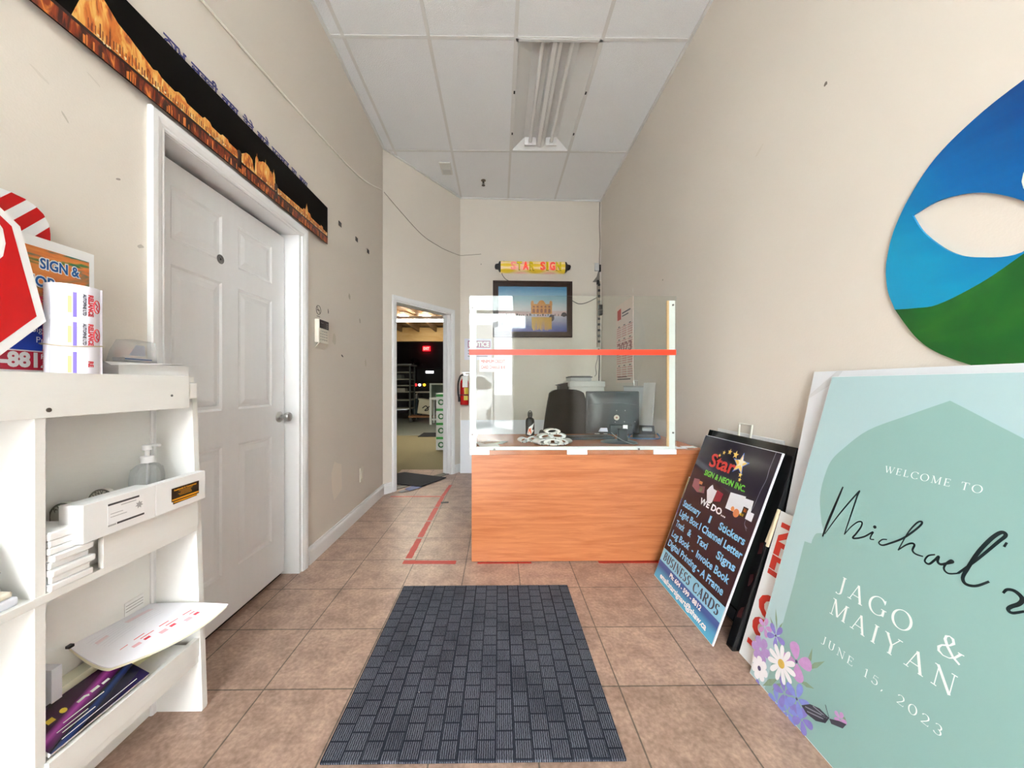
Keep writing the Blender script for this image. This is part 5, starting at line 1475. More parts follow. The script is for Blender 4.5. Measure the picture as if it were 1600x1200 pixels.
mb = MB(); roof = [(0.98, 2.10), (1.00, 2.165), (1.02, 2.22), (1.055, 2.235), (1.10, 2.20), (1.135, 2.19), (1.15, 2.183), (1.21, 2.158), (1.225, 2.166), (1.24, 2.156), (1.29, 2.150), (1.305, 2.16), (1.33, 2.158), (1.34, 2.147), (1.41, 2.145), (1.42, 2.156), (1.445, 2.154), (1.455, 2.143), (1.50, 2.141), (1.51, 2.15), (1.54, 2.149), (1.545, 2.141), (1.60, 2.139), (1.605, 2.102)]
mb.flat(roof, 0.0037); mb.flat([(1.615, 2.104), (1.62, 2.142), (1.635, 2.153), (1.65, 2.165), (1.67, 2.168), (1.69, 2.158), (1.695, 2.142), (1.705, 2.104)], 0.0037)
mb.build('lit_buildings', NB, t)
mb = MB()
mb.flat([(1.705, 2.104), (1.712, 2.165), (1.86, 2.165), (1.868, 2.104)], 0.0037); mb.flat(circle(1.785, 2.165, 0.042, 16, 0.036, 0, math.pi), 0.0038)
for x, h in ((1.722, 0.03), (1.745, 0.02), (1.825, 0.02), (1.85, 0.03)):
    mb.flat(circle(x, 2.165, 0.011, 10, h, 0, math.pi), 0.0039)
for x, b_, h in ((1.785, 2.198, 0.022), (1.722, 2.19, 0.02), (1.85, 2.19, 0.02)):
    mb.flat([(x - 0.003, b_), (x + 0.003, b_), (x, b_ + h)], 0.0039)
mb.flat([(1.872, 2.104), (1.875, 2.132), (2.12, 2.136), (2.13, 2.15), (2.15, 2.152), (2.165, 2.195), (2.18, 2.152), (2.205, 2.15), (2.215, 2.134), (2.33, 2.13), (2.335, 2.142), (2.36, 2.142), (2.365, 2.128), (2.42, 2.126), (2.42, 2.104)], 0.0037)
mb.build('domed_palace', NB, t)
mb = MB()
for k in range(150):
    y = 1.02 + 0.0093 * k + random.uniform(-0.002, 0.002)
    if y < 1.6 or 1.72 < y < 1.86 or 1.89 < y < 2.41:
        h_ = random.uniform(0.012, 0.022) if y > 1.2 else random.uniform(0.02, 0.045)
        mb.flat(rect(y, 2.108, y + random.uniform(0.002, 0.004), 2.108 + h_), 0.0042)
mb.build('arches', mat('arch shade print', (120, 44, 18), 0.35), t)
mb = MB()
for k in range(60):
    y = random.uniform(1.0, 2.40); w_ = random.uniform(0.002, 0.006)
    mb.flat(rect(y, 2.056, y + w_, 2.056 + random.uniform(0.015, 0.036)), 0.0037)
mb.build('light_streaks', mat('streak print', (238, 140, 66), 0.35), t)
mb = MB(); mb.flat(rect(y0, 2.094, y1 - 0.001, 2.104), 0.0040)
for x in (1.608, 1.87):
    mb.flat(rect(x - 0.012, 2.07, x + 0.012, 2.135), 0.0040); mb.flat(circle(x, 2.135, 0.014, 10), 0.0041)
mb.build('dark_walkway', mat('dark walkway print', (40, 16, 14), 0.35), t)
mb = MB()
for k in range(70):
    y = random.uniform(y0 + 0.25, y1 - 0.02); mb.flat(circle(y, random.uniform(2.103, 2.116), random.uniform(0.002, 0.0045), 6), 0.0043)
mb.build('lights', mat('print highlights', (255, 240, 196), 0.35), t)
t = thing('wall_lettering', 'dark blue Gurmukhi lettering on the left wall above the panorama print', 'lettering', FR_LEFT)
words_ = [('ਨਾਮ', 1.268, 1.361), ('ਚੜਦੀ', 1.382, 1.511), ('ਕਲਾ', 1.532, 1.629), ('ਤੇਰੇ', 1.657, 1.731), ('ਭਾਣੇ', 1.755, 1.845), ('ਸਰਬਤ', 1.866, 2.018), ('ਦਾ', 2.043, 2.094), ('ਭਲਾ', 2.121, 2.212)]
for w_, a, b in words_:
    mb = MB(); mb.text(w_, a, 2.3055, 0.037, 0.0012, width=b - a, bold=0.0018, fill=False); mb.build('word', M_DKBLUE, t)


# ================================================================== SIGNS ON THE RIGHT
# big leaf shaped emblem board on the wall
t = thing('emblem_board', 'large rounded blue and green emblem board with leaf shaped gap on the right wall', 'sign', FRR @ Matrix.Translation((0, 0, 0.002)))
half = [(-0.66, 1.885), (-0.78, 1.89), (-0.8915, 1.8735), (-0.9824, 1.8452), (-1.0718, 1.7929), (-1.1408, 1.7103), (-1.1866, 1.6206), (-1.2068, 1.5403), (-1.2109, 1.4882), (-1.2035, 1.42), (-1.1827, 1.3573)]
low = [(-1.1827, 1.3573), (-1.1263, 1.2624), (-1.0718, 1.2074), (-0.9935, 1.1633), (-0.90, 1.125), (-0.78, 1.11), (-0.66, 1.12)]
rights = [(-0.55, 1.15), (-0.45, 1.24), (-0.40, 1.36), (-0.39, 1.5), (-0.41, 1.64), (-0.46, 1.77), (-0.55, 1.85), (-0.66, 1.885)]
seam = [(-1.1827, 1.3573), (-1.125, 1.350), (-1.0654, 1.3483), (-0.9716, 1.3847), (-0.8915, 1.4346), (-0.80, 1.50), (-0.70, 1.55), (-0.56, 1.56), (-0.394, 1.5)]
leaf = [(-1.1321, 1.6473), (-1.059, 1.6596), (-0.9716, 1.6347), (-0.8915, 1.5719), (-0.84, 1.50), (-0.8915, 1.4412), (-0.9716, 1.4565), (-1.0342, 1.4941), (-1.0984, 1.5746), (-1.1321, 1.6473)]
hole = catmull(leaf[:5], 6)[:-1] + catmull(leaf[4:], 6)[:-1]


def plate(loops, z0, z1):
    """flat plate with holes: the first loop is the outline"""
    mb = MB(); es = []; top = []
    for lp in loops:
        vs = [mb.bm.verts.new((p[0], p[1], z1)) for p in lp]; top.append(vs)
        for i in range(len(vs)):
            es.append(mb.bm.edges.new((vs[i], vs[(i + 1) % len(vs)])))
    r = bmesh.ops.triangle_fill(mb.bm, use_beauty=True, use_dissolve=False, edges=es)
    fs = [f for f in r['geom'] if isinstance(f, bmesh.types.BMFace)]
    e = bmesh.ops.extrude_face_region(mb.bm, geom=fs)
    for v in e['geom']:
        if isinstance(v, bmesh.types.BMVert):
            v.co.z = z0
    return mb


up = catmull(half, 5); seam_c = catmull(seam, 5); rt = catmull(rights, 5); lw = catmull(low, 5)
blue = up + catmull([(-0.66, 1.885), (-0.55, 1.85), (-0.46, 1.77), (-0.41, 1.64), (-0.394, 1.5)], 5)[1:]
blue = [p for p in reversed(blue)]
blue_outline = list(reversed(blue)) + []
# outline: down the far side, along the seam, up the near side
near_up = catmull([(-0.394, 1.5), (-0.41, 1.64), (-0.46, 1.77), (-0.55, 1.85), (-0.66, 1.885)], 5)
mbp = plate([up + seam_c[1:] + near_up[1:-1], hole], 0.0, 0.006)
def emblem_blue():
    m = bpy.data.materials.new('emblem blue print'); m.use_nodes = True
    tt = m.node_tree; b = tt.nodes['Principled BSDF']; b.inputs['Roughness'].default_value = 0.35
    tc = nd(tt, 'TexCoord'); vm = nd(tt, 'VectorMath', operation='DOT_PRODUCT'); vm.inputs[1].default_value = (0.75, 0.66, 0)
    tt.links.new(tc.outputs['Object'], vm.inputs[0])
    mp = nd(tt, 'Mapping'); mp.inputs['Rotation'].default_value = (0, 0, -0.75); mp.inputs['Scale'].default_value = (1.4, 9, 1)
    tt.links.new(tc.outputs['Object'], mp.inputs[0])
    nz = nd(tt, 'TexNoise'); nz.inputs['Scale'].default_value = 1.6; nz.inputs['Detail'].default_value = 5; tt.links.new(mp.outputs[0], nz.inputs[0])
    ma = nd(tt, 'Math', operation='MULTIPLY_ADD'); ma.inputs[1].default_value = 0.16; tt.links.new(nz.outputs['Fac'], ma.inputs[0]); tt.links.new(vm.outputs['Value'], ma.inputs[2])
    mr = nd(tt, 'MapRange'); mr.inputs[1].default_value = 0.22; mr.inputs[2].default_value = 0.68; tt.links.new(ma.outputs[0], mr.inputs[0])
    cr = nd(tt, 'ValToRGB'); e = cr.color_ramp.elements; e.new(0.5)
    for el, p, c in zip(e, (0.0, 0.5, 1.0), ((12, 152, 198), (2, 104, 176), (4, 54, 126))):
        el.position = p; el.color = lin(c)
    tt.links.new(mr.outputs[0], cr.inputs[0]); tt.links.new(cr.outputs[0], b.inputs['Base Color'])
    return m
mbp.build('blue_field', emblem_blue(), t)
mb = MB(); near_dn = catmull([(-0.66, 1.12), (-0.55, 1.15), (-0.45, 1.24), (-0.40, 1.36), (-0.394, 1.5)], 5)
mb.prism(list(reversed(seam_c)) [:-1] + lw[:] + near_dn[1:-1], 0.0, 0.006)
mb.build('green_field', fabric_blotch_mat('emblem green print', [(14, 62, 26), (24, 96, 36), (44, 120, 40), (96, 152, 50)], 2.6, (1, 1, 1), 0.35), t)
mb = MB(); mb.flat(circle(-0.80, 1.62, 0.092, 24, 0.075), 0.0065); mb.build('pale_disc', mat('emblem pale', (228, 232, 220), 0.4), t)

# mint welcome board
MXB, MXT, MZT, MY0 = 0.961, 1.280, 1.136, 1.3666
ML = math.hypot(MXT - MXB, MZT)
t = thing('welcome_board', 'large mint welcome board with script name and painted flowers leaning on the right wall', 'sign', lean_right(MXB, MXT, MZT, MY0, 0.002))
MID = 0.379
MW = 2 * MID
mb = MB(); mb.box(0, MW, 0, ML, -0.005, 0); bd = mb.build('board', mat('board white', (232, 236, 238), 0.35), t)
mb = MB(); mb.flat(rect(0.0015, 0.002, MW - 0.0015, ML - 0.0015), 0.0004)
pr = mb.build('print', mat('pale mint print', (178, 207, 211), 0.3, noise=(3, 0.03)), t)
lh = [(0.077, 0.003), (0.077, 0.403), (0.073, 0.556), (0.100, 0.560)] + catmull([(0.100, 0.575), (0.108, 0.600), (0.135, 0.612)], 5) + catmull([(0.115, 0.645), (0.093, 0.70), (0.082, 0.745), (0.080, 0.80), (0.088, 0.862), (0.120, 0.915), (0.185, 0.990), (0.290, 1.052), (MID, 1.101)], 5)
rh = [(2 * MID - p[0], p[1]) for p in reversed(lh[:-1])]
mb = MB(); mb.flat(lh + rh, 0.0008); mb.build('arch', mat('mint arch print', (146, 185, 180), 0.3, noise=(3, 0.03)), t)
mb = MB()
serif(mb, 'WELCOME TO', MID, 0.866, 0.020, 0.0012, width=0.226, align='C', gap=0.16)
serif(mb, 'JAGO &', MID, 0.460, 0.050, 0.0012, width=0.315, align='C', gap=0.2)
serif(mb, 'MAIYAN', MID, 0.384, 0.050, 0.0012, width=0.320, align='C', gap=0.2)
serif(mb, 'JUNE 15, 2023', MID, 0.286, 0.023, 0.0012, width=0.315, align='C', gap=0.22)
mb.build('lettering', mat('white ink', (244, 248, 246), 0.4), t)
# handwriting as pen strokes with swelling width
th_ = math.radians(0.66)
ct, st_ = math.cos(th_), math.sin(th_)
NX, NZ = MZT / ML, -(MXT - MXB) / ML


def on_board(x, y):                         # pen path points read in the photograph -> board metres
    u = 1150 + x / 2.033; v = 560 + y / 2.033
    a = (u - 786.5) / 561; c = (602 - v) / 561
    d = Vector((a * ct + st_, ct - a * st_, c)); P = Vector((MXB, MY0, 0)); O_ = Vector((0, 0, 1.105)); nn = Vector((NX, 0, NZ))
    q = O_ + d * (nn.dot(P - O_) / nn.dot(d))
    return (MY0 - q.y, (q - P).dot(Vector(((MXT - MXB) / ML, 0, MZT / ML))))


pen = MB()
for pts, w in (([(276, 568), (290, 530), (312, 478), (341, 410)], 0.0065), ([(283, 560), (330, 496), (390, 427), (386, 440), (366, 500), (345, 562)], 0.004), ([(345, 562), (366, 538), (388, 522), (401, 523), (398, 538), (382, 560), (372, 572), (384, 574), (410, 568), (436, 554), (430, 566), (428, 576), (440, 578)], 0.004),
               ([(481, 578), (466, 578), (455, 588), (466, 596), (490, 590), (530, 575), (565, 552), (590, 530), (590, 521), (575, 526), (548, 556), (516, 612)], 0.004), ([(516, 612), (540, 596), (560, 590), (568, 596), (562, 612), (572, 624), (596, 632)], 0.004),
               ([(634, 626), (612, 630), (601, 646), (614, 656), (632, 644), (645, 632), (642, 648), (652, 657), (672, 654), (690, 650), (684, 645), (668, 656), (662, 672), (676, 686), (706, 686)], 0.0045),
               ([(706, 686), (760, 648), (830, 590), (858, 566), (844, 556), (812, 576), (770, 620), (736, 672), (722, 700), (732, 720), (764, 726), (806, 712)], 0.0062), ([(862, 588), (853, 602)], 0.006), ([(850, 749), (862, 738), (884, 741), (904, 756), (911, 771), (900, 784), (876, 792), (866, 801), (880, 812), (918, 807)], 0.006)):
    q = [on_board(*p) for p in pts]
    c_ = catmull(q, 7) if len(q) > 2 else q
    n = len(c_)
    pen.stroke(c_, [1.2 * w * (0.62 + 0.5 * math.sin(math.pi * min(1, max(0, k / max(1, n - 1)))) ) for k in range(n)], 0.0016)
p = on_board(442, 538); pen.flat(circle(p[0], p[1], 0.005, 10), 0.0016)
pen.build('script_name', mat('ink black green', (20, 38, 42), 0.35), t)
# painted flowers in the lower far corner
def petals(mb, cx, cy, r, n, w, z, rot=0.0, sq=1.0):
    for k in range(n):
        a = rot + 2 * math.pi * k / n; pts = []
        for j in range(14):
            b = 2 * math.pi * j / 14
            lx = r * (0.55 + 0.45 * math.cos(b)); ly = w * math.sin(b) * (0.7 + 0.3 * math.cos(b))
            pts.append((cx + lx * math.cos(a) - ly * math.sin(a), cy + (lx * math.sin(a) + ly * math.cos(a)) * sq))
        mb.flat(pts, z + 0.00003 * k)


def ob(x, y):                               # flower positions from the detail view of the photograph
    return on_board((1150 + x / 3.335 - 1150) * 2.033, (780 + y / 3.335 - 560) * 2.033)


FM = {'lilac': mat('lilac paint', (180, 150, 206), 0.4, noise=(60, 0.16)), 'violet': mat('violet paint', (142, 132, 208), 0.4, noise=(60, 0.16)), 'blue': mat('periwinkle paint', (138, 150, 222), 0.4, noise=(60, 0.16)),
      'white': mat('white petal paint', (244, 243, 246), 0.4, noise=(60, 0.04)), 'leaf': mat('leaf paint', (134, 160, 132), 0.4, noise=(50, 0.2)), 'yellow': mat('pollen paint', (226, 190, 96), 0.4, noise=(80, 0.2)), 'dark': mat('dark violet paint', (84, 76, 120), 0.4), 'pink': mat('mauve paint', (202, 152, 206), 0.4, noise=(60, 0.16))}
mb = MB()
for a, b, w in ((ob(215, 690), ob(208, 570), 0.008), (ob(205, 690), ob(178, 615), 0.007), (ob(220, 690), ob(246, 645), 0.008), (ob(375, 885), ob(400, 778), 0.012), (ob(370, 890), ob(465, 848), 0.015), (ob(330, 950), ob(410, 992), 0.014), (ob(220, 940), ob(140, 975), 0.02), (ob(240, 960), ob(190, 1000), 0.016), (ob(555, 1130), ob(578, 1165), 0.008)):
    mid = ((a[0] + b[0]) / 2, (a[1] + b[1]) / 2); d = Vector((b[0] - a[0], b[1] - a[1])); nrm = Vector((-d.y, d.x)).normalized() * w / 2
    mb.flat([a, (mid[0] + nrm.x, mid[1] + nrm.y), b, (mid[0] - nrm.x, mid[1] - nrm.y)], 0.0012)
mb.build('leaves', FM['leaf'], t)
def flower(pos, r, n, w, m, z, rot, centre=None, cr=0.008):
    mb = MB(); petals(mb, pos[0], pos[1], r, n, w, z, rot); f = mb.build('flower', FM[m], t)
    if centre:
        mb = MB(); mb.flat(circle(pos[0], pos[1], cr, 14), z + 0.0006); mb.build('flower_centre', FM[centre], f)
flower(ob(152, 670), 0.034, 5, 0.012, 'pink', 0.0014, 0.3)
flower(ob(210, 715), 0.042, 5, 0.013, 'violet', 0.0018, 1.2, 'dark', 0.004)
flower(ob(130, 785), 0.045, 6, 0.02, 'lilac', 0.0018, 0.2)
flower(ob(318, 850), 0.058, 4, 0.026, 'pink', 0.0018, 0.5, 'dark', 0.005)
flower(ob(110, 990), 0.030, 5, 0.012, 'violet', 0.0014, 0.5); flower(ob(215, 1060), 0.038, 5, 0.014, 'blue', 0.0016, 0.8)
flower(ob(255, 1015), 0.048, 5, 0.015, 'violet', 0.0018, 0.9); flower(ob(320, 1045), 0.050, 5, 0.016, 'blue', 0.0019, 0.3, 'dark', 0.004); flower(ob(270, 1110), 0.042, 5, 0.015, 'blue', 0.0016, 2.0); flower(ob(345, 1150), 0.040, 5, 0.015, 'violet', 0.0017, 1.5)
flower(ob(125, 885), 0.040, 7, 0.017, 'white', 0.0024, 0.1, 'dark', 0.008)
flower(ob(240, 862), 0.060, 11, 0.012, 'white', 0.0028, 0.1, 'yellow', 0.014)
flower(ob(545, 1150), 0.020, 5, 0.008, 'pink', 0.0016, 1.5)
mb = MB(); q = [ob(*p) for p in ((345, 1078), (390, 1072), (440, 1095), (490, 1145), (470, 1172), (420, 1160), (370, 1120))]
mb.flat(q, 0.0026); q2 = [ob(*p) for p in ((490, 1148), (540, 1160), (580, 1178), (560, 1200), (500, 1175))]; mb.flat(q2, 0.0026); bw = mb.build('butterfly', mat('butterfly charcoal', (64, 66, 78), 0.4), t)
mb = MB()
for a, b in (((365, 1085), (470, 1140)), ((375, 1110), (460, 1150)), ((405, 1082), (480, 1145))):
    mb.stroke([ob(*a), ob(*b)], 0.003, 0.0030)
mb.build('wing_veins', mat('wing grey', (150, 152, 166), 0.4), bw)
mb = MB(); mb.stroke([ob(490, 1145), ob(470, 1075)], 0.0018, 0.0030); mb.flat([ob(452, 1125), ob(480, 1138), ob(478, 1144), ob(450, 1132)], 0.0031); mb.build('antenna', mat('butterfly charcoal', (64, 66, 78), 0.4), bw)
t = thing('backing_board', 'plain white board behind the mint welcome board with torn clear tape at its corner', 'board', lean_right(1.066, 1.306, 1.1585, 1.474, 0.002))
mb = MB(); mb.box(0, 0.85, 0, math.hypot(0.24, 1.1585), -0.005, 0); mb.build('board', mat('gloss board white', (226, 229, 233), 0.25), t)
mb = MB(); mb.flat([(0.10, 1.182), (0.125, 1.182), (0.09, 1.13), (0.0, 1.07), (0.0, 1.085)], 0.0008); mb.build('clear_tape', mat('tape film', (214, 216, 218), 0.2), t)

# KEEP OUT board turned on end
KL = math.hypot(1.165 - 0.9905, 0.585)
t = thing('keep_out_board', 'white board with red KEEP OUT lettering turned on end behind the mint board', 'sign', lean_right(0.9905, 1.165, 0.585, 1.4717, 0.001))
mb = MB(); mb.box(0, 0.305, 0, KL, -0.004, 0); mb.build('board', mat('sign white', (242, 243, 243), 0.35), t)
MK = Matrix(((0, 1, 0, 0.018), (-1, 0, 0, KL - 0.045), (0, 0, 1, 0), (0, 0, 0, 1)))
mb = MB(); mb.text('KEEP OUT', 0.0, 0.010, 0.125, 0.0005, width=KL - 0.085, bold=0.0065, M=MK); mb.build('lettering', mat('sign red', (222, 62, 50), 0.4), t)

# black folding frame with a green tinted panel
FA = lean_right(0.966, 1.240, 0.845, 2.105, 0.0)
AL = math.hypot(1.240 - 0.966, 0.845)
t = thing('a_frame_stand', 'black wooden sandwich board stand folded against the right wall', 'sign stand', FA)
mb = MB(); mb.box(0.04, 0.585, 0.10, AL, -0.016, -0.008); mb.build('panel', mat('dark green black panel', (30, 36, 34), 0.12), t)
for x0 in (0.0, 0.583):
    mb = MB(); mb.box(x0, x0 + 0.042, 0.0, AL, -0.030, 0.0, 0.003); mb.build('stile', M_BLACKGLOSS, t)
for y0 in (0.10, AL - 0.05):
    mb = MB(); mb.box(0.042, 0.583, y0, y0 + 0.05, -0.030, 0.0, 0.003); mb.build('rail', M_BLACKGLOSS, t)
for y in (0.16, 0.30, 0.44):
    mb = MB(); mb.flat([(0.594 + 0.012 * random.random() + 0.016 * (k % 2), y - 0.03 + 0.012 * k) for k in (0, 2, 4, 5, 3, 1)], 0.0006); mb.build('worn_red_mark', mat('dark red traces', (62, 26, 28), 0.4), t)
mb = MB(); M2 = Matrix.Translation((0, 0, -0.032)) @ Matrix.Rotation(math.radians(3.2), 4, 'X')
for a in ((0.01, 0.05, 0, AL - 0.02, -0.03, 0), (0.575, 0.615, 0, AL - 0.02, -0.03, 0), (0.05, 0.575, 0.1, 0.15, -0.03, 0), (0.05, 0.575, AL - 0.07, AL - 0.02, -0.03, 0)):
    mb.box(*a)
rl = mb.build('rear_leaf', M_BLACKGLOSS, t)
# back leaf shares the hinge and stands a little farther in
rl.matrix_local = Matrix.Translation((0, 0, -0.033))
for a, b in (((0.628, 0.475, 0.004), (0.645, 0.622, 0.010)), ((0.640, 0.462, 0.006), (0.650, 0.60, 0.014))):
    mb = MB(); mb.cyl(a, b, 0.006, seg=8); mb.build('spreader_stick', mat('pale stick wood', (214, 200, 168), 0.6), t)

# printed trade sign
AW, AH = 0.573, 0.869
t = thing('trade_sign', 'dark printed sign with star logo listing stationary, stickers and business cards', 'sign', lean_right(0.901, 1.204, 0.815, 2.080, 0.002))
mb = MB(); mb.box(0, AW, 0, AH, -0.006, 0, 0.0008); mb.build('board', mat('sign edge white', (236, 240, 246), 0.4), t)
mb = MB(); mb.flat(rect(0.002, 0.168, AW - 0.006, AH - 0.002), 0.0004); mb.build('dark_print', mat('plum black gloss', (34, 27, 44), 0.16, noise=(40, 0.12)), t)
mb = MB(); mb.flat(rect(0.002, 0.100, AW - 0.006, 0.170), 0.0006); mb.build('light_band', mat('light blue band', (150, 214, 240), 0.2), t)
mb = MB(); mb.flat(rect(0.002, 0.002, AW - 0.006, 0.101), 0.0005)
mb.build('lower_band', ramp_mat('blue band print', 'Y', [(0.0, (96, 190, 220)), (0.045, (84, 162, 206)), (0.075, (62, 96, 160)), (0.102, (74, 104, 170))], 0.2), t)
LB = mat('sky blue ink', (136, 206, 240), 0.3)
for s_, x, y, w in (('Stationary', 0.030, 0.440, 0.168), ('I', 0.282, 0.440, 0.010), ('Stickers', 0.365, 0.440, 0.178), ('Light Box I Channel Letter', 0.030, 0.381, 0.525), ('Truck', 0.030, 0.318, 0.088), ('&', 0.158, 0.318, 0.030), ('Taxi', 0.245, 0.318, 0.090), ('Signs', 0.415, 0.318, 0.128),
                    ('Log Book  -  Invoice Book', 0.028, 0.256, 0.505), ('Digital Printing - A Frame', 0.026, 0.198, 0.500)):
    mb = MB(); mb.text(s_, x, y, 0.034, 0.0009, width=w, bold=0.0014); mb.build('service_line', LB, t)
mb = MB(); mb.text('WE DO...', 0.165, 0.502, 0.030, 0.0009, width=0.215, bold=0.0014); mb.build('heading', M_PAPER, t)
mb = MB(); mb.text('SIGN & NEON INC.', 0.116, 0.652, 0.028, 0.0012, width=0.325, bold=0.0012); mb.build('company_line', mat('lime ink', (120, 216, 64), 0.3), t)
mb = MB(); serif(mb, 'BUSINESS CARDS', 0.03, 0.113, 0.044, 0.0010, width=0.510, thick=0.24, thin=0.09); mb.build('card_heading', mat('navy ink', (24, 34, 64), 0.3), t)
mb = MB(); mb.text('Ph: 604 - 599 - 8812', 0.142, 0.068, 0.021, 0.0009, width=0.296, bold=0.0012); mb.text('email:starsignart@shaw.ca', 0.062, 0.021, 0.026, 0.0009, width=0.445, bold=0.0014); mb.build('contact_lines', M_PAPER, t)
mb = MB(); mb.text('Star', 0.128, 0.708, 0.070, 0.0012, width=0.200, bold=0.0022); mb.build('star_word', mat('red star ink', (216, 66, 56), 0.3), t)
mb = MB(); mb.flat(star(0.352, 0.768, 0.060, 0.024), 0.0010); bs = mb.build('star_logo', mat('star blue', (86, 130, 214), 0.3), t)
mb = MB(); mb.flat(star(0.352, 0.768, 0.050, 0.020), 0.0014); mb.build('star_face', mat('star gold', (250, 212, 110), 0.3), bs)
mb = MB(); mb.flat(star(0.356, 0.778, 0.030, 0.013), 0.0018); mb.build('star_shine', mat('star pale', (250, 244, 222), 0.3), bs)
for x, y, r_ in ((0.185, 0.779, 0.011), (0.211, 0.800, 0.013), (0.252, 0.812, 0.017), (0.300, 0.806, 0.022), (0.378, 0.720, 0.014), (0.385, 0.697, 0.012)):
    mb = MB(); mb.flat(star(x, y, r_), 0.0012); mb.build('small_star', mat('star gold', (250, 212, 110), 0.3), t)
for nm, pts, c in (('photo_patch', [(0.045, 0.612), (0.095, 0.618), (0.11, 0.585), (0.16, 0.595), (0.17, 0.56), (0.11, 0.548), (0.05, 0.566)], (150, 96, 104)), ('photo_patch', [(0.10, 0.612), (0.13, 0.612), (0.13, 0.595), (0.10, 0.595)], (202, 130, 90)), ('photo_patch', [(0.118, 0.584), (0.15, 0.588), (0.146, 0.560), (0.122, 0.556)], (150, 190, 130)),
                   ('photo_patch', [(0.20, 0.606), (0.215, 0.622), (0.232, 0.604), (0.262, 0.602), (0.256, 0.535), (0.218, 0.528), (0.186, 0.582)], (228, 226, 232)), ('photo_patch', [(0.262, 0.607), (0.315, 0.602), (0.312, 0.56), (0.262, 0.545)], (150, 44, 62)),
                   ('blank_form', [(0.358, 0.625), (0.46, 0.636), (0.462, 0.628), (0.512, 0.632), (0.520, 0.566), (0.438, 0.548), (0.36, 0.545)], (226, 230, 236)), ('gear_print', circle(0.438, 0.548, 0.020, 12), (224, 140, 92)), ('gear_print', circle(0.408, 0.558, 0.012, 10), (230, 150, 90)),
                   ('small_card', rect(0.468, 0.545, 0.50, 0.592), (20, 16, 20)), ('small_card', rect(0.475, 0.570, 0.495, 0.586), (232, 128, 60)), ('small_card', rect(0.462, 0.548, 0.484, 0.560), (240, 200, 60)), ('small_card', rect(0.498, 0.545, 0.54, 0.582), (232, 234, 240))):
    mb = MB(); zz = 0.0008 + 0.0001 * random.randint(0, 3)
    if nm != 'blank_form':
        zz = 0.0014
    mb.flat(pts, zz); mb.build(nm, mat('%s %d %d' % (nm, c[0], c[2]), c, 0.25), t)
mb = MB(); mb.stroke(catmull([(0.535, 0.865), (0.532, 0.79), (0.536, 0.74), (0.528, 0.69), (0.520, 0.60), (0.505, 0.53), (0.53, 0.51)], 6), 0.0012, 0.0008); mb.stroke([(0.51, 0.52), (0.53, 0.50)], 0.001, 0.0008); mb.build('scratch', mat('scratch grey', (168, 168, 176), 0.4), t)

# floral sign peeping out behind it
t = thing('floral_sign', 'green and blue floral sign showing its edge behind the dark trade sign', 'sign', lean_right(0.930, 1.128, 0.562, 2.122, 0.002))
FL = math.hypot(0.198, 0.56)
mb = MB(); mb.box(0, 0.40, 0, FL, -0.005, 0); mb.build('board', mat('sign edge white', (236, 240, 246), 0.4), t)
for y0, y1, m_ in ((0.46, FL - 0.004, mat('sage print', (152, 178, 132), 0.35)), (0.37, 0.46, mat('royal blue print', (44, 62, 178), 0.35)), (0.29, 0.37, mat('sky print', (130, 180, 206), 0.35))):
    mb = MB(); mb.flat(rect(0.003, y0, 0.397, y1), 0.0004); mb.build('colour_band', m_, t)
mb = MB(); mb.flat(rect(0.003, 0.003, 0.397, 0.29), 0.0004); mb.build('meadow_print', fabric_blotch_mat('meadow print', [(24, 62, 42), (54, 110, 62), (130, 164, 110), (220, 206, 216)], 24, (1, 0.7, 1)), t)
mb = MB(); petals(mb, 0.05, 0.36, 0.03, 10, 0.008, 0.0008); mb.build('sunflower', mat('sunflower print', (236, 206, 60), 0.35), t)
mb = MB(); petals(mb, 0.035, 0.21, 0.03, 8, 0.009, 0.0008); petals(mb, 0.025, 0.12, 0.022, 8, 0.007, 0.0009); mb.build('white_flowers', FM['white'], t)

# pale lid board with wire handle behind the stand
t = thing('white_lid_board', 'thin white plastic board with wire handle behind the black stand', 'board', lean_right(1.285, 1.318, 0.845, 2.15, 0.002))
mb = MB(); mb.box(0, 0.50, 0, 0.845, -0.006, 0); mb.build('board', M_WHITE, t)
mb = MB(); mb.tube([(0.195, 0.82, 0.004), (0.20, 0.895, 0.004), (0.298, 0.895, 0.004), (0.285, 0.815, 0.004)], 0.0055, 8); mb.build('handle', mat('cream wire', (226, 222, 208), 0.4), t, smooth=True)


# ================================================================== LEFT: white shelf unit and what it holds
t = thing('shelf_unit', 'white painted timber shelf unit with deep top board against the left wall', 'shelf', (0, 0, 0))
YN = 0.28
mb = MB(); mb.box(-1.171, -1.040, YN, 1.236, 1.114, 1.1325, 0.001); mb.build('top', M_WHITEWOOD, t)
mb = MB(); mb.box(-1.040, -1.020, YN, 1.195, 1.031, 1.1345, 0.0015); mb.build('front_board', M_WHITEWOOD, t)
def panel(y0, y1, nm):
    mb = MB()
    mb.prism([(-1.171, 0.002), (-1.006, 0.002), (-1.003, 0.012), (-1.040, 1.112), (-1.171, 1.112)], 0, y1 - y0)
    mb.xf(Matrix(((1, 0, 0, 0), (0, 0, -1, y1), (0, 1, 0, 0), (0, 0, 0, 1)))).build(nm, M_WHITEWOOD, t)
panel(1.226, 1.246, 'side_panel'); panel(YN, YN + 0.02, 'side_panel')
mb = MB(); mb.box(-1.17, -1.024, 0.803, 0.823, 0.195, 1.112, 0.001); mb.build('divider', M_WHITEWOOD, t)
mb = MB(); mb.box(-1.1735, -1.166, YN, 1.226, 0.003, 1.112); mb.build('back_panel', M_WHITEWOOD, t)
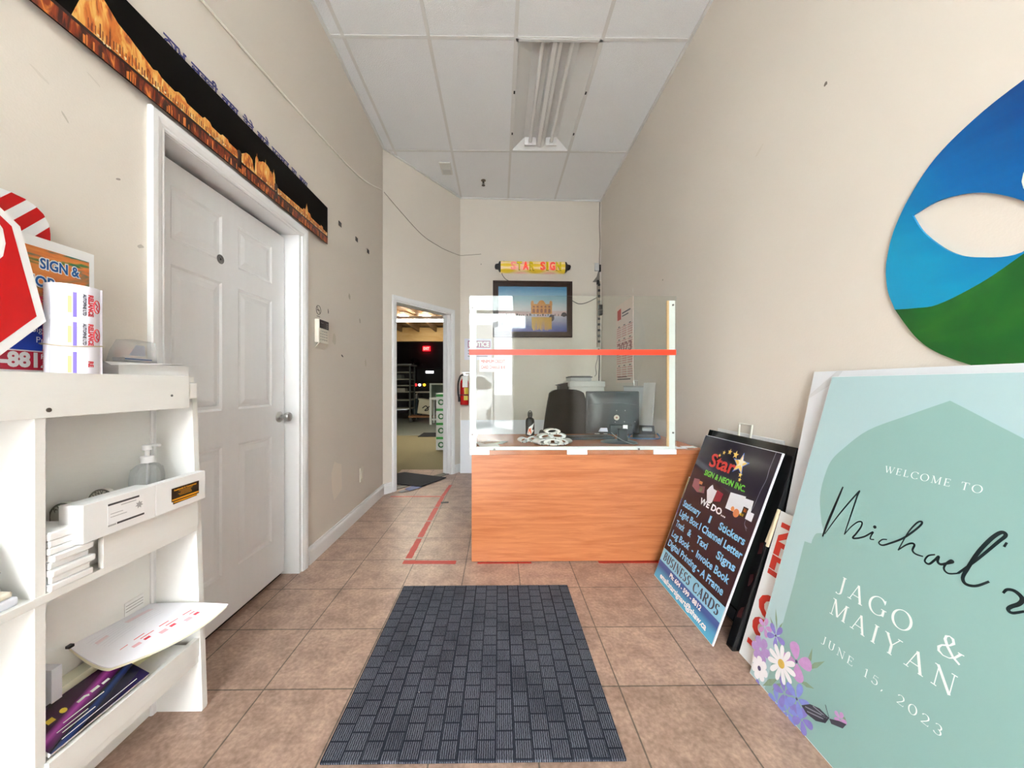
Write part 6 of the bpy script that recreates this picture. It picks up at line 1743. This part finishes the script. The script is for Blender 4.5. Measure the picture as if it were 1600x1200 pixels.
mb = MB(); mb.box(-1.166, -1.020, YN + 0.02, 1.226, 0.615, 0.634, 0.001); mb.build('shelf', M_WHITEWOOD, t)
mb = MB(); mb.box(-1.166, -1.016, YN + 0.02, 1.226, 0.170, 0.190, 0.001); mb.build('shelf', M_WHITEWOOD, t)
mb = MB(); mb.box(-1.032, -1.018, 0.935, 1.226, 0.634, 0.722, 0.001); mb.build('lip_board', M_WHITEWOOD, t)
mb = MB(); mb.box(-1.030, -1.014, 0.82, 1.226, 0.190, 0.252, 0.001); mb.build('lip_board', M_WHITEWOOD, t)
mb = MB(); mb.box(-1.045, -1.022, 1.196, 1.226, 1.06, 1.112, 0.001); mb.build('corner_block', M_WHITEWOOD, t)
for y, z, r_ in ((0.8246, 1.049, 0.005), (1.130, 1.073, 0.0035)):
    mb = MB(); mb.cyl((-1.021, y, z), (-1.0185, y, z), r_, seg=12); mb.build('screw', M_SCREW, t, smooth=True)

# boards standing on the shelf top
LF = lambda x, z0=1.1330, lean=0.0: plane_frame((x, 0, z0), (0, 1, 0), (-lean, 0, 1))
t = thing('stop_sign', 'red octagonal stop sign with white border on the shelf top', 'sign', LF(-1.052, 1.1335, 0.012))
c = (0.60, 0.242)
P = [(0.580, 0.0), (0.745, 0.0), (0.847, 0.120), (0.8036, 0.3215), (0.62, 0.478), (0.455, 0.478), (0.353, 0.358), (0.3964, 0.1565)]
P = [(0.56, 0.0), (0.742, 0.004), (0.847, 0.120), (0.8036, 0.3215), (0.62, 0.478), (0.455, 0.474), (0.353, 0.358), (0.3964, 0.1565)]
mb = MB(); mb.prism(P, -0.006, 0); mb.build('board', mat('sign white', (242, 243, 243), 0.35), t)
cc = (0.60, 0.24)
mb = MB(); mb.flat([(cc[0] + (p[0] - cc[0]) * 0.93, cc[1] + (p[1] - cc[1]) * 0.93) for p in P], 0.0005); mb.build('red_field', M_RED, t)
mb = MB(); mb.text('STOP', 0.425, 0.150, 0.175, 0.0009, width=0.350, bold=0.007); mb.build('lettering', M_PAPER, t)
t = thing('striped_board', 'red and white diagonally striped board behind the stop sign', 'sign', LF(-1.152, 1.1335, 0.004))
mb = MB()
B_ = [(0.55, 0.0), (0.936, 0.0), (0.936, 0.36)] + [(0.936 - 0.06 + 0.06 * math.cos(a), 0.366 + 0.06 * math.sin(a)) for a in (0.3, 0.7, 1.1, 1.4)] + [(0.86, 0.428), (0.55, 0.428)]
mb.prism(B_, -0.005, 0); mb.build('board', mat('sign white', (242, 243, 243), 0.35), t)
def clip(poly, a, b, cc_):                # keep a*x + b*y <= c
    out = []
    for i in range(len(poly)):
        p, q = poly[i], poly[(i + 1) % len(poly)]
        dp, dq = a * p[0] + b * p[1] - cc_, a * q[0] + b * q[1] - cc_
        if dp <= 0:
            out.append(p)
        if dp * dq < 0:
            f = dp / (dp - dq); out.append((p[0] + (q[0] - p[0]) * f, p[1] + (q[1] - p[1]) * f))
    return out
for k in range(-3, 14):
    z0_ = -0.62 + 0.0685 * k
    q = clip(clip(B_, -1.2, 1, z0_ - 0.16 + 0.0365), 1.2, -1, -(z0_ - 0.16))
    if len(q) > 2:
        mb = MB(); mb.flat(q, 0.0005); mb.build('red_stripe', M_RED, t)
t = thing('shop_sign', 'colourful blotched shop sign with white border and phone number band behind the stop sign', 'sign', LF(-1.118, 1.1335, 0.006))
mb = MB(); mb.box(0.50, 1.006, 0.0, 0.332, -0.004, 0, 0.001); mb.build('board', mat('sign white', (242, 243, 243), 0.35), t)
mb = MB(); mb.flat(rect(0.52, 0.155, 0.993, 0.307), 0.0004); mb.build('colour_print', fabric_blotch_mat('blotch print', [(24, 92, 150), (40, 130, 110), (226, 130, 66), (236, 146, 76), (70, 130, 70), (30, 100, 160)], 9, (0.5, 2.2, 1)), t)
mb = MB(); mb.flat(rect(0.52, 0.055, 0.993, 0.155), 0.0004); mb.build('blue_print', ramp_mat('deep blue print', 'Y', [(0.055, (30, 70, 190)), (0.11, (24, 50, 150)), (0.155, (10, 12, 30))], 0.3), t)
mb = MB(); mb.flat(rect(0.52, 0.008, 0.993, 0.052), 0.0004); mb.build('red_band', mat('crimson band', (196, 26, 56), 0.35), t)
W1 = MB(); W1.text('SIGN &', 0.888, 0.258, 0.024, 0.0008, width=0.080, bold=0.0034); W1.text('SHOP', 0.845, 0.213, 0.024, 0.0008, width=0.070, bold=0.0034); W1.build('lettering_outline', M_PAPER, t)
W2 = MB(); W2.text('SIGN &', 0.888, 0.258, 0.024, 0.0014, width=0.080, bold=0.0010); W2.text('SHOP', 0.845, 0.213, 0.024, 0.0014, width=0.070, bold=0.0010); W2.build('lettering', mat('bright blue ink', (30, 96, 170), 0.3), t)
mb = MB(); mb.text('Printing', 0.885, 0.165, 0.022, 0.0012, width=0.085, bold=0.0016); mb.build('script_line', mat('pink red ink', (226, 60, 90), 0.3), t)
mb = MB(); mb.text('Signs', 0.872, 0.100, 0.014, 0.0008, width=0.036); mb.text('Printing', 0.880, 0.075, 0.014, 0.0008, width=0.056); mb.text('-8812', 0.817, 0.016, 0.032, 0.0008, width=0.090, bold=0.0022); mb.build('white_lettering', M_PAPER, t)

# roll of printed labels with a rubber band
t = thing('label_roll', 'upright roll of printed white labels held by a rubber band on the shelf top', 'roll', (-1.060, 0.905, 1.1335))
mb = MB(); n = 60; R0 = 0.046
prof = []
for k in range(n + 1):
    a = 0.6 + 2 * math.pi * k / n; r_ = R0 + (0.004 * max(0, 1 - k / 8) if k < 8 else 0)
    prof.append((r_ * math.cos(a), r_ * math.sin(a)))
inner = [(p[0] * 0.90, p[1] * 0.90) for p in reversed(prof)]
mb.prism(prof + inner, 0, 0.215)
mb.build('paper', mat('label paper', (240, 240, 250), 0.6), t, smooth=True)
mb = MB(); mb.prism([(0.030 * math.cos(a), 0.030 * math.sin(a)) for a in [2 * math.pi * k / 24 for k in range(24)]], 0.001, 0.213); mb.build('core', mat('label paper', (240, 240, 250), 0.6), t, smooth=True)
mb = MB(); mb.tube([((R0 + 0.0052) * math.cos(2 * math.pi * k / 40), (R0 + 0.0052) * math.sin(2 * math.pi * k / 40), 0.068 + 0.003 * math.sin(2 * math.pi * k / 20)) for k in range(40)], 0.0015, 6, closed=True); mb.build('rubber_band', mat('rubber band', (190, 176, 150), 0.6), t, smooth=True)
def wrap_text(s_, x, y, h, w, bold, nm, m_, rot=0.0):
    """lettering wrapped round the roll; x runs round it from the point that faces the camera"""
    mb = MB(); mb.text(s_, x, y, h, 0, width=w, bold=bold, rot=rot)
    a0 = math.atan2(-0.905, 1.060)
    for v in mb.bm.verts:
        a = a0 + v.co.x / R0; r_ = R0 + 0.0042 + v.co.z * 0.2 if a < 0.9 else R0 + 0.001
        r_ = R0 + 0.0008 + v.co.z * 0.2
        v.co = Vector((r_ * math.cos(a), r_ * math.sin(a), v.co.y))
    mb.build(nm, m_, t)
def wrap_rect(x0, x1, y0_, y1_, nm, m_):
    a0 = math.atan2(-0.905, 1.060)
    mb = MB(); mb.grid(lambda u, v: ((R0 + 0.0006) * math.cos(a0 + (x0 + (x1 - x0) * u) / R0), (R0 + 0.0006) * math.sin(a0 + (x0 + (x1 - x0) * u) / R0), y0_ + (y1_ - y0_) * v), 6, 1)
    mb.build(nm, m_, t)
RD = mat('label red', (214, 60, 72), 0.5); PV = mat('label violet', (128, 112, 200), 0.5); YV = mat('label ochre', (214, 190, 130), 0.5); GK = mat('label ink', (70, 70, 84), 0.5)
for k in range(3):
    y = 0.138 - 0.072 * k
    if y < 0.02:
        y += 0.0
    top = y + 0.062
    wrap_rect(0.0, 0.006, y - 0.002 if y > 0 else 0.001, top - 0.004, 'violet_bar', PV); wrap_rect(-0.008, -0.002, y + 0.008 if y > 0 else 0.002, top - 0.014, 'ochre_bar', YV)
    if y > 0:
        wrap_text('RELIANCE', 0.026, top - 0.006, 0.0095, 0.052, 0.0008, 'lettering', RD, -math.pi / 2)
        wrap_text('AUTOFINE LTD', 0.016, top - 0.006, 0.0055, 0.052, 0.0004, 'small_lettering', GK, -math.pi / 2)
        a0 = math.atan2(-0.905, 1.060)
        mb = MB(); mb.tube([((R0 + 0.001) * math.cos(a0 + (0.045 + 0.0085 * math.cos(q)) / R0), (R0 + 0.001) * math.sin(a0 + (0.045 + 0.0085 * math.cos(q)) / R0), y + 0.030 + 0.016 * math.sin(q)) for q in [2 * math.pi * j / 18 for j in range(18)]], 0.0011, 5, closed=True)
        mb.tube([((R0 + 0.001) * math.cos(a0 + (0.045 + dx) / R0), (R0 + 0.001) * math.sin(a0 + (0.045 + dx) / R0), y + 0.030 + dz) for dx, dz in ((-0.006, 0.01), (0.002, 0.002), (-0.002, -0.004), (0.006, -0.012))], 0.0012, 5)
        mb.build('round_mark', RD, t)
    else:
        wrap_text('RE', 0.026, 0.030, 0.0095, 0.013, 0.0008, 'lettering', RD, -math.pi / 2)
    wrap_rect(-0.040, -0.0385, max(0.001, y), top, 'cut_line', mat('cut line grey', (206, 208, 226), 0.6))
for k in range(3):
    wrap_text('RELIANCE', -0.068, 0.20 - 0.072 * k, 0.008, 0.05, 0.0006, 'lettering', RD, -math.pi / 2)

# sheets and plastic box on the shelf top
t = thing('sheet_stack', 'stack of white sheets with curled top sheet at the end of the shelf top', 'paper stack', (0, 0, 0))
mb = MB(); mb.box(-1.165, -1.045, 0.998, 1.222, 1.1328, 1.168, 0.001); mb.build('stack', M_PAPER, t)
mb = MB(); f = lambda u, v: (-1.166 + 0.135 * u, 0.965 + 0.30 * v, 1.1695 + 0.004 * v - 0.010 * max(0, u - 0.86) / 0.14 * (1 - v) ** 2 + 0.018 * max(0, v - 0.8) * u)
mb.grid(f, 16, 12)
r_ = bmesh.ops.extrude_face_region(mb.bm, geom=mb.bm.faces[:])
for v in r_['geom']:
    if isinstance(v, bmesh.types.BMVert):
        v.co.z -= 0.0008
mb.build('curled_sheet', M_PAPER, t, smooth=True)
t = thing('plastic_box', 'clear plastic box with blue edged cards near the door casing', 'box', (-1.105, 1.095, 1.1748))
mb = MB(); mb.prism([(-0.05, 0.0), (0.05, 0.0), (0.045, 0.062), (-0.022, 0.066), (-0.04, 0.035)], -0.026, 0.026); mb.xf(plane_frame((0, 0, 0), (0, 1, 0), (0, 0, 1))).build('case', M_CLEARPLASTIC, t)
mb = MB(); mb.box(-0.018, 0.018, -0.040, 0.040, 0.002, 0.012); mb.build('cards', M_PAPER2, t)
mb = MB(); mb.box(0.0185, 0.0195, -0.040, 0.040, 0.006, 0.0095); mb.build('blue_edge', mat('edge blue', (40, 92, 158), 0.4), t)
mb = MB(); mb.flat([(-0.03, 0.018), (0.02, 0.018), (0.016, 0.05), (-0.01, 0.05)], 0.0); mb.xf(plane_frame((0.020, 0, 0), (0, 1, 0), (0, 0, 1))).build('card_face', mat('card pale blue', (196, 206, 220), 0.4), t)

# card boxes on the middle shelf lip
def card_box(y0_, y1_, label):
    t = thing('card_box', label, 'box', (0, 0, 0.7225))
    mb = MB(); mb.box(-1.058 if y0_ < 1 else -1.0255, -1.000, y0_, y1_, 0, 0.093, 0.0012); mb.build('tray', M_PAPER, t)
    return t
FT = plane_frame((-0.9995, 0, 0), (0, 1, 0), (0, 0, 1))
t = card_box(0.874, 1.056, 'long white card box with black barred business card on its front')
mb = MB(); mb.prism([(0.928, 0.020), (1.022, 0.020), (1.022, 0.078), (0.928, 0.078)], 0, 0.0006); cd = mb.xf(FT).build('business_card', mat('card white', (246, 246, 246), 0.5), t)
mb = MB(); mb.flat(rect(0.928, 0.073, 1.008, 0.078), 0.0008); mb.flat(rect(0.950, 0.020, 1.022, 0.025), 0.0008); mb.xf(FT).build('bars', mat('card bar', (70, 70, 72), 0.5), cd)
mb = MB(); mb.flat(rect(0.960, 0.066, 1.0, 0.068), 0.0008); mb.flat(rect(0.934, 0.050, 0.965, 0.0515), 0.0008); mb.flat(rect(0.934, 0.042, 0.975, 0.0435), 0.0008); mb.flat(star(1.008, 0.052, 0.011, 0.006, 7), 0.0008); mb.flat(rect(0.928, 0.020, 0.948, 0.024), 0.0008); mb.xf(FT).build('card_print', mat('card grey print', (176, 176, 176), 0.5), cd)
t = card_box(1.0575, 1.233, 'white card box holding black and orange business cards at the shelf end')
M_CB = mat('card black', (24, 22, 20), 0.35); M_CO = mat('card orange', (226, 160, 34), 0.35)
for i, (pts, z) in enumerate((([(1.112, 0.017), (1.198, 0.019), (1.198, 0.060), (1.112, 0.058)], 0.0004), ([(1.106, 0.025), (1.205, 0.025), (1.205, 0.066), (1.106, 0.066)], 0.0012))):
    mb = MB(); mb.prism(pts, z - 0.0004, z + 0.0002); cd = mb.xf(FT).build('business_card', M_CB, t)
    mb = MB()
    x0, y0_ = pts[0]; w_ = pts[1][0] - x0
    mb.flat(rect(x0 + 0.001, y0_ + 0.003, x0 + w_ - 0.001, y0_ + 0.008), z + 0.0004)
    if i == 1:
        mb.text('Residential & Commercial', x0 + 0.008, y0_ + 0.032, 0.0045, z + 0.0004, width=0.080, bold=0.0004)
        for k, (a, b) in enumerate(((0.024, 0.074), (0.030, 0.068), (0.022, 0.07), (0.026, 0.072))):
            mb.flat(rect(x0 + a, y0_ + 0.0275 - 0.0042 * k, x0 + b, y0_ + 0.0288 - 0.0042 * k), z + 0.0004)
    mb.xf(FT).build('card_print', M_CO, cd)
mb = MB(); mb.box(-1.164, -1.062, 0.915, 1.222, 0.635, 0.722, 0.001)
tag(mb.build('carton', M_PAPER), 'plain white carton behind the card boxes carrying the pump bottle', 'box')
for y, x, z, lb, tx in ((0.945, -1.130, 0.7615, 'round grey lettered disc half hidden by the shelf divider', 'AVIVA'), (1.008, -1.102, 0.779, 'round grey lettered disc just behind the barred card box', 'INVAR')):
    t = thing('round_disc', lb, 'disc', Matrix.Translation((x, y, z)))
    mb = MB(); mb.cyl((0, 0, 0), (0, 0.012, 0), 0.0385, seg=32); mb.build('disc', mat('disc grey', (208, 208, 196), 0.5), t)
    mb = MB(); mb.lathe([(0.0345, 0), (0.0385, 0), (0.0385, 0.0008), (0.0345, 0.0008)], seg=32, M=plane_frame((0, -0.0002, 0), (1, 0, 0), (0, 0, 1))); mb.build('rim', mat('disc rim', (120, 120, 112), 0.5), t)
    mb = MB(); n = len(tx)
    for k, ch in enumerate(tx):
        a = math.radians(90 + 46 - 92 * k / (n - 1))
        mb.text(ch, 0.026 * math.cos(a), 0.026 * math.sin(a) - 0.002, 0.0115, 0.0005, align='C', rot=a - math.pi / 2)
    mb.xf(plane_frame((0, 0, 0), (1, 0, 0), (0, 0, 1))).build('lettering', mat('disc ink', (58, 58, 50), 0.5), t)
# pump bottle
t = thing('pump_bottle', 'clear pump bottle with white nozzle standing inside the shelf', 'bottle', (-1.105, 1.140, 0.7228))
mb = MB(); mb.lathe([(0, 0.002), (0.040, 0.002), (0.044, 0.008), (0.0455, 0.05), (0.0455, 0.10), (0.041, 0.122), (0.028, 0.134), (0.016, 0.138), (0.016, 0.146)], seg=32, M=Matrix.Diagonal((0.8, 1, 1, 1))); mb.build('body', clear_mat('bottle plastic', (250, 252, 252), 1.4, 0.5, 0.04, 0.16), t, smooth=True)
mb = MB(); mb.lathe([(0, 0.140), (0.017, 0.140), (0.017, 0.158), (0.0155, 0.160), (0, 0.160)]); mb.build('collar', M_WHITE, t, smooth=True)
mb = MB(); mb.lathe([(0, 0.160), (0.006, 0.160), (0.006, 0.178), (0.012, 0.180), (0.012, 0.194), (0.006, 0.196), (0, 0.196)]); mb.tube([(0, 0, 0.191), (0.004, 0.02, 0.192), (0.006, 0.036, 0.188)], 0.005, 8); mb.build('pump_head', M_WHITE, t, smooth=True)
mb = MB(); mb.cyl((0, 0, 0.01), (0, 0, 0.14), 0.003, seg=8); mb.build('dip_tube', M_PAPER2, t)

# stack of envelopes beside the divider
zz = 0.6345
yl = [(0.826, 0.918), (0.828, 0.914), (0.826, 0.921), (0.827, 0.912), (0.829, 0.917), (0.826, 0.911), (0.828, 0.915), (0.826, 0.908)]
pos_w = ['lowest', 'second from the bottom', 'third from the bottom', 'fourth from the bottom', 'fourth from the top', 'third from the top', 'second from the top', 'topmost']
for k in range(8):
    h_ = 0.0165 if k < 7 else 0.020
    mb = MB(); y0_, y1_ = yl[k]
    xr = -1.016 + random.uniform(-0.006, 0.004)
    mb.box(-1.150, xr, y0_, min(y1_, 0.912) if False else y1_ - 0.006, zz, zz + h_ - 0.0006, 0.003)
    tag(mb.build('envelope_bundle', M_PAPER), 'white envelope bundle beside the shelf divider, %s of its pile' % pos_w[k], 'envelopes', 'white envelope bundles on the middle shelf')
    zz += h_
# near compartment: wrapped pads in a clear bag
zz = 0.6345
for k, (h_, dx, c_) in enumerate(((0.020, 0.0, (228, 232, 242)), (0.014, -0.004, (240, 234, 216)), (0.016, -0.012, (242, 242, 242)), (0.014, -0.025, (244, 244, 244)))):
    mb = MB(); mb.box(-1.140, -1.030 + dx, 0.56, 0.782 + dx * 1.5, zz, zz + h_ - 0.0006, 0.004)
    tag(mb.build('paper_pad', mat('pad %d %d' % (c_[0], c_[2]), c_, 0.7)), 'paper pad under the clear bag, ' + ['lowest of four', 'cream, just above the lowest', 'second from the top of four', 'topmost of four'][k], 'pad', 'pads in the near shelf compartment')
    zz += h_
mb = MB()
def bagf(u, v):
    a = 2 * math.pi * u; b = math.pi / 2 * v
    k = 1 + 0.10 * math.sin(3 * a + 5 * b) + 0.06 * math.sin(7 * a - 3 * b)
    return Vector((-1.10 + 0.052 * math.cos(a) * math.cos(b) * k, 0.70 + 0.095 * math.sin(a) * math.cos(b) * k, zz + 0.001 + 0.075 * math.sin(b) * k))
mb.grid(bagf, 28, 8)
tag(mb.build('plastic_bag', M_BAG, smooth=True), 'crumpled clear plastic bag lying over the pads in the near compartment', 'bag')

# bottom shelf: pads, magazine, white box, order forms
t = thing('copy_pad_stack', 'stack of white and yellow copy pads under the magazine on the bottom shelf', 'paper stack', (0, 0, 0))
mb = MB(); mb.box(-1.163, -1.034, 0.83, 1.20, 0.1905, 0.246, 0.001); mb.build('white_pads', M_PAPER, t)
mb = MB(); mb.box(-1.163, -1.105, 0.86, 1.20, 0.246, 0.284, 0.001); mb.build('yellow_pads', mat('yellow copy paper', (236, 232, 186), 0.7), t)
mb = MB(); mb.box(-1.163, -1.120, 0.93, 1.21, 0.284, 0.330, 0.001); mb.build('upper_pads', mat('cream copy paper', (240, 238, 214), 0.7), t)
# magazine leaning up on the pads
MG = plane_frame((-1.024, 0.70, 0.2575), (0, 1, 0), (-0.118, 0, 0.066))
t = thing('magazine', 'glossy dark magazine with magenta streak and white print on the bottom shelf', 'magazine', MG)
mb = MB(); mb.box(0.128, 0.356, 0.0, 0.104, 0.0, 0.011); mb.build('pages', M_PAPER, t)
mb = MB(); mb.box(0.127, 0.357, -0.001, 0.105, 0.011, 0.0120)
cv = bpy.data.materials.new('magazine cover'); cv.use_nodes = True
tt = cv.node_tree; b = tt.nodes['Principled BSDF']; b.inputs['Roughness'].default_value = 0.22
tc = nd(tt, 'TexCoord'); vm = nd(tt, 'VectorMath', operation='DOT_PRODUCT'); vm.inputs[1].default_value = (-0.30, 1.0, 0); tt.links.new(tc.outputs['Object'], vm.inputs[0])
mr = nd(tt, 'MapRange'); mr.inputs[1].default_value = -0.11; mr.inputs[2].default_value = 0.07; tt.links.new(vm.outputs['Value'], mr.inputs[0])
cr = nd(tt, 'ValToRGB'); e = cr.color_ramp.elements
st = [(0.0, (34, 24, 76)), (0.16, (24, 18, 56)), (0.3, (14, 14, 26)), (0.37, (30, 54, 108)), (0.42, (14, 14, 26)), (0.50, (120, 44, 120)), (0.55, (200, 88, 192)), (0.62, (60, 20, 56)), (1.0, (12, 11, 14))]
while len(e) < len(st):
    e.new(0.5)
for el, (p_, c_) in zip(e, st):
    el.position = p_; el.color = lin(c_)
tt.links.new(mr.outputs[0], cr.inputs[0]); tt.links.new(cr.outputs[0], b.inputs['Base Color'])
mb.build('cover', cv, t)
mb = MB(); mb.stroke([(0.225, 0.062), (0.243, 0.064), (0.250, 0.060)], 0.006, 0.0124); mb.stroke([(0.256, 0.063), (0.276, 0.064)], 0.007, 0.0124); mb.stroke([(0.282, 0.062), (0.300, 0.063)], 0.006, 0.0124); mb.flat(rect(0.18, 0.040, 0.27, 0.0425), 0.0124); mb.flat(rect(0.16, 0.030, 0.225, 0.032), 0.0124); mb.flat(rect(0.165, 0.022, 0.235, 0.024), 0.0124); mb.flat(rect(0.155, 0.010, 0.33, 0.0115), 0.0124); mb.build('cover_lines', M_PAPER, t)
mb = MB(); mb.flat(rect(0.165, 0.060, 0.180, 0.072), 0.0124); mb.flat(circle(0.20, 0.068, 0.007, 10), 0.0124); mb.build('yellow_print', mat('cover yellow', (226, 196, 60), 0.3), t)
mb = MB(); mb.box(-1.160, -1.106, 0.900, 0.922, 0.2845, 0.400, 0.001)
tag(mb.build('small_box', mat('box bluish white', (228, 230, 238), 0.5)), 'small bluish white box on the pads beside the divider', 'box')
# order form pad drooping over the front edge
t = thing('order_form_pad', 'thick pad of printed order forms drooping over the bottom shelf front', 'pad', (0, 0, 0))
ctl = [[(-1.165, 0.985, 0.399), (-1.165, 1.11, 0.384), (-1.165, 1.212, 0.376)],
       [(-1.105, 0.990, 0.350), (-1.090, 1.12, 0.366), (-1.040, 1.214, 0.378)],
       [(-1.065, 1.000, 0.303), (-1.000, 1.105, 0.298), (-0.950, 1.165, 0.335)]]
ctl[2][2] = (-0.905, 1.210, 0.375); ctl[2][1] = (-0.985, 1.13, 0.322); ctl[2][0] = (-1.072, 1.005, 0.326)
def quad_bez(p, q, r_, t_):
    return Vector(p) * (1 - t_) ** 2 + Vector(q) * 2 * t_ * (1 - t_) + Vector(r_) * t_ ** 2
def thru(p, q, r_):                          # middle control so that the curve passes through q
    return tuple(2 * q[i] - 0.5 * (p[i] + r_[i]) for i in range(3))
def pad_pt(u, v):
    rows = [quad_bez(r_[0], thru(*r_), r_[2], v) for r_ in ctl]
    return quad_bez(rows[0], thru(*rows), rows[2], u)
def pad_layer(top, bot, nm, m_, grow=0.0):
    mb = MB(); N = 14
    def P_(u, v, dz):
        p = pad_pt(u, v); return Vector((p.x + grow * (u - 0.2), p.y, p.z + dz))
    A = [[mb.bm.verts.new(P_(i / N, j / N, top)) for j in range(N + 1)] for i in range(N + 1)]
    B = [[mb.bm.verts.new(P_(i / N, j / N, bot)) for j in range(N + 1)] for i in range(N + 1)]
    for i in range(N):
        for j in range(N):
            mb.bm.faces.new((A[i][j], A[i + 1][j], A[i + 1][j + 1], A[i][j + 1])); mb.bm.faces.new((B[i][j], B[i][j + 1], B[i + 1][j + 1], B[i + 1][j]))
    for k in range(N):
        mb.bm.faces.new((A[k][0], B[k][0], B[k + 1][0], A[k + 1][0])); mb.bm.faces.new((A[k][N], A[k + 1][N], B[k + 1][N], B[k][N]))
        mb.bm.faces.new((A[0][k], A[0][k + 1], B[0][k + 1], B[0][k])); mb.bm.faces.new((A[N][k], B[N][k], B[N][k + 1], A[N][k + 1]))
    return mb.build(nm, m_, t, smooth=True)
tp = pad_layer(0.0, -0.003, 'top_form', mat('form white', (236, 236, 242), 0.65))
pad_layer(-0.0031, -0.011, 'lower_copies', mat('cream copies', (238, 234, 206), 0.7), -0.006)
def on_pad(u0, u1, v0, v1, nm, m_, dz=0.0006):
    mb = MB(); mb.grid(lambda a, b: pad_pt(u0 + (u1 - u0) * a, v0 + (v1 - v0) * b) + Vector((0, 0, dz)), 3, 4); mb.build(nm, m_, tp)
FR_ = mat('form red', (222, 70, 84), 0.6); FP_ = mat('form pink', (226, 178, 186), 0.6); FG_ = mat('form grey', (196, 196, 206), 0.6)
for u, v in ((0.62, 0.30), (0.66, 0.52), (0.70, 0.74)):
    on_pad(u, u + 0.012, v, v + 0.10, 'red_rule', FR_); on_pad(u + 0.05, u + 0.062, v + 0.03, v + 0.09, 'red_rule', FR_); on_pad(u + 0.09, u + 0.125, v + 0.035, v + 0.09, 'red_box', FR_); on_pad(u + 0.01, u + 0.02, v - 0.13, v - 0.06, 'red_rule', FR_); on_pad(u + 0.09, u + 0.14, v - 0.07, v + 0.0, 'pink_panel', FP_)
for k in range(7):
    on_pad(0.12 + 0.05 * k, 0.123 + 0.05 * k, 0.10 + 0.01 * k, 0.45, 'grey_rule', FG_); on_pad(0.14 + 0.05 * k, 0.143 + 0.05 * k, 0.52, 0.86 - 0.02 * k, 'grey_rule', FG_)
on_pad(0.16, 0.24, 0.48, 0.80, 'pink_panel', mat('form faint pink', (234, 216, 222), 0.6)); on_pad(0.20, 0.26, 0.14, 0.26, 'pink_panel', mat('form faint pink', (234, 216, 222), 0.6))
mb = MB(); mb.box(-1.166, -1.155, 0.978, 0.990, 0.396, 0.403); mb.build('corner_clip', M_BLACK, t)
# paper slip standing at the back of the bottom shelf
mb = MB(); mb.box(-1.1655, -1.1640, 1.13, 1.19, 0.384, 0.425)
o = tag(mb.build('paper_slip', M_PAPER), 'small ruled white slip standing behind the order form pad', 'paper')
mb = MB()
for k in range(3):
    mb.box(-1.164, -1.1636, 1.133, 1.187, 0.395 + 0.009 * k, 0.3965 + 0.009 * k)
mb.build('ruled_lines', mat('rule grey', (150, 150, 146), 0.6), o)
